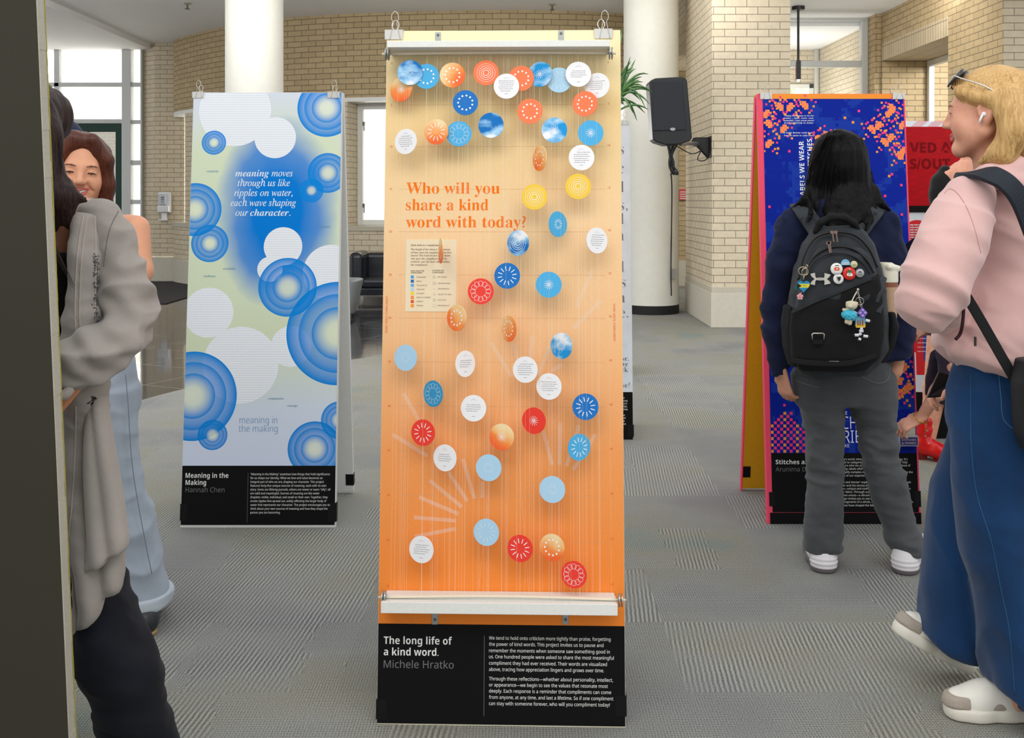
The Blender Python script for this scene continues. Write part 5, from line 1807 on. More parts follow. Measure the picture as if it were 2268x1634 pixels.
frag = [("in today\u2019s world, where we", 1060, 856, 'display. It\u2019s'), ('are quick to categorize and box', 1060, 876, 'fully'), ('the nature who we are. While', 1078, 896, 'sense of'), ('of identity, labels often overlook', 0, 917, None), ('oversimplify complex realities', 1093, 938, 'are the'), ('nuances of our experiences and', 0, 960, None), ('Stitches and Stories\u201d explores', 1082, 1002, 'labels'), ('we wear and the stories that', 0, 1023, None), ('stitches\u2014unique and confined,', 1078, 1043, 'a'), ('a larger fabric. Through our experi', 0, 1064, None), ('distinctive voices\u2014a vibrant tapes', 0, 1085, None), ('campaign invites you to see yourself', 0, 1106, None), ('not as fragments of a whole, and to', 1095, 1127, 'as in'), ('of life that have shaped the fabric of', 0, 1149, None)]
for s_, xr_, y, tail in frag:
    a, py = c10(600, y)
    B3.write(mb, s_, a, py, 4.2, SANS, 0.0, n=0.0022, res=2)
    if tail:
        a, py = c10(xr_, y); B3.write(mb, tail, a, py, 4.2, SANS, 0.0, n=0.0022, res=2, align='R')
mb.build('body_lettering', M_txt_w, B3.root, fix=False)
tape(B3, -hw3 + 0.010, -hw3 + 0.032, 0.075, 0.135); tape(B3, hw3 - 0.024, hw3 + 0.003, 0.072, 0.14)
mb = MB(); mb.slab(B3.fb, -hw3 + 0.004, -hw3 + 0.04, 0.07, 0.125, -0.002, 0.002); mb.build('tape', M_tape, B3.root)
mb = MB(); mb.slab(B3.fb, -hw3 - 0.002, -hw3 + 0.004, 0.0, B3.Lb - 0.01, -0.001, 0.031); mb.build('edge_strip', M_pink, B3.root)
clip(B3, 1683, 1709, 'wire binder clip on the pixel board nearest the brick pier', 209)
clip(B3, 1976, 2003, 'wire binder clip on the pixel board nearest the red board', 207)
# acrylic card holder on that board
u0, v0 = B3.uv(1984, 985); u1, v1 = B3.uv(2024, 938)
r = thing('card_holder', B3((u0 + u1) / 2, v0, 0.03), 'small clear card holder with a purple front label on the navy board', 'card holder')
mb = MB(); mb.slab(B3, u0, u1, v0, v0 + 0.003, 0.003, 0.045); mb.slab(B3, u0, u1, v0, v1, 0.003, 0.006)
mb.slab(B3, u0, u1, v0, v0 + 0.045, 0.043, 0.046); mb.slab(B3, u0, u0 + 0.003, v0, v0 + 0.045, 0.003, 0.046); mb.slab(B3, u1 - 0.003, u1, v0, v0 + 0.045, 0.003, 0.046)
mb.build('tray', glass_mat('acrylic', (225, 230, 240), 0.35), r)
mb = MB(); mb.slab(B3, u0 + 0.004, u1 - 0.004, v0 + 0.004, v0 + 0.038, 0.0462, 0.047); k = mb.build('front_label', plain('label_purple', (44, 30, 110), 0.4), r)
mb = MB(); write(mb, B3, 'STITCHES', u0 + 0.01, v0 + 0.023, 0.012, SANS, 0.0, u1 - u0 - 0.02, 'L', 0.0475); write(mb, B3, '& STORIES', u0 + 0.01, v0 + 0.009, 0.012, SANS, 0.0, u1 - u0 - 0.02, 'L', 0.0475)
mb.build('label_lettering', M_txt_w, k, fix=False)
mb = MB(); mb.slab(B3, u0 + 0.006, u1 - 0.006, v0 + 0.004, v1 - 0.004, 0.012, 0.03); tagged(mb.build('card_stack', plain('card_cream', (226, 214, 200), 0.7), base=B3((u0 + u1) / 2, v0, 0.02)), 'small stack of cream cards standing in the clear holder', 'cards')

# ------------------------------------------------ grey letter board and red board farther back
B4 = Board(975, 1151, 1403, tilt=5.75)
a_frame(B4, 'pale grey display board with large serif letters behind the orange board')
hw4 = B4.w / 2
vm4 = B4.uv(1390, 868)[1]
t = NT('marbled_poster'); n_ = t.noise(t.uv(), 7, 5, 0.6)
t.base(t.mix(t.ramp(n_, [(0.4, 0.0), (0.7, 0.6)]), t.ramp(t.math('DIVIDE', t.sep(t.uv())[1], 1.9), [(0.25, rgb(222, 232, 242)), (0.5, rgb(226, 228, 232)), (1.0, rgb(216, 218, 222))]), rgb(200, 202, 206)), 0.6)
mb = MB(); uvrect(B4, mb, -hw4 + .002, hw4 - .002, vm4, B4.L - .002, .0015); mb.build('poster', t.m, B4.root)
mb = MB(); mb.slab(B4, -hw4 + .002, hw4 - .002, 0.004, vm4, 0, .0015); mb.build('caption_panel', M_cap, B4.root)
mb = MB()
def c11(x, y): return 1340 + x / 3.268, y / 3.268
def c12(x, y): return 1340 + x / 2.514, 450 + y / 2.514
for s_, (px, py) in (('s', c11(137, 1115)), ('c', c11(137, 1255)), ('il', c11(137, 1390)), ('ls,', c11(164, 1520)), ('d', c11(137, 1622)), ('n', c12(106, 208)), ('d', c12(107, 383)), ('s', c12(115, 467)), ('a', c12(112, 553)), ('e.', c12(130, 637))):
    B4.write(mb, s_, px, py, 25, SERIF_B, -0.012, n=.0022, align='R', ch=.69)
mb.build('large_lettering', plain('letter_grey', (122, 122, 126), 0.7), B4.root, fix=False)
mb = MB()
for s_, (px, py) in (('worse,', c12(133, 876)), ('we', c12(128, 907)), ('back', c12(128, 939)), ('noise?', c12(138, 1025))):
    B4.write(mb, s_, px, py, 11, SERIF_B, -0.012, n=.0022, align='R', ch=.69)
mb.build('small_lettering', plain('letter_dark', (84, 90, 98), 0.7), B4.root, fix=False)
mb = MB()
for s_, x, y in (('or', 110, 1088), ('experiences', 126, 1104), ('don\u2019t', 123, 1120), ('worlds,', 124, 1136), ('lifetime.', 128, 1152), ('our', 112, 1184), ('need', 113, 1200), ('the', 109, 1217), ('invites', 116, 1233), ('on.', 106, 1250)):
    B4.write(mb, s_, *c12(x, y), 4.2, SANS, 0.0, n=.0022, align='R', res=2)
mb.build('body_lettering', M_txt_w, B4.root, fix=False)
tape(B4, hw4 - .032, hw4 + .003, .02, .09)
clip(B4, 1371, 1393, 'silver binder clip on the corner of the pale grey letter board', 262, lean=0.0)

B5 = Board(972, 1990, 2242, tilt=5.75)
a_frame(B5, 'red and white display board with a large dark red panel, behind the pixel board')
hw5 = B5.w / 2
def r5(mb, x0, x1, y0, y1, n): 
    u0, v0 = B5.uv(x0, y1); u1, v1 = B5.uv(x1, y0); mb.slab(B5, u0, u1, v0, v1, 0.0, n)
mb = MB(); uvrect(B5, mb, -hw5 + .002, hw5 - .002, .004, B5.L - .002, .001); mb.build('poster', plain('poster_white', (226, 232, 240), 0.5), B5.root)
mb = MB(); r5(mb, 1992, 2240, 281, 456, .006)
t = NT('red_panel'); n_ = t.noise(t.mapping(t.obj(), (6, 1, 60)), 3, 3); t.base(t.ramp(n_, [(0.3, rgb(160, 4, 14)), (0.7, rgb(190, 8, 22))]), 0.4, 0, 0.15); pr = mb.build('red_panel', t.m, B5.root)
mb = MB()
for s_, x, y, h in (('VED AT', 2014, 338, 22), ('S/OUT', 2014, 374, 22)):
    B5.write(mb, s_, x, y, h, SANS_B, 0.02, n=.0065)
mb.build('panel_lettering', plain('letter_maroon', (122, 4, 12), 0.5, spec=0.1), pr, fix=False)
mb = MB(); r5(mb, 1992, 2240, 456, 470, .012); mb.build('shelf_strip', M_cap, B5.root)
mb = MB()
for x0 in (2024, 2060, 2120, 2160):
    for k in range(6):
        a = [B5.uv(x0 + k * 4 - 6, 281), B5.uv(x0 + k * 4 - 4.6, 281), B5.uv(x0 + k * 4 + 11.4, 267), B5.uv(x0 + k * 4 + 10, 267)]
        mb.poly([B5(*q, .0016) for q in a])
mb.build('hatching', plain('hatch_red', (232, 80, 76), 0.6), B5.root)
mb = MB()
u, v = B5.uv(2032, 520); R_ = B5.m(33, 520)
mb.poly([B5(u + R_ * math.cos(k * math.pi / 20), v + R_ * math.sin(k * math.pi / 20), .0016) for k in range(40)])
mb.build('red_circle', plain('circle_red', (222, 28, 36), 0.5), B5.root)
mb = MB()
r5(mb, 2030, 2075, 746, 830, .0016); r5(mb, 2000, 2046, 690, 780, .0015)
mb.build('red_print', plain('print_red', (222, 28, 36), 0.5), B5.root)
mb = MB(); r5(mb, 2046, 2066, 700, 800, .0022); r5(mb, 2066, 2084, 735, 812, .0024); mb.build('blue_print', plain('print_blue', (28, 70, 170), 0.5), B5.root)
mb = MB()
for gx_ in range(13):
    for gy_ in range(9):
        u, v = B5.uv(2013 + gx_ * 3.4 + (gy_ % 2) * 1.7, 498 + gy_ * 5.5); h = B5.m(1.1 + 0.5 * ((gx_ * 7 + gy_ * 3) % 3) / 2, 520)
        mb.rect(B5, u - h, u + h, v - h, v + h, .003)
        u, v = B5.uv(2032 + gx_ * 2.6, 702 + gy_ * 9.5); mb.rect(B5, u - h * .7, u + h * .7, v - h * .7, v + h * .7, .003)
mb.build('halftone', plain('halftone_white', (232, 214, 220), 0.5), B5.root)
mb = MB(); r5(mb, 1992, 2240, 868, 971, .0018); mb.build('caption_panel', M_cap, B5.root)

# ------------------------------------------------ dark back of the board closest to the camera
D0 = 2.05
tl = math.atan(0.099)
dB = D0 + 0.099 * (EYE + 0.191 * D0)
xr_ = -0.4521 * D0
r = thing('display_board', (xr_ - 0.33, dB, 0), 'dark brown back of a leaning board closest to the camera', 'display board', 'display boards in the hall')
Vn = Vector((0, -math.sin(tl), math.cos(tl))); Nn_ = Vector((0, -math.cos(tl), -math.sin(tl)))
O0 = Vector((xr_, dB, 0))
def f0(u, v, n): return O0 + Vector((1, 0, 0)) * u + Vn * v + Nn_ * n
mb = MB(); mb.slab(f0, -0.664, 0.0, 0, 1.894, -0.03, 0.0)
mb.build('panel', plain('dark_back', (52, 48, 36), 0.75, grain=0.08, scale=300), r, bevel=0.0015)
mb = MB()
rnd = random.Random(4)
seg = 60
for k in range(seg):
    v0, v1 = 1.894 * k / seg, 1.894 * (k + 1) / seg
    mb.slab(f0, 0.0, 0.0015 + rnd.uniform(0, 0.0012), v0, v1, -0.031, 0.0005)
mb.build('edge_tape', plain('edge_grey', (176, 172, 158), 0.8, grain=0.12, scale=200), r)
mb = MB()
for k in range(120):
    v0, v1 = 1.894 * k / 120, 1.894 * (k + 1) / 120
    mb.slab(f0, 0.0022, 0.0030 + rnd.uniform(0, 0.0006), v0, v1, -0.0325, -0.030)
mb.build('edge_fringe', plain('fringe_yellow', (168, 158, 60), 0.9), r)
mb = MB(); mb.hexa([f0(-0.50, 1.6, 0.0), f0(-0.44, 1.6, 0.0), f0(-0.44, 1.56, 0.0), f0(-0.50, 1.56, 0.0), Vector((xr_ - 0.50, dB - 0.75, 0.0)), Vector((xr_ - 0.44, dB - 0.75, 0.0)), Vector((xr_ - 0.44, dB - 0.70, 0.0)), Vector((xr_ - 0.50, dB - 0.70, 0.0))])
mb.build('strut', plain('strut_wood', (90, 74, 52), 0.7), r)
# ------------------------------------------------------------------ people
def V3(*a): return np.array(a, float)
def pt(px, py, d): return np.array(P(px, py, d))
M_skin = NT('skin_light'); o_ = M_skin.obj()
M_skin.base(M_skin.mix(M_skin.ramp(M_skin.noise(o_, 30, 3), [(0.35, 0), (0.7, 1)]), rgb(226, 168, 140), rgb(214, 148, 122)), 0.5, 0, 0.35); M_skin = M_skin.m
M_skin_w = plain('skin_warm', (208, 140, 104), 0.5, grain=0.06, scale=40, spec=0.35)
M_skin_t = plain('skin_tan', (202, 146, 118), 0.5, grain=0.06, scale=40, spec=0.35)
M_eye = plain('eye_white', (226, 222, 220), 0.25)
M_iris = plain('iris_dark', (40, 30, 26), 0.2)
M_lip = plain('lip', (188, 100, 92), 0.45)
M_brow = plain('eyebrow_hair', (104, 72, 56), 0.8)
M_hair_k = hair_mat('black_hair', (5, 4, 5), (20, 17, 18), 0.42, spec=0.10)
M_hair_b = hair_mat('dark_brown_hair', (20, 13, 12), (62, 44, 40), 0.42, spec=0.15)
M_hair_r = hair_mat('auburn_hair', (58, 27, 18), (104, 55, 38), 0.36)
M_hair_y = hair_mat('blond_hair', (172, 128, 74), (226, 188, 126), 0.45, 240)

def axes(yaw, pitch=0.0, roll=0.0):
    """head axes: side, forward, up; yaw 0 looks at the camera, positive turns to the photograph's right"""
    M = Matrix.Rotation(yaw, 3, 'Z') @ Matrix.Rotation(pitch, 3, 'X') @ Matrix.Rotation(roll, 3, 'Y')
    A = np.array(M)
    return A @ np.array(((1, 0, 0), (0, -1, 0), (0, 0, 1))).T      # columns: side, forward (-y), up

class Head:
    def __init__(self, c, A, s=1.0):
        self.c, self.A, self.s = np.array(c, float), A, s
    def p(self, x, y, z):
        return self.c + self.A @ (np.array((x, y, z)) * self.s)
    def solid(self, S, neck=None, smile=0.0, ears=True, nose=1.0, lid=0.35):
        s, A, p = self.s, self.A, self.p
        def ell(c, r, k=0.02, op='+'): S.ell(p(*c), np.array(r) * s, k * s, op, A)
        def cone(a, b, r1, r2, k=0.015, op='+'): S.cone(p(*a), p(*b), r1 * s, r2 * s, k * s, op)
        ell((0, -0.014, 0.034), (0.074, 0.094, 0.083))
        ell((0, 0.026, -0.024), (0.060, 0.064, 0.080), 0.03)
        for q in (-1, 1):
            cone((q * 0.052, 0.0, -0.052), (q * 0.014, 0.066, -0.097), 0.022, 0.016, 0.03)
            ell((q * 0.036, 0.056, -0.034), (0.026, 0.024, 0.028), 0.03)
        ell((0, 0.070, -0.098), (0.021, 0.018, 0.018), 0.02)
        cone((-0.034, 0.074, 0.020), (0.034, 0.074, 0.020), 0.013, 0.013, 0.02)
        for q in (-1, 1):
            ell((q * 0.032, 0.094, 0.0), (0.017, 0.015, 0.010), 0.014, '-')
            ell((q * 0.032, 0.0745, 0.0), (0.0145, 0.0125, 0.0125), 0.004)
            cone((q * 0.019, 0.0835, 0.0085 - lid * .004), (q * 0.033, 0.0850, 0.0095 - lid * .004), 0.0042, 0.0046, 0.004); cone((q * 0.033, 0.0850, 0.0095 - lid * .004), (q * 0.046, 0.079, 0.006 - lid * .003), 0.0046, 0.0042, 0.004)
            cone((q * 0.019, 0.0830, -0.0085 + lid * .003), (q * 0.046, 0.078, -0.0065 + lid * 0.003), 0.0040, 0.0042, 0.004)
        cone((0, 0.084, 0.014), (0, 0.104 * nose, -0.026), 0.0085, 0.0105, 0.014)
        ell((0, 0.104 * nose, -0.028), (0.0115, 0.011, 0.0105), 0.008)
        for q in (-1, 1): ell((q * 0.0125, 0.095 * nose, -0.031), (0.0085, 0.010, 0.008), 0.006)
        if ears:
            for q in (-1, 1):
                ell((q * 0.077, -0.012, -0.004), (0.011, 0.021, 0.032), 0.008)
                ell((q * 0.070, -0.008, -0.032), (0.008, 0.011, 0.012), 0.008)
                ell((q * 0.087, -0.005, 0.001), (0.008, 0.011, 0.018), 0.005, '-')
                er = [(q * .080, .004, -.016), (q * .081, .009, .006), (q * .084, .002, .024), (q * .087, -.014, .029), (q * .089, -.027, .018), (q * .088, -.028, .0), (q * .083, -.018, -.022)]
                for u_, w_ in zip(er[:-1], er[1:]): cone(u_, w_, .0042, .0042, .004)
        w = 0.021 + smile * 0.009; up = smile * 0.010
        if smile:
            for q in (-1, 1): cone((0, 0.094, -0.0635), (q * w, 0.081, -0.0635 + up), 0.0052, 0.003, 0.004, '-')
            for q in (-1, 1): cone((q * 0.022, 0.085, -0.036), (q * 0.040, 0.071, -0.058), 0.003, 0.002, 0.012, '-')
        return self
    def features(self, root, mat_lip=M_lip, smile=0.0, brow=M_brow, gaze=(0, 0), lid=0.35):
        p, s = self.p, self.s
        w = 0.021 + smile * 0.009; up = smile * 0.010
        S = Solid()
        gap = 0.004 + smile * 0.003
        th = 1.0 - 0.3 * smile
        for q in (-1, 1):
            S.cone(p(0, 0.0905, -0.0625 + gap - 0.001), p(q * w * 0.5, 0.088, -0.0605 + gap + up * .3), 0.0048 * s * th, 0.0046 * s * th, 0.004)
            S.cone(p(q * w * 0.5, 0.088, -0.0605 + gap + up * .3), p(q * w, 0.079, -0.0625 + up + .002), 0.0044 * s * th, 0.0024 * s * th, 0.004)
            S.cone(p(0, 0.0885, -0.0655 - gap), p(q * w * 0.55, 0.0855, -0.0645 - gap + up * .4), 0.0058 * s * th, 0.0052 * s * th, 0.004)
            S.cone(p(q * w * 0.55, 0.0855, -0.0645 - gap + up * .4), p(q * w, 0.079, -0.0625 + up + .001), 0.0044 * s * th, 0.0024 * s * th, 0.004)
        S.build('lips', mat_lip, root, 0.0017, 1)
        if smile:
            mb = MB()
            pts0 = [p(w * .8 * t, 0.0885 - 0.010 * t * t, -0.0590 + up * abs(t) * .8) for t in np.linspace(-1, 1, 9)]
            pts1 = [p(w * .8 * t, 0.0880 - 0.010 * t * t, -0.0670 + up * abs(t) * 1.0) for t in np.linspace(-1, 1, 9)]
            for i in range(8): mb.quad(pts0[i], pts0[i + 1], pts1[i + 1], pts1[i])
            mb.build('teeth', plain('teeth', (236, 230, 220), 0.3), root)
        for q in (-1, 1):
            mb = MB(); c = p(q * 0.032, 0.0742, 0.0); mb.ball(c, 0.0126 * s, 16)
            e = mb.build('eye', M_eye, root, smooth=True)
            f = self.A @ np.array((gaze[0], 1.0, gaze[1])); f /= np.linalg.norm(f)
            mb = MB(); mb.lathe(Vector(c + f * 0.0112 * s), [(0.0062 * s, 0), (0.0058 * s, 0.0010 * s), (0.003 * s, 0.0016 * s)], 16, f)
            mb.build('iris', M_iris, e, smooth=True)
            S = Solid()
            pr = [p(q * 0.014, 0.0895, 0.020), p(q * 0.030, 0.0890, 0.0240), p(q * 0.042, 0.0845, 0.0235), p(q * 0.050, 0.0785, 0.020)]
            S.chain(pr, [0.0024 * s, 0.0026 * s, 0.0022 * s, 0.0014 * s], 0.003)
            S.build('eyebrow', brow, root, 0.0016, 1)
            mb = MB(); mb.tube(catmull([tuple(p(q * 0.0195, 0.0855, 0.0005 - lid * .002)), tuple(p(q * 0.027, 0.0885, 0.0058 - lid * .0038)), tuple(p(q * 0.036, 0.0882, 0.0060 - lid * .0038)), tuple(p(q * 0.0462, 0.0800, 0.0004 - lid * .002))], 5), (0.0010 if lid < 1 else 0.0019) * s, 6)
            mb.build('eyelashes', M_iris, root, smooth=True)

def hand(S, w, dr, up, side=1, s=1.0, curl=(0.4, 0.45, 0.5, 0.55), thumb=0.5, spread=0.12, k=0.006):
    """palm and five fingers; w wrist, dr where the fingers point, up the back of the hand, side where the thumb lies"""
    w, dr, up = np.array(w, float), np.array(dr, float), np.array(up, float)
    dr /= np.linalg.norm(dr); up = up - dr * (up @ dr); up /= np.linalg.norm(up)
    sd = np.cross(dr, up) * side           # towards the thumb
    L = 0.085 * s
    flat = (up, 0.62)
    for t in (-1, -0.33, 0.33, 1):
        S.cone(w + sd * 0.018 * t * s, w + dr * L + sd * 0.030 * t * s, 0.016 * s, 0.0145 * s, 0.012, '+', flat)
    lens = (0.068, 0.077, 0.072, 0.056)
    for i in range(4):
        off = 0.030 - 0.0205 * i
        b = w + dr * L * 0.97 + sd * off * s
        d = dr + sd * spread * (1.5 - i) * 0.5; d /= np.linalg.norm(d)
        a, r, p0 = 0.0, 0.0088 * s * (1.0, 1.02, 0.98, 0.88)[i], b
        for j, f in enumerate((0.46, 0.31, 0.23)):
            a += curl[i] * (0.8, 1.0, 0.8)[j]
            dd = d * math.cos(a) - up * math.sin(a)
            p1 = p0 + dd * lens[i] * s * f
            S.cone(p0, p1, r, r * 0.92, k if j else 0.008)
            p0, r = p1, r * 0.92
    b = w + dr * 0.022 * s + sd * 0.026 * s
    d1 = dr * 0.62 + sd * 0.7 - up * thumb * 0.5; d1 /= np.linalg.norm(d1)
    d2 = dr * 0.9 + sd * 0.25 - up * thumb * 0.8; d2 /= np.linalg.norm(d2)
    p1 = b + d1 * 0.040 * s; p2 = p1 + d2 * 0.032 * s; p3 = p2 + (d2 - up * 0.3) * 0.024 * s
    S.chain([b, p1, p2, p3], [0.0135 * s, 0.0112 * s, 0.0098 * s, 0.008 * s], 0.008)

def strands(name, mat, root, tufts, n=9):
    """locks of hair: tufts = list of (points, radius, spread)"""
    mb = MB()
    rnd = random.Random(len(name) + len(tufts))
    for pts, r, sp, cnt in tufts:
        for _ in range(cnt):
            off = [Vector((rnd.gauss(0, sp), rnd.gauss(0, sp), rnd.gauss(0, sp * 0.4)))] * len(pts)
            cut = rnd.uniform(0.78, 1.0)
            q = [tuple(Vector(p) + o * (1.0 - 0.45 * i / max(1, len(pts) - 1))) for i, (p, o) in enumerate(zip(pts, off))]
            q[-1] = tuple(Vector(q[-2]).lerp(Vector(q[-1]), cut))
            mb.tube(catmull(q, n // 2), r, 5, r1=r * 0.08)
    return mb.build(name, mat, root, smooth=True)

# ================================================= person with the black backpack, seen from behind
DG = 4.02
def g(px, py, d=DG): return pt(px, py, d)
foot = g(1868, 1258, 3.96)
R1 = thing('person', (foot[0], 4.05, 0), 'person seen from behind in navy hoodie and grey flared jeans with black hair', 'person')
M_navy = cloth('navy_fleece', (23, 29, 56), 0.16, 700, sheen=.05)
M_jean_g = cloth('grey_denim', (74, 76, 78), 0.28, 1100, cloud=6)
S = Solid()
A = axes(math.pi, 0.12)
H = Head(g(1857, 368, 4.08), A, 1.0)
H.solid(S)
S.cone(g(1857, 395, 4.06), g(1857, 455, 4.06), 0.052, 0.056, 0.02)
S.rows(4.08, [(448, 1800, 1912, .06), (475, 1762, 1950, .075), (520, 1765, 1945, .09), (640, 1782, 1935, .085), (720, 1772, 1948, .09), (830, 1770, 1966, .095)], k=0.03)
for sx_, hp, kn, an in ((-1, (1815, 830), (1828, 1040), (1826, 1228)), (1, (1925, 830), (1958, 1040), (2010, 1215))):
    S.chain([g(*hp, 4.08), g(*kn, 4.04), g(*an, 4.03)], [0.078, 0.05, 0.036], 0.03)
    S.cone(g(an[0], an[1] + 15, 4.02), g(an[0] + 4 * sx_, an[1] + 22, 4.16), 0.036, 0.03, 0.02)
S.chain([g(1760, 496), g(1726, 620, 4.03), g(1719, 735, 4.03), g(1727, 822, 4.03)], [0.036, 0.030, 0.028, 0.024], 0.02)
S.chain([g(1952, 496), g(1986, 620, 4.03), g(1995, 735, 4.03), g(1985, 822, 4.04)], [0.036, 0.030, 0.028, 0.024], 0.02)
hand(S, g(1730, 822, 4.03), V3(0.22, 0.05, -1), V3(-0.9, -0.4, -0.2), 1, 0.95, (0.45, 0.5, 0.55, 0.6), 0.6)
hand(S, g(1985, 822, 4.05), V3(-0.1, 0.3, -1), V3(0.9, -0.4, -0.2), -1, 0.95)
S.build('body', M_skin_t, R1, 0.005, 2)
# jeans, one leg forward of the other, flared at the hem
S = Solid()
S.rows(4.06, [(795, 1764, 1972, .105), (830, 1758, 1977, .12), (860, 1757, 1979, .125), (890, 1763, 1982, .115)], k=0.03)
S.rows(4.05, [(830, 1756, 1872, .10), (870, 1762, 1868, .105), (960, 1784, 1866, .082), (1040, 1788, 1866, .070, 4.04), (1100, 1786, 1866, .066, 4.03), (1160, 1782, 1868, .068, 4.03), (1205, 1780, 1869, .078, 4.02), (1236, 1783, 1865, .085, 4.02)], k=0.03)
S.rows(4.05, [(830, 1864, 1979, .10), (870, 1868, 1981, .105), (940, 1896, 1983, .084), (1000, 1908, 1990, .075, 4.04), (1060, 1920, 2008, .07, 4.03), (1120, 1936, 2018, .068, 4.03), (1165, 1955, 2030, .07, 4.02), (1195, 1960, 2048, .08, 4.01), (1234, 1980, 2050, .085, 4.01)], k=0.03)
S.cut(g(1820, 1236, 3.94), (0, 0, -1))
def jf(v):
    z = v[:, 2]
    knee = np.exp(-((z - 0.42) / 0.16) ** 2) + np.exp(-((z - 0.05) / 0.07) ** 2) + 0.35
    return folds(0.0105, 6, 6, 17, 0.3, 3.0, (0.6, 0, 0))(v) * knee
jg = S.build('jeans', M_jean_g, R1, 0.0065, 3, jf)
# back pockets and seams
sn = snapper(jg)
M_seam_g = cloth('denim_seam', (116, 114, 110), 0.1)
for pts in ([(1762, 842), (1790, 852), (1814, 858)], [(1895, 826), (1940, 848), (1966, 840), (1972, 814)]):
    seam('pocket_stitching', sn, pts, 0.0014, M_seam_g, R1)
# hoodie
S = Solid()
S.rows(4.06, [(452, 1822, 1892, .062), (468, 1776, 1940, .085), (490, 1742, 1972, .10), (530, 1738, 1978, .115), (600, 1750, 1972, .12), (700, 1755, 1968, .12), (770, 1758, 1974, .12), (806, 1764, 1976, .112)], k=0.025)
S.chain([g(1757, 500), g(1728, 590), g(1718, 680, 4.04), g(1717, 740, 4.03), g(1724, 790, 4.03), g(1727, 832, 4.03)], [0.062, 0.053, 0.048, 0.045, 0.040, 0.033], 0.03)
S.chain([g(1955, 498), g(1982, 590), g(1993, 680, 4.03), g(1995, 740, 4.03), g(1988, 790, 4.03), g(1983, 832, 4.04)], [0.062, 0.053, 0.048, 0.045, 0.040, 0.033], 0.03)
S.cut(g(1727, 832, 4.03), V3(0.15, 0, -1)); S.cut(g(1870, 810, 4.06), V3(0, 0, -1)) if False else None
S.build('hoodie', M_navy, R1, 0.006, 2, folds(0.013, 8, 8, 7, 0.3, 8.0, (0.8, 0, 0)))
S = Solid()
S.chain([g(1792, 452, 4.04), g(1808, 482, 4.0), g(1852, 502, 3.975), g(1904, 488, 3.99), g(1938, 456, 4.03)], [0.028, 0.040, 0.044, 0.041, 0.030], 0.03)
S.chain([g(1800, 440, 4.06), g(1822, 452, 4.0), g(1858, 462, 3.98), g(1900, 450, 4.0), g(1926, 438, 4.06)], [0.024, 0.032, 0.034, 0.032, 0.024], 0.02)
S.build('hood', M_navy, R1, 0.006, 2, folds(0.006, 14, 14, 14, 0.3, 2.0))
# hair
S = Solid()
S.rows(4.07, [(287, 1848, 1868, .02), (293, 1828, 1888, .055), (308, 1809, 1907, .088), (335, 1797, 1919, .108), (370, 1792, 1925, .112), (405, 1787, 1930, .105), (440, 1790, 1934, .095, 4.04), (470, 1812, 1930, .075, 3.98), (490, 1830, 1914, .05, 3.94), (506, 1842, 1900, .03, 3.92)], k=0.02)
locks = [((1800, 400), (1782, 440), (1752, 462)), ((1806, 410), (1790, 450), (1770, 468)), ((1812, 420), (1800, 462), (1788, 492)), ((1835, 440), (1838, 490), (1850, 520)), ((1870, 440), (1874, 500), (1868, 530)), ((1900, 430), (1896, 490), (1888, 526)), ((1925, 430), (1930, 470), (1918, 510)), ((1930, 420), (1950, 450), (1972, 466)), ((1855, 440), (1850, 500), (1842, 512))]
for i, l in enumerate(locks):
    dd = (4.03, 3.985, 3.93)
    rr = (0.024, 0.014, 0.004) if i in (0, 1, 7) else (0.032, 0.022, 0.005)
    S.chain([g(*l[0], dd[0]), g(*l[1], dd[1] - (0.02 if 1820 < l[1][0] < 1910 else 0)), g(*l[2], (3.985 if i in (0, 1, 7) else 3.89))], rr, 0.015)
def hf(v):
    q = v * np.array((60, 60, 3.0)); return 0.0040 * vnoise(q) + 0.0065 * vnoise(v * np.array((24, 24, 2.2)) + 7) + 0.002 * vnoise(v * np.array((130, 130, 5.0)))
S.build('hair', M_hair_k, R1, 0.005, 2, hf)
tf = []
for i in range(26):
    x = 1790 + i * 5.6
    e = x + (x - 1858) * 0.18
    tf.append(([g(1858 + (x - 1858) * .35 + random.uniform(-4, 4), 300, 4.0), g(x + random.uniform(-4, 4), 380, 3.962 + ((x - 1858) / 70) ** 2 * .07), g(e + random.uniform(-5, 5), 450, 3.966 + ((x - 1858) / 70) ** 2 * .05), g(e + random.uniform(-12, 12), 500 + random.uniform(-22, 18), 3.905)], 0.0009, 0.007, 12))
strands('loose_hair', M_hair_k, R1, tf)
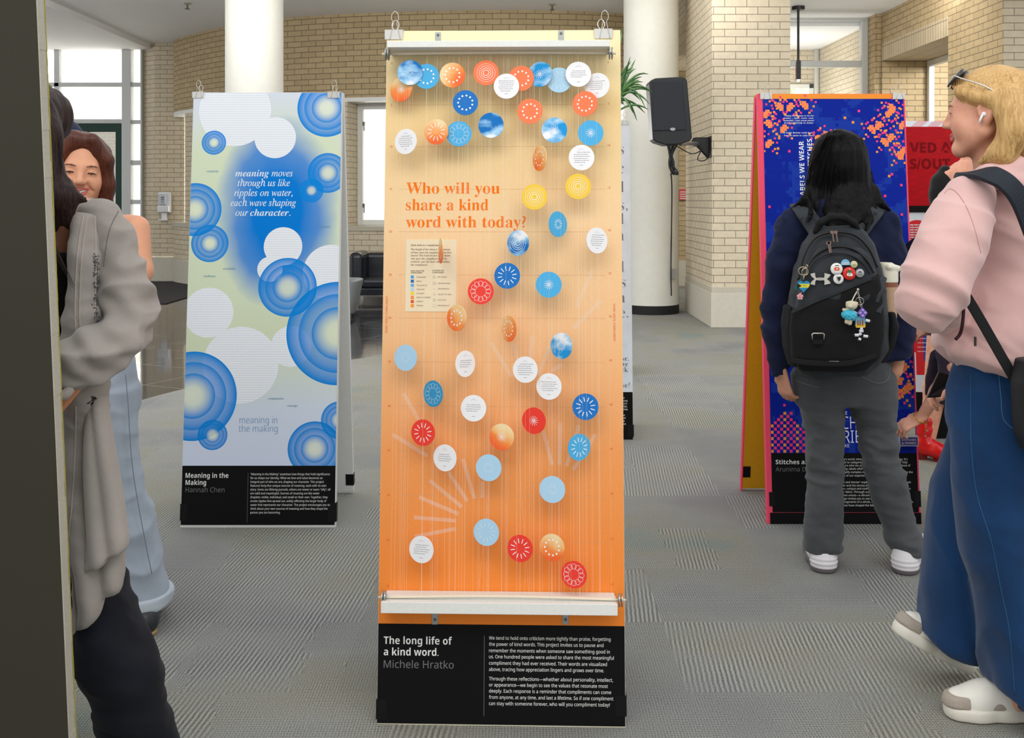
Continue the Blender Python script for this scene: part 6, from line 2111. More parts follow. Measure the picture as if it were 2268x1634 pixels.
# shoes
M_shoe_w = plain('white_shoe', (226, 222, 224), 0.5, grain=0.05, scale=30)
M_shoe_g = plain('grey_sole', (104, 96, 100), 0.7)
for (hx, hy, tx, ty, dd) in ((1830, 1262, 1800, 1240, 3.96), (2012, 1262, 2042, 1240, 3.94)):
    heel, toe = g(hx, 0, dd), g(tx, 0, dd + 0.25)
    heel[2] = toe[2] = 0
    heel = V3((hx - 1134) * dd / F, dd, 0); toe = V3((tx - 1134) * (dd + .25) / F, dd + 0.25, 0)
    S = Solid()
    S.chain([heel + V3(0, 0.035, 0.045), heel * .5 + toe * .5 + V3(0, 0, 0.045), toe + V3(0, 0, 0.04)], [0.046, 0.042, 0.036], 0.03)
    S.cone(heel + V3(0, 0.03, 0.03), heel + V3(0, 0.04, 0.085), 0.047, 0.040, 0.02)
    S.cut((0, 0, 0.018), (0, 0, -1)); S.cut((0, 0, 0.105), (0, 0, 1))
    sh = S.build('shoe', M_shoe_w, R1, 0.004, 2, lambda v: 0.0022 * np.sin(v[:, 2] * 380) * (v[:, 2] < 0.06))
    S = Solid()
    S.chain([heel + V3(0, 0.035, 0.02), heel * .5 + toe * .5 + V3(0, 0, 0.02), toe + V3(0, 0, 0.02)], [0.050, 0.046, 0.040], 0.03)
    S.cut((0, 0, 0.024), (0, 0, 1)); S.cut((0, 0, 0.001), (0, 0, -1))
    S.build('sole', M_shoe_g, sh, 0.004, 1)

# ---- the backpack
M_pack = cloth('pack_nylon', (46, 50, 54), 0.2, 900, rough=0.6, bump=0.2, sheen=0.05, cloud=14)
M_pack_d = cloth('pack_mesh', (22, 22, 23), 0.25, 1400, rough=0.75, bump=0.4, sheen=0.0)
M_zip = plain('zip_black', (18, 18, 19), 0.5)
R2 = thing('backpack', g(1850, 820, 3.86), 'black and charcoal backpack with badges and key charms on a person in a hoodie', 'backpack')
S = Solid()
S.rows(3.87, [(500, 1812, 1897, .045), (512, 1797, 1912, .062), (540, 1780, 1934, .078), (590, 1764, 1950, .096), (650, 1750, 1958, .108), (710, 1742, 1964, .112), (770, 1744, 1962, .112), (806, 1752, 1940, .10), (828, 1768, 1915, .08)], k=0.02, box=0.25)
pk = S.build('main_compartment', M_pack, R2, 0.006, 2, folds(0.006, 9, 9, 5, 0.3, 4.0, (0.5, 0, 0)))
S = Solid()
S.rows(3.775, [(548, 1815, 1905, .02), (566, 1800, 1925, .034), (600, 1784, 1938, .045), (650, 1768, 1946, .05), (688, 1760, 1952, .05)], k=0.01, box=0.2)
fp = S.build('front_pocket', M_pack, R2, 0.005, 2, folds(0.004, 8, 8, 6, 0.3, 9.0))
S = Solid()
S.rows(3.775, [(606, 1762, 1946, .048), (640, 1756, 1950, .051), (672, 1753, 1953, .052), (692, 1752, 1955, .053), (740, 1750, 1956, .054), (790, 1752, 1948, .052), (820, 1770, 1915, .04)], k=0.01, box=0.2)
S.cut(g(1841, 657, 3.72), V3(-.39, 0, .92))
lp = S.build('lower_pocket', M_pack_d, R2, 0.004, 2, folds(0.003, 9, 9, 9, 0.3, 1.0))
S = Solid()
S.rows(3.86, [(690, 1958, 1978, .05), (720, 1955, 1988, .062), (765, 1950, 1976, .062), (800, 1930, 1952, .05)], k=0.01)
S.build('side_pocket', M_pack_d, R2, 0.005, 2, folds(0.004, 12, 12, 12))
S = Solid()
S.rows(3.87, [(676, 1738, 1752, .05), (720, 1733, 1752, .06), (770, 1736, 1756, .06), (810, 1748, 1764, .05)], k=0.01)
S.build('side_pocket', M_pack_d, R2, 0.005, 2, folds(0.004, 12, 12, 12, 0.3, 6))
def sweep(name, mat, pts, w, th=0.005, parent=None):
    c = [np.array(p, float) for p in catmull([tuple(p) for p in pts], 7)]
    m = MB(); sd, tt = [], []
    for i in range(len(c)):
        d = c[min(i + 1, len(c) - 1)] - c[max(0, i - 1)]
        s_ = np.cross(d, V3(0, -1, 0.15)); s_ /= max(1e-6, np.linalg.norm(s_))
        t_ = np.cross(d, s_); t_ /= max(1e-6, np.linalg.norm(t_))
        sd.append(s_ * w); tt.append(t_ * th)
    m.ribbon(c, sd, tt)
    return m.build(name, mat, parent or R2, bevel=0.003)
sweep('shoulder_strap', M_pack, [g(1768, 452, 4.02), g(1782, 470, 3.955), g(1800, 496, 3.93), g(1815, 520, 3.90)], 0.034, 0.006)
sweep('shoulder_strap', M_pack, [g(1950, 448, 4.02), g(1938, 468, 3.955), g(1918, 494, 3.93), g(1902, 516, 3.90)], 0.030, 0.006)
S = Solid(); S.chain([g(1806, 512, 3.83), g(1818, 492, 3.82), g(1842, 480, 3.815), g(1868, 481, 3.815), g(1890, 493, 3.82), g(1900, 508, 3.83)], [0.011, 0.013, 0.014, 0.014, 0.013, 0.011], 0.01)
S.build('grab_handle', M_pack_d, R2, 0.004, 1)
def zipper(pts, r=0.0035):
    m = MB(); m.tube(catmull([tuple(p) for p in pts], 8), r, 6); m.build('zip', M_zip, R2, smooth=True)
zipper([g(1768, 620, 3.765), g(1782, 562, 3.775), g(1806, 526, 3.785), g(1848, 514, 3.785), g(1894, 521, 3.785), g(1926, 552, 3.775), g(1944, 592, 3.765)], 0.005)
zipper([g(1776, 640, 3.735), g(1790, 588, 3.742), g(1812, 560, 3.748), g(1850, 546, 3.75), g(1890, 552, 3.748), g(1920, 576, 3.742), g(1936, 604, 3.735)], 0.0045)
zipper([g(1788, 612, 3.728), g(1802, 580, 3.73), g(1836, 562, 3.732), g(1880, 564, 3.732), g(1912, 584, 3.73), g(1926, 606, 3.728)], 0.003)
zipper([g(1752, 694, 3.722), g(1800, 672, 3.722), g(1860, 648, 3.722), g(1930, 618, 3.725)], 0.003)
mb = MB()
for px, py in ((1842, 514), (1850, 514), (1836, 537), (1833, 538)):
    p = g(px, py, 3.775 if py < 520 else 3.74)
    mb.box(p + V3(-0.006, -0.006, -0.005), p + V3(0.006, 0.0, 0.005)); mb.tube([p + V3(0.002, -0.004, -0.004), p + V3(0.006, -0.006, -0.035)], 0.003, 6)
mb.build('zip_pulls', plain('pull_metal', (150, 130, 122), 0.35, 0.7), R2)
mb = MB(); p = g(1812, 745, 3.708)
mb.tube([p + V3(-.02, 0, -.011), p + V3(-.021, 0, .008), p + V3(-.017, 0, .011), p + V3(.017, 0, .011), p + V3(.021, 0, .008), p + V3(.02, 0, -.011)], .0028, 8)
mb.build('metal_loop', M_chrome, R2, smooth=True)
mb = MB(); mb.box(g(1800, 762, 3.712), g(1823, 754, 3.702)); mb.build('loop_tab', M_pack_d, R2, bevel=0.002)
sweep('compression_strap', M_pack, [g(1958, 612, 3.80), g(1948, 640, 3.75), g(1938, 668, 3.735)], 0.013, 0.002)
sweep('compression_strap', M_pack, [g(1958, 640, 3.80), g(1950, 672, 3.75), g(1944, 692, 3.735)], 0.012, 0.002)
sweep('base_trim', M_pack_d, [g(1752, 798, 3.735), g(1800, 804, 3.708), g(1880, 804, 3.708), g(1940, 786, 3.735)], 0.010, 0.004)
mb = MB(); mb.box(g(1836, 801.5, 3.704), g(1858, 799.5, 3.7025)); mb.build('woven_tag', plain('tag_grey', (150, 150, 150), 0.7), R2)
# emblem on the front pocket: two crossing arcs
def e1(x, y, n=0.0): return g(1720 + x / 7.427, 540 + y / 7.427, 3.7185 - n)
mb = MB()
up_o = [(557, 492), (562, 510), (572, 528), (590, 548), (615, 568), (650, 588), (690, 598), (724, 600), (760, 598), (800, 588), (835, 570), (862, 546), (880, 522), (888, 504)]
up_i = [(786, 480), (788, 510), (786, 545), (770, 566), (745, 577), (716, 580), (690, 577), (664, 566), (640, 545), (634, 510), (630, 476)]
n_ = len(up_o)
def arcband(o_, i_, fl):
    i2 = list(reversed(i_))
    oo = catmull(o_, 3); ii = catmull(i2, 3)
    k = 30
    oo = [oo[int(t * (len(oo) - 1))] for t in np.linspace(0, 1, k)]; ii = [ii[int(t * (len(ii) - 1))] for t in np.linspace(0, 1, k)]
    f = (lambda p: (p[0], 1150 - p[1] + 4)) if fl else (lambda p: p)
    for a, b_, c, d in zip(oo[:-1], oo[1:], ii[1:], ii[:-1]):
        A_, B_, C_, D_ = [e1(*f(q), 0.001 if fl else 0.0) for q in (a, b_, c, d)]
        mb.quad(A_, B_, C_, D_)
arcband(up_o, up_i, False); arcband(up_o, up_i, True)
ob = mb.build('printed_emblem', plain('emblem_silver', (206, 204, 194), 0.4, 0.1), R2, fix=False)
so = ob.modifiers.new('thick', 'SOLIDIFY'); so.thickness = 0.0012; so.offset = 0
# button badges
def badge(px, py, r_px, d, mat, label, face=None, fw=None):
    c = g(px, py, d)
    rr = PR(r_px, d)
    r = thing('button_badge', c, label, 'badge', 'badges pinned on the backpack')
    mb = MB(); mb.lathe(Vector(c), [(rr, 0), (rr, 0.002), (rr * .96, 0.004), (rr * .6, 0.0056), (rr * .2, 0.0062)], 28, (0, -1, 0.05)); mb.build('button', mat, r, smooth=True)
    if face:
        mats = []
        mb = MB()
        for i, (pts, m) in enumerate(face):
            mats.append(m); mb.cur = i
            mb.poly([Vector(c) + Vector((x * rr, -0.0068 - 0.0002 * i, y * rr)) for x, y in pts])
        mb.build('printed_picture', mats, r)
def circ(x, y, rx_, ry_=None, n=16): return [(x + rx_ * math.cos(2 * math.pi * k / n), y + (ry_ or rx_) * math.sin(2 * math.pi * k / n)) for k in range(n)]
m_wh = plain('badge_white', (234, 232, 228), 0.3); m_rd = plain('badge_red', (222, 40, 32), 0.3); m_or = plain('badge_orange', (232, 92, 50), 0.4)
m_gn = plain('badge_green', (40, 120, 70), 0.4); m_bk = plain('badge_black', (40, 34, 32), 0.4); m_gy = plain('badge_grey', (176, 178, 180), 0.3); m_bl = plain('badge_blue', (120, 184, 222), 0.4)
badge(1852.5, 595.5, 13.5, 3.722, m_wh, 'white round badge with an orange shape, pinned to the backpack', [([(-.4, -.25), (.4, -.25), (.42, .1), (.3, .3), (-.3, .32), (-.45, .15)], m_or), (circ(0, .05, .14), m_wh), ([(-.35, .66), (.35, .66), (.3, .56), (-.3, .56)], m_bk), ([(-.5, -.62), (.5, -.62), (.45, -.7), (-.45, -.7)], m_gy)])
badge(1880.5, 605.5, 14.5, 3.722, m_rd, 'red round badge with a green and white figure, biggest on the backpack', [(circ(-.02, .28, .36, .24), m_gn), ([(-.45, -.1), (-.3, .12), (.3, .08), (.5, -.2), (.35, -.4), (-.4, -.32)], m_wh), ([(-.3, -.05), (.1, .0), (.05, -.15)], m_bk), ([(-.18, -.45), (.12, -.4), (.0, -.72)], m_gn), (circ(0, .7, .1), m_wh)])
badge(1856.5, 617.5, 11.5, 3.722, m_wh, 'white round badge with a dark shield, lowest on the backpack', [([(-.5, .5), (.5, .55), (.45, -.1), (0, -.6), (-.42, -.1)], m_gy), ([(-.35, .35), (.35, .42), (.3, -.1), (0, -.45)], m_bk)])
badge(1891, 585.5, 7.8, 3.722, plain('badge_cream', (206, 204, 164), 0.35), 'small cream round badge above the red one', [(circ(0, -.15, .6, .25), plain('badge_olive', (164, 168, 110), 0.5))])
badge(1904, 604.5, 9.5, 3.726, m_gy, 'grey round badge with fine writing, beside the red one', [([(-.6, y), (.55, y), (.55, y - .07), (-.6, y - .07)], m_bk) for y in (.1, -.2, -.42)] + [(circ(-.05, .32, .34, .1), m_bk)])
c = g(1872, 587, 3.722)
r = thing('button_badge', c, 'pale blue half round badge at the top of the badge cluster', 'badge', 'badges pinned on the backpack')
mb = MB(); R_ = PR(10.8, 3.72); mb.prism([Vector(c) + Vector((R_ * math.cos(t), 0, R_ * 1.2 * math.sin(t))) for t in np.linspace(0, math.pi, 18)], (0, -0.004, 0)); mb.build('button', m_bl, r, bevel=0.0012)
mb = MB()
for y in (.15, .45): mb.quad(Vector(c) + Vector((-R_ * .7, -.0044, R_ * y)), Vector(c) + Vector((R_ * .7, -.0044, R_ * y)), Vector(c) + Vector((R_ * .65, -.0044, R_ * (y + .14))), Vector(c) + Vector((-R_ * .65, -.0044, R_ * (y + .14))))
mb.build('printed_picture', m_wh, r)
# key charms
def hang(px, py, dd=3.705): return Vector(g(px, py, dd))
M_cord = plain('ring_metal', (200, 188, 160), 0.25, 0.85)
r = thing('heart_key_charm', hang(1778, 632), 'heart key charm in aqua, yellow and black with a pink flower on the backpack', 'key charm', 'charms on the backpack')
mb = MB()
mb.ring(hang(1778, 600, 3.70), (0.2, 1, 0), PR(9, 3.7), .0014); mb.ring(hang(1783, 602, 3.694), (-0.3, 1, 0.1), PR(8, 3.7), .0014); mb.ring(hang(1787, 590, 3.71), (1, .3, 0), PR(4, 3.7), .0012); mb.tube([hang(1781, 608, 3.70), hang(1780, 619, 3.70)], .0022)
mb.build('ring', M_cord, r, smooth=True)
def heart(sc):
    out = []
    for k in range(40):
        t = 2 * math.pi * k / 40
        out.append((sc * 16 * math.sin(t) ** 3 / 16, sc * (13 * math.cos(t) - 5 * math.cos(2 * t) - 2 * math.cos(3 * t) - math.cos(4 * t)) / 15))
    return out
hc = hang(1779.5, 633, 3.702); hs = PR(14, 3.7)
mb = MB(); mb.prism([hc + Vector((x, 0, y)) for x, y in heart(hs * 1.06)], (0, .004, 0)); mb.build('heart_rim', plain('rim_steel', (70, 76, 84), .3, .6), r)
hb_ = plain('heart_aqua', (36, 150, 206), .3); hy_ = plain('heart_yellow', (226, 214, 60), .3)
mb = MB(); mats = [hb_, hy_, hb_, M_zip]
H_ = heart(hs)
def clip_poly(pts, lo, hi):
    def half(ps, f):
        o = []
        for a, b_ in zip(ps, ps[1:] + ps[:1]):
            fa, fb_ = f(a), f(b_)
            if fa >= 0: o.append(a)
            if (fa >= 0) != (fb_ >= 0):
                t = fa / (fa - fb_); o.append((a[0] + (b_[0] - a[0]) * t, a[1] + (b_[1] - a[1]) * t))
        return o
    return half(half(pts, lambda p: p[1] - lo), lambda p: hi - p[1])
for i, (lo, hi) in enumerate(((hs * .33, hs * 2), (-hs * .28, hs * .33), (-hs * 2, -hs * .28))):
    mb.cur = i
    q = clip_poly(H_, lo, hi)
    mb.poly([hc + Vector((x, -.0008, y)) for x, y in q])
mb.cur = 3; mb.poly([hc + Vector((x * hs, -.0013, y * hs)) for x, y in ((-.98, .42), (-.3, .02), (-.86, -.34), (-1.0, .1))])
mb.build('heart_face', mats, r)
mb = MB()
for y, w_ in ((.55, .5), (.03, .28), (-.5, .34)): mb.quad(*[hc + Vector((x * hs, -.0015, z * hs)) for x, z in ((-w_ + .15, y), (w_ + .15, y), (w_ + .15, y + .07), (-w_ + .15, y + .07))])
mb.build('heart_writing', plain('heart_ink', (60, 120, 130), .6), r)
mb = MB(); fc = hang(1772, 657, 3.700); fr_ = PR(7.5, 3.7)
for k in range(5):
    t = math.pi / 2 + 2 * math.pi * k / 5
    mb.ball(fc + Vector((math.cos(t) * fr_ * .58, 0, math.sin(t) * fr_ * .58)), fr_ * .45, 10, (1, .35, 1))
mb.ball(fc + Vector((0, -.002, 0)), fr_ * .3, 8, (1, .5, 1)); mb.tube([hang(1775, 646, 3.702), fc], .001)
mb.build('pink_flower', plain('flower_pink', (222, 160, 166), .4), r, smooth=True)
mb = MB()
rr_ = random.Random(2)
for k in range(14): mb.tube([hang(1773, 618, 3.706), hang(1768 + rr_.uniform(-3, 3), 628, 3.706), hang(1763 + rr_.uniform(-4, 6), 640 + rr_.uniform(-4, 4), 3.708)], .0012, 4)
mb.build('teal_tassel', plain('tassel_teal', (16, 120, 120), .7), r)
r = thing('toy_bear_charm', hang(1880, 690), 'small cream toy bear charm in fluffy turquoise dress on the backpack', 'key charm', 'charms on the backpack')
S = Solid(); bc = lambda px, py, dd=3.69: g(px, py, dd)
S.ell(bc(1886, 676), V3(PR(13, 3.69), .018, PR(10.5, 3.69)), .006)
for px, py in ((1877, 671), (1897, 672)): S.ell(bc(px, py), V3(.0065, .006, .0065), .003)
S.ell(bc(1883, 679, 3.675), V3(.008, .007, .006), .004)
S.cone(bc(1880, 688), bc(1869, 686), .0055, .0065, .004); S.cone(bc(1890, 690), bc(1897, 694), .005, .005, .004)
S.ell(bc(1881, 698), V3(.016, .014, .017), .004)
S.cone(bc(1877, 706), bc(1875, 713), .0075, .0075, .004); S.cone(bc(1884, 706), bc(1882, 716), .0075, .0075, .004)
S.build('bear', plain('plush_cream', (212, 202, 176), .95, grain=.15, scale=200, bump=.4, bscale=600), r, .0022, 1)
S = Solid(); S.ell(bc(1881, 698), V3(.024, .019, .019), .004); S.ell(bc(1876, 695), V3(.017, .016, .014), .006); S.ell(bc(1888, 700), V3(.014, .016, .014), .006)
S.build('fluffy_dress', cloth('turquoise_fluff', (70, 178, 206), .35, 300, bump=.8), r, .0022, 1, lambda v: .004 * vnoise(v * 260))
mb = MB(); mb.tube([hang(1886, 668, 3.69), hang(1893, 654, 3.694), hang(1899, 644, 3.70)], .0022); mb.build('loop', plain('cord_cream', (214, 206, 188), .7), r)
r = thing('trinket_key_charm', hang(1902, 690), 'bunch of charms with purple pop toy, picture tag and white beads on backpack', 'key charm', 'charms on the backpack')
mb = MB()
for k in range(11):
    mb.ring(hang(1900 + k * .75, 646 + k * 3.2, 3.697 - k * .0006), ((k % 2), 1 - (k % 2), .1), .0036, .0009, 10, 5)
mb.ring(hang(1904, 667, 3.692), (0.2, 1, 0), PR(8.5, 3.69), .001); mb.ball(hang(1900, 641, 3.70), .005)
mb.build('chain', M_chrome, r, smooth=True)
dc = hang(1909.5, 693, 3.683); dr_ = PR(11.5, 3.68)
mb = MB(); mb.prism([dc + Vector((x * dr_, 0, y * dr_)) for x, y in ((-.95, .1), (-.15, 1.05), (-.0, 1.1), (.1, 1.0), (.98, .1), (1.0, 0), (.92, -.1), (.2, -1.0), (.05, -1.05), (-.1, -1), (-.95, -.05))], (0, -.005, 0)); mb.build('pop_toy', plain('pop_violet', (118, 92, 190), .4), r, bevel=.001)
mb = MB()
for x, y in ((0, .52), (-.47, .02), (.47, .05), (0, -.5)): mb.ball(dc + Vector((x * dr_, -.006, y * dr_)), dr_ * .28, 12, (1, .5, 1))
mb.build('pop_bubbles', plain('pop_lilac', (176, 156, 216), .35), r, smooth=True)
tc = hang(1906, 713, 3.690)
mb = MB(); w_, h_ = PR(11, 3.69), PR(12.5, 3.69)
mb.prism([tc + Vector((x * w_, 0, y * h_)) for x, y in ((-1, 1), (.9, 1), (1, -.8), (.85, -1), (-.85, -1), (-1, -.8))], (0, .004, 0)); mb.build('picture_tag', plain('tag_sky', (120, 190, 214), .35), r)
mb = MB()
mb.poly([tc + Vector((x * w_, -.0004, y * h_)) for x, y in ((-1, -.35), (-.4, -.25), (.3, -.4), (.97, -.3), (1, -.8), (.85, -1), (-.85, -1), (-1, -.8))])
mb.cur = 1
for x in (-.55, -.1, .4): mb.poly([tc + Vector(((x + a) * w_, -.0007, y * h_)) for a, y in ((-.16, -.6), (.16, -.6), (.13, .2), (0, .5), (-.13, .2))])
mb.build('tag_picture', [plain('tag_sand', (226, 190, 60), .4), plain('tag_rust', (150, 80, 60), .4)], r)
mb = MB()
for a, b_ in (((1917, 709), (1926, 711)), ((1893, 742), (1902, 742)), ((1912, 744), (1922, 745)), ((1905, 728), (1911, 728)), ((1903, 733), (1912, 733)), ((1903, 741), (1908, 738)), ((1905, 749), (1903, 753))):
    mb.cyl(hang(*a, 3.686), hang(*b_, 3.684), .0052, n=12)
mb.build('white_beads', plain('bead_white', (226, 224, 232), .3), r, smooth=False)
mb = MB(); mb.tube(catmull([tuple(hang(*q, 3.687)) for q in ((1907, 724), (1907, 736), (1900, 742), (1908, 741), (1914, 744), (1904, 748), (1902, 757))], 5), .0014, 6)
for q in ((1928, 711.5), (1890, 742), (1924, 746)): mb.ball(hang(*q, 3.685), .0045, 8)
mb.build('bead_cord', M_zip, r, smooth=True)
# travel bottle in the side pocket
bp = g(1967, 700, 3.88)
r = thing('travel_bottle', (bp[0], bp[1], P(0, 735, 3.88).z), 'cream and tan travel bottle with flip lid in the backpack side pocket', 'bottle')
def bz(py): return P(0, py, 3.88).z
rb = PR(21, 3.88)
mb = MB(); mb.lathe((bp[0], bp[1], bz(735)), [(rb * .80, 0), (rb * .84, .01), (rb * .97, bz(634) - bz(735))], 32); mb.build('cup', plain('bottle_tan', (190, 158, 128), .55, grain=.06, scale=120), r, smooth=True).modifiers.new('es', 'EDGE_SPLIT')
mb = MB(); mb.lathe((bp[0], bp[1], bz(634)), [(rb * 1.0, 0), (rb * 1.0, bz(625) - bz(634))], 32); mb.build('band', plain('bottle_brown', (140, 84, 60), .5), r)
S = Solid(); S.loft([(bz(625), bp[0], bp[1], rb * 1.02, rb * 1.02), (bz(604), bp[0], bp[1], rb * 1.02, rb * 1.02), (bz(588), bp[0] - .004, bp[1], rb * .95, rb * .98), (bz(581), bp[0] - .012, bp[1], rb * .72, rb * .8)])
S.cone(V3(bp[0] - rb * .2, bp[1] - rb * .9, bz(590)), V3(bp[0] + rb * .9, bp[1] - rb * .3, bz(594)), .012, .012, .006)
S.build('flip_lid', plain('bottle_cream', (226, 220, 200), .4), r, .003, 1)

# ================================================= blond person walking past
def b(px, py, d=2.85): return pt(px, py, d)
R3 = thing('person', (b(2200, 1500)[0], 2.9, 0), 'blond person in pink hoodie and wide blue jeans walking past, sunglasses on head', 'person')
M_pink_h = cloth('pink_fleece', (212, 172, 167), 0.09, 800, sheen=0.3, cloud=7)
M_jean_b = cloth('blue_denim', (17, 54, 94), 0.42, 1000, cloud=4, stretch=(1, 1, 0.5))
S = Solid()
A = axes(math.radians(-122), 0.03)
hc = b(2184, 250, 2.86)
H = Head(hc, A, 0.98)
H.solid(S, nose=1.0, lid=.15)
S.cone(b(2190, 290, 2.87), b(2210, 390, 2.88), .052, .058, .02)
S.rows(2.92, [(385, 2165, 2290, .07), (420, 2140, 2320, .10), (520, 2140, 2330, .10), (680, 2150, 2330, .09), (820, 2150, 2320, .08)], k=.03)
S.chain([b(2140, 455, 2.78), b(2055, 640, 2.69)], [.042, .036], .02)
S.chain([b(2055, 640, 2.69), b(2085, 685, 2.92)], [.036, .026], .02)
S.chain([b(2190, 440, 3.04), b(2180, 640, 3.14), b(2126, 852, 3.12)], [.045, .038, .025], .02)
for kp in (((2220, 850, 2.88), (2210, 1180, 2.84), (2250, 1545, 2.84)), ((2195, 850, 2.97), (2112, 1130, 3.03), (2098, 1390, 3.04))):
    S.chain([b(*q) for q in kp], [.062, .050, .036], .03)
hand(S, b(2126, 850, 3.12), V3(-1, 0.0, -0.28), V3(0.1, .35, .9), -1, .9, (.75, .8, .85, .9), .5)
S.build('body', M_skin, R3, .0045, 2)
H.features(R3, gaze=(0.0, -.1), brow=plain('blond_brow', (150, 110, 76), .8), lid=.5)
# hoodie
S = Solid()
S.rows(2.90, [(372, 2190, 2290, .06), (388, 2165, 2310, .10), (408, 2142, 2330, .13), (440, 2122, 2350, .145), (500, 2130, 2356, .14), (600, 2142, 2360, .14), (680, 2118, 2362, .145), (740, 2080, 2364, .15), (772, 2072, 2362, .15), (798, 2090, 2356, .14), (816, 2112, 2350, .13)], k=.02)
S.chain([b(2146, 452, 2.76), b(2118, 520, 2.72), b(2090, 580, 2.69), b(2063, 640, 2.67), b(2056, 668, 2.68)], [.074, .078, .080, .076, .064], .03)
S.chain([b(2058, 666, 2.70), b(2090, 684, 2.85), b(2102, 686, 2.95)], [.062, .052, .038], .03)
S.chain([b(2190, 440, 3.02), b(2178, 640, 3.12), b(2150, 780, 3.12)], [.078, .066, .05], .03)
S.cut(b(2200, 822, 2.9), V3(-.06, 0, -1))
def hfold(v):
    arm = np.exp(-(((v[:, 0] - b(2050, 640)[0]) / .16) ** 2 + ((v[:, 2] - b(0, 640)[2]) / .2) ** 2))
    low = np.exp(-((v[:, 2] - b(0, 790, 2.9)[2]) / .06) ** 2)
    return folds(.021, 5, 5, 5.0, .2, 5.0, (1.3, 0, .0))(v) * (.6 + .6 * low + .4 * arm)
hd_ = S.build('hoodie', M_pink_h, R3, .006, 3, hfold)
seam('armhole_seam', snapper(hd_), [(2092, 428), (2104, 418), (2122, 430), (2142, 462), (2158, 505), (2172, 560)], .0012, plain('pink_seam', (182, 138, 136), .9), R3)
S = Solid()
S.chain([b(2158, 392, 2.82), b(2192, 386, 2.78), b(2245, 380, 2.78), b(2300, 384, 2.84)], [.018, .028, .040, .045], .02)
S.chain([b(2176, 404, 2.79), b(2214, 396, 2.755), b(2262, 410, 2.755), b(2300, 440, 2.79)], [.014, .024, .030, .032], .015)
S.chain([b(2215, 362, 2.86), b(2262, 352, 2.84), b(2310, 362, 2.88)], [.022, .034, .036], .02)
S.build('hood', M_pink_h, R3, .005, 2, folds(.008, 7, 7, 9, .3, 3.0))
mb = MB(); mb.tube(catmull([tuple(b(*q)) for q in ((2132, 662, 2.70), (2134, 690, 2.70), (2131, 722, 2.70), (2126, 740, 2.71), (2116, 752, 2.71))], 5), .0045, 8); mb.build('drawstring', plain('cord_maroon', (58, 20, 28), .8), R3, smooth=True)
mb = MB(); mb.box(b(2157, 766, 2.741), b(2163, 746, 2.735)); mb.build('side_tag', plain('tag_dark', (70, 62, 62), .8), R3)
# jeans
S = Solid()
S.rows(2.9, [(800, 2118, 2345, .13), (830, 2110, 2352, .14), (880, 2106, 2356, .145), (930, 2102, 2352, .14)], k=.03)
S.rows(2.82, [(860, 2108, 2345, .10, 2.88), (960, 2108, 2330, .115, 2.86), (1060, 2110, 2310, .12, 2.84), (1140, 2116, 2300, .12), (1230, 2130, 2296, .12), (1300, 2160, 2298, .12), (1380, 2172, 2304, .12), (1460, 2186, 2316, .125), (1540, 2200, 2330, .13), (1592, 2206, 2340, .13)], k=.03)
S.rows(3.03, [(900, 2108, 2300, .09, 2.98), (1000, 2092, 2260, .10, 3.0), (1080, 2066, 2210, .105), (1150, 2058, 2180, .105), (1250, 2054, 2168, .105), (1330, 2050, 2166, .11), (1392, 2036, 2162, .115), (1445, 2040, 2158, .115)], k=.03)
S.cut(b(2095, 1421, 3.03), V3(-.50, 0, -1).astype(float) * V3(1, 1, 1)) if False else None
# slanted hem of the far leg
hn = V3(-.42, 0, -.9)
def hemcut(S_, p, n, lo, hi):
    n = n / np.linalg.norm(n)
    def fn(q):
        side = np.maximum(lo - q[..., 0], q[..., 0] - hi)
        return np.maximum(-((q - p) @ n), side)
    S_.e.append((fn, None, None, .004, '-'))
hemcut(S, b(2095, 1424, 3.03), hn, b(1980, 0, 3.03)[0], b(2170, 0, 3.03)[0])
S.cut((0, 0, .022), (0, 0, -1))
hemcut(S, b(2245, 1562, 2.82), V3(-.5, 0, -.85), b(2178, 0, 2.82)[0], b(2400, 0, 2.82)[0])
def jfold(v):
    return folds(.016, 5, 5, 3.0, .25, 12.0, (.5, 0, 0))(v) * (.7 + .6 * np.exp(-((v[:, 2] - .12) / .15) ** 2))
jb = S.build('jeans', M_jean_b, R3, .006, 3, jfold)
sn = snapper(jb)
M_seam_b = plain('denim_thread', (70, 112, 146), .8)
seam('pocket_stitching', sn, [(2212, 826), (2217, 880), (2224, 930), (2262, 962)], .0011, M_seam_b, R3)
seam('side_seam', sn, [(2151, 826), (2150, 900), (2152, 1000), (2165, 1100), (2196, 1200), (2216, 1300), (2236, 1400), (2248, 1540)], .0016, plain('denim_side_seam', (30, 78, 116), .85), R3)
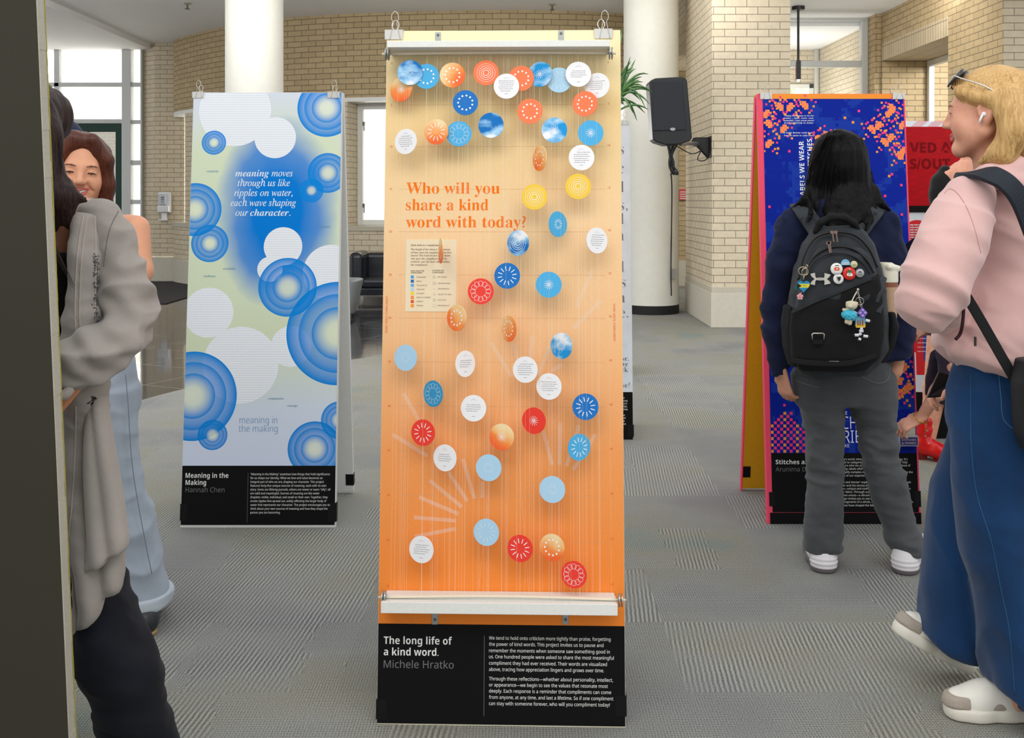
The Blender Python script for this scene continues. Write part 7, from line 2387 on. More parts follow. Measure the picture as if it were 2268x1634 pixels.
# hair: combed back behind the ear, falling to the shoulder
S = Solid()
hp = H.p
S.ell(hp(0, -.022, .048), V3(.085, .098, .080), .02, '+', A)
S.ell(hp(0, -.070, .0), V3(.084, .062, .085), .02, '+', A)
for q in (-1, 1):
    S.chain([hp(q * .060, .055, .060), hp(q * .078, .014, .040), hp(q * .084, -.030, .030), hp(q * .084, -.062, -.01), hp(q * .086, -.070, -.06), hp(q * .084, -.040, -.118), hp(q * .074, .010, -.138)], [.018, .016, .018, .028, .032, .030, .008], .015)
    S.chain([hp(q * .070, -.065, .03), hp(q * .080, -.085, -.05), hp(q * .078, -.062, -.13)], [.042, .038, .022], .02)
S.chain([hp(0, -.09, .04), hp(0, -.11, -.05), hp(0, -.10, -.13)], [.055, .055, .03], .03)
S.ell(hp(0, .118, -.02), V3(.075, .06, .075), .012, '-', A)
def bf(v):
    l = (v - H.c) @ A
    return .0035 * vnoise(np.stack([l[:, 0] * 40, (l[:, 1] + l[:, 2] * .35) * 75, l[:, 2] * 5], 1)) + .003 * vnoise(np.stack([l[:, 0] * 15, (l[:, 1] + l[:, 2] * .3) * 28, l[:, 2] * 3], 1) + 9)
S.build('hair', M_hair_y, R3, .004, 2, bf)
tf = []
rr_ = random.Random(8)
for i in range(34):
    t = i / 33
    a0 = hp(.05, .062 - .13 * t, .090 + .02 * math.sin(t * 3) - .02 * (1 - t)); a1 = hp(.086, .004 - .09 * t, .046); a1b = hp(.098, -.048 - .05 * t, .006); a2 = hp(.107, -.062 - .04 * t, -.05); a3 = hp(.104, -.045 - .05 * t, -.10); a4 = hp(.088, .022 * (1 - t) - .06 * t + rr_.uniform(-.01, .01), -.146 + rr_.uniform(-.012, .01))
    tf.append(([a0, a1, a1b, a2, a3, a4], .0011, .0035, 9))
for i in range(10):
    t = i / 9
    tf.append(([hp(.02, .082 - .05 * t, .096), hp(.062, .068 - .03 * t, .068), hp(.080, .03, .054), hp(.094, -.03, .040), hp(.102, -.058, .0)], .0010, .003, 8))
strands('loose_hair', M_hair_y, R3, tf)
# sunglasses and ear bud
sgp = lambda x, y, z: Vector(hp(x, y, z))
r = thing('sunglasses', sgp(0, .06, .10), 'dark sunglasses pushed up on the blond hair', 'sunglasses')
mb = MB()
for q in (-1, 1):
    cc = hp(q * .036, .070, .100)
    n_ = A @ V3(q * .18, .72, .66); n_ /= np.linalg.norm(n_)
    mb.lathe(Vector(cc), [(.031, -.002), (.032, 0), (.031, .003), (.02, .006), (.005, .007)], 28, n_)
mb.build('lenses', plain('smoke_lens', (22, 14, 18), .08, spec=.8), r, smooth=True)
mb = MB()
for q in (-1, 1):
    mb.tube(catmull([tuple(hp(q * .066, .066, .102)), tuple(hp(q * .088, .04, .088)), tuple(hp(q * .098, -.005, .068)), tuple(hp(q * .096, -.04, .045))], 5), .0022, 8)
mb.tube([hp(-.012, .082, .106), hp(0, .085, .108), hp(.012, .082, .106)], .0022, 8)
mb.build('frame', plain('pale_metal', (214, 206, 196), .25, .7), r, smooth=True)
r = thing('earbud', Vector(hp(.09, -.002, -.01)), 'white wireless earbud in the blond person\'s ear', 'earbud')
mb = MB(); mb.ball(hp(.085, -.006, -.010), .0068, 14, (1, .9, 1)); mb.build('bud', M_plastic_w, r, smooth=True)
mb = MB(); mb.tube([hp(.088, -.003, -.011), hp(.089, .002, -.022), hp(.088, .006, -.034)], .0032, 10); mb.build('stem', M_plastic_w, r, smooth=True)
# trainers
M_tr = plain('off_white_leather', (228, 224, 212), .5, grain=.04, scale=40)
M_su = plain('taupe_suede', (168, 156, 142), .85, grain=.1, scale=120)
M_so = plain('off_white_sole', (222, 216, 202), .6)
def trainer(toe, heel, up, parent):
    toe, heel, up = np.array(toe, float), np.array(heel, float), np.array(up, float)
    L = np.linalg.norm(toe - heel); f = (toe - heel) / L
    up = up - f * (up @ f); up /= np.linalg.norm(up)
    s_ = np.cross(f, up)
    q = lambda a, z, x=0.0: heel + f * a * L + up * z + s_ * x
    base_ = heel + up * 0.0
    S = Solid()
    S.chain([q(.16, .048), q(.42, .050), q(.70, .046), q(.86, .042)], [.042, .043, .043, .038], .02)
    S.chain([q(.14, .05), q(.22, .10)], [.042, .040], .02); S.chain([q(.36, .085), q(.62, .062)], [.038, .036], .02)
    S.cut(q(.5, .022), -up); S.cut(q(.2, .115), up)
    sh = S.build('shoe', M_tr, parent, .004, 2)
    S = Solid(); S.chain([q(.15, .022), q(.45, .022), q(.72, .022), q(.86, .022)], [.048, .045, .049, .044], .02)
    S.cut(q(.5, .036), up); S.cut(q(.5, .001), -up); S.build('sole', M_so, sh, .004, 1)
    S = Solid(); S.chain([q(.84, .044), q(.89, .040)], [.042, .040], .02); S.cut(q(.5, .034), -up); S.cut(q(.80, .0), -f); S.cut(q(.5, .066), up); S.build('toe_cap', M_su, sh, .0035, 1)
    S = Solid(); S.chain([q(.36, .05), q(.62, .045)], [.046, .0455], .02); S.cut(q(.5, .034), -up); S.cut(q(.5, .060), up); S.build('side_panel', M_su, sh, .0035, 1)
    mb = MB()
    for a in (.50, .57, .64):
        mb.tube(catmull([tuple(q(a - .02, .082, .030)), tuple(q(a, .100 - (a - .5) * .1, .006)), tuple(q(a + .01, .098 - (a - .5) * .1, -.012)), tuple(q(a - .01, .082, -.030))], 5), .0042, 6)
    mb.build('laces', plain('lace_white', (226, 220, 210), .8), sh, smooth=True)
zf = 0.0
toe = b(2094, 0, 2.86); toe[2] = 0; heel = b(2094, 0, 2.86); heel[0] += .285; heel[2] = 0
trainer(toe, heel, V3(0, 0, 1), R3)
heel2 = b(2128, 0, 3.1); heel2[2] = 0.012; toe2 = b(1978, 1372, 3.06); dirv = toe2 - heel2
trainer(toe2 + V3(0, 0, -.035), heel2 + V3(0.02, 0, 0), V3(.45, 0, .9), R3)
# bag strap over the shoulder and the bag's edge behind
M_strap = cloth('strap_nylon', (38, 44, 52), .15, 900, rough=.6, sheen=0)
R4 = thing('shoulder_bag', b(2290, 840, 2.72), 'black bag carried by the blond person on a wide shoulder strap', 'bag')
def sweep2(name, pts, w, th, nrm, mat, parent):
    c = [np.array(p, float) for p in catmull([tuple(p) for p in pts], 7)]
    m = MB(); sd, tt = [], []
    for i in range(len(c)):
        d = c[min(i + 1, len(c) - 1)] - c[max(0, i - 1)]
        n_ = nrm(i / (len(c) - 1))
        s_ = np.cross(d, n_); s_ /= max(1e-6, np.linalg.norm(s_)); t_ = np.cross(d, s_); t_ /= max(1e-6, np.linalg.norm(t_))
        sd.append(s_ * w); tt.append(t_ * th)
    m.ribbon(c, sd, tt); return m.build(name, mat, parent, bevel=.002)
sweep2('strap_pad', [b(2134, 396, 2.95), b(2144, 386, 2.80), b(2185, 384, 2.69), b(2228, 404, 2.665), b(2262, 446, 2.67), b(2292, 520, 2.69)], .026, .007, lambda t: V3(-.2 + .1 * t, -.6 - .3 * t, .7 - .4 * t), M_strap, R4)
sweep2('strap', [b(2138, 652, 2.685), b(2170, 705, 2.70), b(2210, 775, 2.715), b(2250, 845, 2.72), b(2275, 890, 2.72)], .0135, .0025, lambda t: V3(0, -1, .1), plain('webbing_black', (16, 16, 17), .8), R4)
S = Solid(); S.rows(2.67, [(795, 2258, 2400, .055), (850, 2250, 2420, .068), (960, 2256, 2425, .07), (1000, 2270, 2400, .06)], k=.01, box=.4)
S.build('bag_body', plain('bag_black', (24, 24, 26), .6), R4, .007, 2)
# phone in the far hand
r = thing('phone', b(2086, 854, 3.08), 'black phone held in the hand in front of the blue jeans', 'phone')
a0, a1, a2, a3 = b(2052, 882, 3.07), b(2116, 878, 3.06), b(2126, 838, 3.10), b(2078, 824, 3.11)
nn = np.cross(a1 - a0, a3 - a0); nn /= np.linalg.norm(nn)
mb = MB(); mb.prism([a0, a1, a2, a3], nn * .008); mb.build('case', plain('phone_black', (14, 14, 16), .3), r, bevel=.003)
mb = MB(); q0 = a0 * .45 + a1 * .55
cs = [a0 + (a1 - a0) * u + (a3 - a0) * v - nn * .001 for u, v in ((.62, .18), (.9, .18), (.9, .55), (.62, .55))]
mb.poly(cs); mb.build('back_print', plain('phone_grey', (74, 76, 78), .4), r)

# ================================================= person in the grey cardigan, partly behind the leaning board
def c_(px, py, d=2.5): return pt(px, py, d)
R5 = thing('person', (c_(150, 0, 2.5)[0], 2.5, 0), 'long-haired person in draped grey cardigan and dark trousers, half hidden by the leaning board', 'person')
M_card = cloth('grey_knit', (150, 143, 136), .14, 700, sheen=.2, cloud=8)
M_card2 = cloth('grey_knit_edge', (166, 156, 146), .12, 500)
M_trou = cloth('dark_trousers', (20, 22, 30), .3, 900, sheen=.05)
M_lace = cloth('black_lace', (26, 20, 20), .4, 300, bump=.8)
S = Solid()
A5 = axes(math.radians(-25), .1)
H5 = Head(c_(52, 300, 2.52), A5, 1.0); H5.solid(S)
S.cone(c_(66, 330, 2.52), c_(80, 430, 2.53), .05, .058, .02)
S.rows(2.55, [(430, 20, 180, .07), (470, -20, 215, .09), (540, -15, 210, .11), (700, -5, 195, .10), (850, -30, 215, .11), (1000, -45, 230, .12)], k=.03)
S.chain([c_(210, 480, 2.55), c_(292, 700, 2.5)], [.042, .036], .02)
S.chain([c_(284, 716, 2.44), c_(200, 792, 2.34), c_(150, 848, 2.32)], [.032, .030, .022], .02)
S.chain([c_(-20, 480, 2.58), c_(-90, 700, 2.6), c_(-40, 850, 2.5)], [.042, .036, .025], .02)
for q in (((40, 1000, 2.58), (50, 1200, 2.59), (60, 1350, 2.6), (30, 1640, 2.75)), ((165, 1000, 2.55), (205, 1280, 2.5), (258, 1470, 2.45), (318, 1690, 2.56))):
    S.chain([c_(*k) for k in q], [.065, .055, .050, .036], .03)
hand(S, c_(152, 850, 2.32), V3(-.72, -.1, -.7), V3(.25, -.95, .1), 1, .9, (.5, .6, .65, .7), .6)
S.build('body', M_skin_w, R5, .005, 2)
H5.features(R5)
S = Solid(); S.rows(2.53, [(556, 95, 185, .095), (580, 60, 195, .112), (700, 30, 195, .115), (900, 10, 205, .12)], k=.02)
S.build('lace_top', M_lace, R5, .006, 2, folds(.004, 20, 20, 20))
S = Solid()
S.rows(2.55, [(960, -60, 240, .12), (1060, -60, 225, .12), (1130, -55, 225, .11)], k=.03)
S.rows(2.5, [(1080, 120, 230, .09, 2.56), (1200, 140, 244, .09, 2.53), (1310, 158, 276, .105, 2.46), (1400, 166, 312, .10, 2.44), (1460, 168, 345, .095, 2.43), (1500, 180, 356, .088, 2.43), (1560, 208, 372, .08, 2.45), (1640, 226, 392, .08, 2.5), (1705, 240, 402, .085, 2.55)], k=.03)
S.rows(2.65, [(1080, -60, 110, .10, 2.58), (1300, -30, 110, .095, 2.62), (1500, -30, 90, .085, 2.7), (1690, -25, 90, .085, 2.75)], k=.03)
S.build('trousers', M_trou, R5, .007, 3, folds(.012, 6, 6, 11, .3, 4, (.8, 0, 0)))
for tx, ty in (((300, 2.40), (330, 2.62)), ((-10, 2.52), (20, 2.80))):
    S = Solid(); a_ = V3((tx[0] - 1134) * tx[1] / F, tx[1] - .05, .04); e_ = V3((ty[0] - 1134) * ty[1] / F, ty[1], .04)
    S.cone(a_, e_, .036, .042, .01); S.cone(e_, e_ + V3(0, 0, .05), .042, .036, .02); S.cut((0, 0, .001), (0, 0, -1)); S.build('shoe', plain('black_shoe', (22, 22, 24), .5), R5, .005, 2)
# cardigan: back, hanging front and bent sleeve
S = Solid()
S.rows(2.56, [(440, 150, 205, .05), (458, 80, 222, .085), (490, 0, 236, .11), (560, 0, 222, .115), (640, 0, 214, .115), (760, 0, 216, .125), (900, 0, 232, .14)], k=.02)
S.rows(2.44, [(470, 150, 216, .06, 2.47), (560, 148, 222, .06, 2.43), (700, 146, 226, .055, 2.41), (860, 140, 232, .055, 2.40), (960, 138, 240, .05, 2.42), (1060, 140, 252, .045, 2.405), (1140, 144, 262, .04, 2.385), (1185, 146, 266, .036, 2.37), (1240, 148, 266, .030, 2.352), (1300, 152, 262, .027, 2.34), (1360, 156, 216, .022, 2.33), (1418, 158, 172, .016, 2.325)], k=.03)
SL = Solid()
SL.chain([c_(222, 492, 2.51), c_(250, 545, 2.49), c_(268, 610, 2.46), c_(282, 670, 2.44), c_(288, 722, 2.42)], [.052, .054, .054, .054, .054], .02)
SL.chain([c_(290, 722, 2.42), c_(250, 760, 2.375), c_(204, 788, 2.335), c_(164, 812, 2.315), c_(128, 836, 2.31)], [.050, .052, .050, .044, .034], .02)
S.chain([c_(-25, 500, 2.58), c_(-95, 700, 2.6), c_(-45, 840, 2.5)], [.06, .055, .045], .03)
hemcut(S, c_(213, 1358, 2.33), V3(.73, 0, -.68), c_(145, 0)[0], c_(420, 0)[0])
# opening at the front
S.rows(2.40, [(430, 60, 140, .12), (520, 66, 150, .10), (700, 60, 146, .08), (900, 40, 128, .09)], k=.02, op='-')
def cf(v):
    low = np.clip((c_(0, 900)[2] - v[:, 2]) / .5, 0, 1)
    arm = np.exp(-((v[:, 2] - c_(0, 780)[2]) / .13) ** 2)
    drape = .034 * (np.abs(np.sin((v[:, 0] + .16 * (v[:, 2]) + .015 * vnoise(v * 4)) * 42)) - .5) * low
    return drape + folds(.012, 7, 7, 11, .3, 6, (.9, 0, 0))(v) * (.5 + .9 * arm)
ca = S.build('cardigan', M_card, R5, .006, 3, cf)
S = Solid()
S.rows(2.36, [(800, 198, 222, .02, 2.44), (850, 197, 226, .03, 2.41), (900, 196, 232, .03, 2.385), (1000, 192, 250, .03, 2.365), (1100, 188, 271, .028, 2.345), (1185, 186, 291, .024, 2.325), (1232, 187, 284, .020, 2.315), (1285, 188, 250, .016, 2.308)], k=.02)
hemcut(S, c_(238, 1240, 2.31), V3(.55, 0, -.83), c_(150, 0)[0], c_(420, 0)[0])
fd_ = S.build('front_drape', M_card, R5, .005, 1, lambda v: .012 * (np.abs(np.sin((v[:, 0] + .2 * v[:, 2]) * 62)) - .5))
def sf(v):
    near = np.exp(-(((v[:, 0] - c_(285, 0, 2.42)[0]) / .16) ** 2 + ((v[:, 2] - c_(0, 735, 2.42)[2]) / .14) ** 2))
    w = (v[:, 0] * .75 + v[:, 2] * 1.0) + .02 * vnoise(v * 9)
    return folds(.022, 6, 5, 10, .15, 2.0, (-1.1, 0, 0))(v) * (.6 + .6 * near) + .005 * near * np.sin(w * 100)
sl_ = SL.build('sleeve', M_card, R5, .005, 2, sf)
sn = snapper(sl_)
seam('armhole_seam', sn, [(262, 468), (246, 500), (236, 540), (230, 590)], .0013, plain('seam_grey', (112, 104, 100), .9), R5)  # raised seam in a darker grey than the knit
sn = snapper(ca, fd_)
for pts in ([(192, 452), (180, 500), (170, 580), (166, 680), (168, 760)], [(200, 452), (190, 500), (180, 580), (176, 680), (178, 760)], [(209, 450), (212, 520), (212, 620), (210, 700)], [(168, 900), (166, 1000), (162, 1080), (152, 1200)]):
    seam('knit_edging', sn, pts, .0022, M_card2, R5)
mb = MB(); rr_ = random.Random(6)
sn = snapper(ca)
for k in range(170):
    y = rr_.uniform(562, 726); x = 212 + (y - 560) * .016 + rr_.gauss(0, 3.0)
    q = sn(x, y, .0015)
    if q is not None: mb.ball(q, rr_.uniform(.0012, .0022), 6)
ob = mb.build('sequins', plain('sequin_grey', (104, 104, 110), .25, .8), R5, smooth=True); ob['kind'] = 'stuff'
mb = MB()
for cx0, cy0 in ((210, 976), (213, 992), (208, 884)):
    for k in range(3):
        q = [sn(cx0 + rr_.gauss(0, 4), cy0 + rr_.gauss(0, 9), .001) for _ in range(5)]
        mb.tube(catmull([tuple(p) for p in q if p is not None], 4), .0009, 5)
mb.build('embroidery', M_lace, R5, smooth=True)
# hair falling over the shoulder
S = Solid()
S.ell(H5.p(0, -.02, .045), V3(.088, .10, .085), .03, '+', A5)
S.chain([c_(58, 225, 2.49), c_(74, 250, 2.46), c_(84, 300, 2.43), c_(84, 370, 2.41), c_(92, 430, 2.40), c_(112, 500, 2.42)], [.065, .056, .052, .048, .046, .02], .02)
S.chain([c_(84, 350, 2.46), c_(108, 396, 2.42), c_(146, 428, 2.40), c_(190, 444, 2.42)], [.032, .024, .012, .003], .01)
S.chain([c_(104, 390, 2.42), c_(130, 440, 2.40), c_(152, 500, 2.41)], [.035, .034, .008], .02)
S.chain([c_(86, 300, 2.42), c_(100, 420, 2.40), c_(112, 520, 2.40)], [.04, .036, .010], .02)
S.chain([c_(20, 300, 2.6), c_(10, 420, 2.62), c_(15, 520, 2.64)], [.07, .06, .03], .03)
S.build('hair', M_hair_b, R5, .005, 2, hf)
tf = []
for i in range(22):
    t = i / 21
    tf.append(([c_(66 + 30 * t, 205 + 30 * t, 2.45), c_(84 + 44 * t, 300, 2.388 + .03 * t), c_(88 + 44 * t, 395 + 8 * t, 2.362 + .03 * t), c_(98 + 64 * t, 515 - 40 * t + 34 * math.sin(i * 1.7), 2.365 + .02 * t)], .0008, .005, 12))
tf.append(([c_(104, 505, 2.36), c_(124, 556, 2.352), c_(146, 600, 2.352), c_(166, 640, 2.352)], .0012, .003, 8))
strands('loose_hair', M_hair_b, R5, tf)
mb = MB(); mb.tube(catmull([tuple(c_(*q)) for q in ((122, 866, 2.275), (134, 876, 2.275), (146, 872, 2.28), (154, 862, 2.29))], 5), .012, 8); mb.build('cuff_ruffle', M_card, R5, smooth=True)

# ================================================= smiling person behind, arms round the one in the cardigan
def s_(px, py, d=3.50): return pt(px, py, d)
R6 = thing('person', (s_(250, 0, 3.5)[0], 3.5, 0), 'smiling person with auburn hair, bare shoulder and pale jeans, hugging the one in the cardigan', 'person')
S = Solid()
A6 = axes(math.radians(21), .10, math.radians(5))
H6 = Head(s_(180, 378, 3.42), A6, .98); H6.solid(S, smile=1.0, lid=1.25)
S.cone(s_(205, 420, 3.46), s_(222, 490, 3.5), .05, .058, .02)
S.rows(3.52, [(476, 170, 290, .06), (495, 155, 312, .075), (540, 160, 305, .09), (650, 175, 290, .08), (760, 178, 284, .08), (850, 180, 280, .08)], k=.03)
S.chain([s_(300, 508, 3.5), s_(308, 600, 3.46), s_(262, 690, 3.36), s_(180, 720, 3.2)], [.048, .042, .036, .028], .02)
S.chain([s_(170, 505, 3.5), s_(130, 640, 3.42), s_(90, 720, 3.2)], [.045, .038, .028], .02)
for q in (((250, 860, 3.5), (270, 1110, 3.48), (322, 1310, 3.48)), ((190, 860, 3.55), (190, 1110, 3.6), (180, 1310, 3.66))):
    S.chain([s_(*k) for k in q], [.056, .044, .034], .03)
S.build('body', plain('skin_golden', (220, 158, 124), 0.5, grain=0.05, scale=40, spec=0.35), R6, .0045, 2)
H6.features(R6, smile=1.0, lid=1.25, gaze=(0, .12), brow=plain('eyebrow_soft', (120, 84, 66), .8), mat_lip=plain('lip_rose', (196, 96, 96), .45))
S = Solid(); S.rows(3.515, [(520, 172, 290, .098), (600, 168, 292, .100), (740, 176, 284, .095), (790, 178, 282, .095)], k=.02)
S.build('black_top', cloth('black_jersey', (24, 24, 28), .2), R6, .006, 2, folds(.005, 8, 8, 8))
M_jean_p = cloth('pale_denim', (158, 168, 180), .16, 1000, cloud=6)
S = Solid()
S.rows(3.5, [(790, 176, 292, .11), (830, 168, 296, .125), (900, 165, 300, .125)], k=.03)
S.rows(3.48, [(860, 190, 298, .105), (1000, 200, 302, .10), (1080, 214, 320, .10), (1180, 232, 346, .10), (1260, 250, 364, .105), (1308, 266, 377, .11), (1342, 274, 378, .11)], k=.03)
S.rows(3.6, [(860, 162, 236, .10, 3.52), (1000, 150, 232, .095, 3.56), (1180, 140, 226, .10), (1342, 130, 222, .11, 3.66)], k=.03)
S.cut(s_(320, 1338, 3.48), (0, 0, -1))
S.build('jeans', M_jean_p, R6, .0065, 3, folds(.011, 5, 5, 8, .3, 9, (.7, 0, 0)))
S = Solid(); S.rows(3.48, [(1306, 272, 380, .112), (1336, 274, 378, .114)], k=.01); S.build('turned_up_cuff', cloth('pale_denim_inside', (180, 190, 198), .1, 1000), R6, .005, 2, folds(.006, 9, 9, 9))
mb = MB(); mb.tube(catmull([tuple(s_(*q)) for q in ((278, 830, 3.40), (284, 900, 3.392), (290, 1000, 3.392), (300, 1080, 3.39), (318, 1180, 3.385), (336, 1270, 3.38))], 6), .0014, 5); mb.build('side_seam', cloth('denim_seam_blue', (110, 122, 138), .1), R6, smooth=True)
S = Solid(); a_ = V3(s_(322, 0, 3.42)[0], 3.40, .045); e_ = V3(s_(330, 0, 3.6)[0], 3.62, .045)
S.cone(a_, e_, .05, .045, .02); S.cone(e_, e_ + V3(0, 0, .05), .045, .04, .02); S.cut((0, 0, .014), (0, 0, -1))
sh = S.build('shoe', plain('dark_leather_shoe', (44, 46, 50), .4), R6, .004, 2)
S = Solid(); S.cone(a_ + V3(0, 0, -.03), e_ + V3(0, 0, -.03), .0425, .038, .02); S.cut((0, 0, .016), (0, 0, 1)); S.cut((0, 0, .001), (0, 0, -1)); S.build('sole', plain('tan_sole', (186, 150, 96), .7), sh, .004, 1)
S = Solid(); a_ = V3(s_(176, 0, 3.6)[0], 3.58, .045); e_ = V3(s_(180, 0, 3.75)[0], 3.78, .045); S.cone(a_, e_, .05, .045, .02); S.cut((0, 0, .001), (0, 0, -1)); S.build('shoe', plain('dark_leather_shoe_far', (44, 46, 50), .4), R6, .005, 2)
S = Solid()
p6 = H6.p
S.ell(p6(0, -.022, .050), V3(.080, .096, .078), .02, '+', A6)
S.chain([p6(.026, .052, .105), p6(.070, .036, .045), p6(.080, .020, -.04), p6(.080, .014, -.12), p6(.072, .010, -.185)], [.024, .024, .026, .026, .014], .02)
S.chain([p6(.04, -.04, .04), p6(.062, -.035, -.06), p6(.060, -.03, -.17)], [.05, .042, .02], .03)
S.chain([p6(-.030, .045, .105), p6(-.074, .030, .045), p6(-.088, .0, -.04), p6(-.088, -.01, -.14)], [.030, .030, .032, .02], .03)
S.chain([p6(0, -.06, .04), p6(0, -.07, -.06), p6(.01, -.06, -.17)], [.06, .05, .02], .03)
S.ell(p6(-.004, .122, -.002), V3(.066, .084, .102), .010, '-', A6)
def rf(v):
    l = (v - H6.c) @ A6
    return .003 * vnoise(l * np.array((60, 60, 4)))
S.build('hair', M_hair_r, R6, .004, 2, rf)
tf = []
for i in range(18):
    t = i / 17
    tf.append(([p6(.060 + .018 * t, .056 - .07 * t, .05), p6(.080 + .012 * t, .038 - .06 * t, -.06), p6(.072 + .012 * t, .028 - .05 * t, -.19 + random.uniform(-.015, .01))], .0009, .004, 10))
strands('loose_hair', M_hair_r, R6, tf)

# ================================================= tall person behind them, mostly hidden by the leaning board
def t_(px, py, d=3.95): return pt(px, py, d)
R7 = thing('person', (t_(60, 0)[0], 3.95, 0), 'tall dark-haired person in navy shirt, mostly hidden by the leaning board', 'person')
S = Solid(); A7 = axes(math.radians(150)); H7 = Head(t_(38, 180), A7, 1.02); H7.solid(S)
S.cone(t_(40, 200), t_(45, 262), .055, .06, .02)
S.rows(3.95, [(255, 0, 95, .07), (290, -40, 140, .10), (400, -40, 140, .12), (600, -30, 125, .11), (760, -30, 130, .12)], k=.03)
for x0 in (5, 95): S.chain([t_(x0, 760), t_(x0, 1000), t_(x0, 1240)], [.09, .06, .045], .03)
for x0, x1 in ((-45, -60), (148, 150)): S.chain([t_(x0, 300), t_(x1, 480), t_(x1, 640)], [.05, .04, .03], .02)
for x0 in (-60, 150): hand(S, t_(x0, 640), V3(0, 0, -1), V3(1 if x0 > 0 else -1, 0, 0), 1, 1.0)
S.build('body', M_skin_t, R7, .007, 2)
S = Solid(); S.rows(3.95, [(262, 20, 80, .07), (276, -30, 130, .10), (300, -58, 162, .12), (400, -50, 150, .14), (760, -45, 145, .14)], k=.03)
for x0, x1 in ((-42, -60), (146, 150)): S.chain([t_(x0, 306), t_(x1, 480), t_(x1, 620)], [.065, .055, .05], .03)
S.build('shirt', cloth('navy_cotton', (36, 44, 68), .12), R7, .009, 2, folds(.008, 8, 8, 8))
S = Solid(); S.rows(3.95, [(740, -48, 148, .13), (820, -50, 150, .13)], k=.03)
for x0 in (5, 95): S.chain([t_(x0, 790), t_(x0, 1000), t_(x0, 1250)], [.105, .08, .07], .03)
S.cut((0, 0, .02), (0, 0, -1)); S.build('trousers', cloth('charcoal_cotton', (48, 48, 54), .15), R7, .010, 2)
for x0 in (5, 95):
    S = Solid(); a_ = t_(x0, 0); a_ = V3(a_[0], 3.88, .045); S.cone(a_, a_ + V3(.02, .2, 0), .045, .042, .02); S.cut((0, 0, .001), (0, 0, -1)); S.build('shoe', plain('black_leather_shoe', (24, 24, 26), .4), R7, .006, 2)
S = Solid(); S.ell(H7.p(0, -.025, .045), V3(.088, .100, .085), .02, '+', A7); S.ell(H7.p(0, -.06, -.02), V3(.08, .06, .07), .02, '+', A7); S.build('hair', M_hair_k, R7, .006, 2, lambda v: .005 * vnoise(v * 70))

# ================================================= person in red boots and black top behind the blond one
DR = 5.72
def r_(px, py, d=DR): return pt(px, py, d)
R8 = thing('person', (r_(2120, 0)[0], DR, 0), 'person in an off-shoulder black top, dark skirt and red boots before the red board', 'person')
S = Solid(); A8 = axes(math.radians(-60)); H8 = Head(r_(2166, 305), A8, 1.0); H8.solid(S)
S.cone(r_(2160, 330), r_(2145, 372), .05, .055, .02)
S.rows(DR, [(360, 2116, 2176, .06), (380, 2090, 2200, .075), (430, 2086, 2204, .095), (560, 2096, 2196, .09), (660, 2090, 2204, .10), (760, 2085, 2210, .11)], k=.03)
S.chain([r_(2092, 392), r_(2082, 500), r_(2088, 620)], [.046, .038, .028], .02); S.chain([r_(2198, 392), r_(2214, 500), r_(2206, 620)], [.046, .038, .028], .02)
for q in (((2090, 740), (2072, 860), (2052, 985)), ((2150, 740), (2150, 860), (2150, 985))): S.chain([r_(*k) for k in q], [.085, .06, .04], .03)
hand(S, r_(2088, 620), V3(0, 0, -1), V3(-1, 0, 0), 1); hand(S, r_(2206, 620), V3(0, 0, -1), V3(1, 0, 0), 1)
S.build('body', M_skin, R8, .006, 2); H8.features(R8)
S = Solid(); S.rows(DR, [(412, 2078, 2210, .10), (440, 2074, 2212, .108), (560, 2088, 2204, .102), (680, 2084, 2210, .108)], k=.03)
S.chain([r_(2086, 405), r_(2078, 500), r_(2084, 600)], [.056, .05, .044], .03); S.chain([r_(2200, 425), r_(2216, 500), r_(2208, 600)], [.05, .05, .044], .03)
S.cone(r_(2092, 378), r_(2080, 430), .03, .05, .03); S.build('black_top', cloth('black_cotton', (26, 26, 28), .15), R8, .007, 2, folds(.006, 8, 8, 8))
S = Solid(); S.rows(DR, [(670, 2080, 2214, .11), (760, 2072, 2222, .13), (890, 2062, 2228, .15)], k=.02); S.build('skirt', cloth('dark_skirt', (30, 28, 34), .2), R8, .008, 2, folds(.008, 8, 8, 3))
M_red = plain('red_patent_leather', (214, 18, 26), .22, spec=.6, grain=.05, scale=20)
for x0, dd in ((2048, DR), (2150, DR + .1)):
    p = r_(x0, 0, dd); z1 = r_(0, 922, dd)[2]
    q = lambda x, z, y=0.0: V3(p[0] + x, dd + y, z)
    S = Solid()
    S.chain([q(0, z1 + .02), q(-.002, .16), q(-.006, .10), q(-.004, .065)], [.056, .046, .042, .042], .02)
    S.chain([q(-.01, .07), q(.05, .058, -.05), q(.095, .042, -.09)], [.042, .040, .036], .03)
    S.cut((0, 0, z1), (0, 0, 1)); S.cut((0, 0, .012), (0, 0, -1))
    sh = S.build('boot', M_red, R8, .005, 2, folds(.004, 6, 6, 16))
    mb = MB(); mb.box((p[0] - .045, dd - .025, 0), (p[0] + .005, dd + .035, .045)); mb.prism([(p[0] + .02, dd - .06, 0), (p[0] + .06, dd - .02, 0), (p[0] + .135, dd - .09, 0), (p[0] + .11, dd - .13, 0)], (0, 0, .014)); mb.build('heel', plain('boot_heel', (120, 10, 16), .4), sh)
S = Solid(); S.ell(H8.p(0, -.02, .045), V3(.086, .10, .083), .02, '+', A8); S.chain([H8.p(0, -.07, .02), H8.p(0, -.08, -.1)], [.07, .05], .02); S.build('hair', M_hair_b, R8, .006, 2, hf)

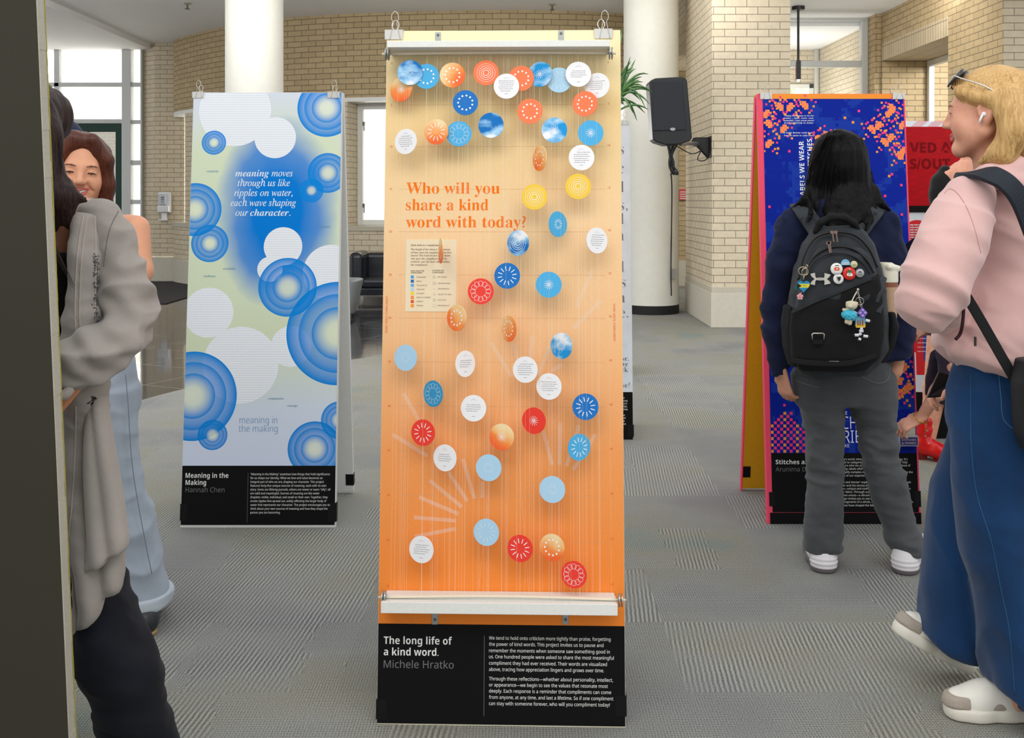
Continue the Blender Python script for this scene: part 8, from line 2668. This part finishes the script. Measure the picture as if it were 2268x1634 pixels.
# ================================================= crouching person taking a card
def k_(px, py, d=4.35): return pt(px, py, d)
R9 = thing('person', (k_(2165, 0, 4.4)[0], 4.4, 0), 'dark-haired person bending down to take a card, wearing a gold bracelet', 'person')
S = Solid(); A9 = axes(math.radians(-70), .35); H9 = Head(k_(2052, 588, 4.42), A9, .98); H9.solid(S)
S.cone(k_(2066, 612, 4.42), k_(2088, 650, 4.42), .05, .055, .02)
S.chain([k_(2094, 662, 4.42), k_(2140, 740, 4.42), k_(2185, 850, 4.42)], [.095, .105, .11], .03)
S.chain([k_(2104, 680, 4.3), k_(2112, 800, 4.27)], [.044, .036], .02)
S.chain([k_(2112, 800, 4.27), k_(2076, 868, 4.35), k_(2042, 922, 4.42)], [.036, .030, .022], .02)
S.chain([k_(2098, 675, 4.54), k_(2090, 730, 4.6), k_(2078, 732, 4.5)], [.044, .036, .024], .02)
for q in (((2190, 860, 4.36), (2150, 1000, 4.30), (2190, 1130, 4.38)), ((2200, 860, 4.5), (2160, 1000, 4.48), (2200, 1120, 4.55))): S.chain([k_(*k) for k in q], [.085, .055, .036], .03)
hand(S, k_(2042, 922, 4.42), V3(-.80, .25, -.50), V3(-.35, -.35, .85), 1, .92, (.30, .42, .55, .7), .75)
hand(S, k_(2078, 732, 4.5), V3(-1, -.1, .05), V3(0, -.4, .9), 1, .9, (.6, .6, .65, .7), .4)
S.build('body', M_skin, R9, .0045, 2); H9.features(R9)
M_plum = cloth('plum_knit', (52, 40, 56), .15)
S = Solid(); S.chain([k_(2096, 664, 4.42), k_(2140, 740, 4.42), k_(2188, 850, 4.42)], [.115, .125, .13], .03)
S.chain([k_(2104, 684, 4.3), k_(2108, 770, 4.28), k_(2100, 820, 4.30)], [.062, .055, .045], .03); S.chain([k_(2098, 675, 4.54), k_(2090, 728, 4.6)], [.06, .05], .03)
S.chain([k_(2076, 790, 4.42), k_(2064, 840, 4.45), k_(2054, 872, 4.47)], [.03, .024, .012], .02)
S.build('jumper', M_plum, R9, .006, 2, folds(.008, 9, 9, 9))
S = Solid()
for q in (((2190, 850, 4.36), (2152, 1000, 4.30), (2190, 1150, 4.38)), ((2200, 850, 4.5), (2165, 1000, 4.48), (2200, 1140, 4.55))): S.chain([k_(*k) for k in q], [.105, .075, .06], .03)
S.cut((0, 0, .02), (0, 0, -1)); S.build('trousers', cloth('black_twill', (26, 26, 30), .15), R9, .007, 2, folds(.008, 8, 8, 8))
for q in ((2185, 4.36), (2195, 4.54)):
    S = Solid(); a_ = k_(q[0], 0, q[1]); a_[2] = .04; S.cone(a_ + V3(.03, 0, 0), a_ + V3(-.15, 0, 0), .042, .036, .02); S.cut((0, 0, .001), (0, 0, -1)); S.build('shoe', plain('black_flat_shoe', (28, 28, 30), .5), R9, .005, 2)
S = Solid(); S.ell(H9.p(0, -.02, .045), V3(.088, .102, .085), .02, '+', A9); S.chain([H9.p(-.06, -.03, .02), H9.p(-.07, -.02, -.08)], [.05, .03], .03); S.chain([H9.p(.06, -.03, .02), H9.p(.07, -.02, -.08)], [.05, .03], .03); S.chain([H9.p(0, -.06, .02), H9.p(0, -.08, -.09)], [.07, .05], .03); S.build('hair', M_hair_k, R9, .005, 2, hf)
w0 = k_(2038, 928, 4.416)
r = thing('bracelet', Vector(w0), 'gold chain bracelet on the wrist of the bending person', 'bracelet')
ax_ = k_(2042, 922, 4.42) - k_(2076, 868, 4.35)
mb = MB(); mb.ring(Vector(w0 - ax_ * .06), ax_, .031, .0026, 28, 8); mb.build('band', plain('gold', (212, 164, 48), .25, .9), r, smooth=True)
mb = MB()
for x0, y0, L_ in ((2052, 936, 18), (2049, 936, 30)):
    a_, e_ = k_(x0, y0, 4.385), k_(x0 + 1, y0 + L_, 4.385); mb.tube([a_, e_], .0008, 5); mb.ball(e_, .0045, 10)
mb.build('pendant_beads', plain('gold_bead', (200, 172, 120), .3, .8), r, smooth=True)
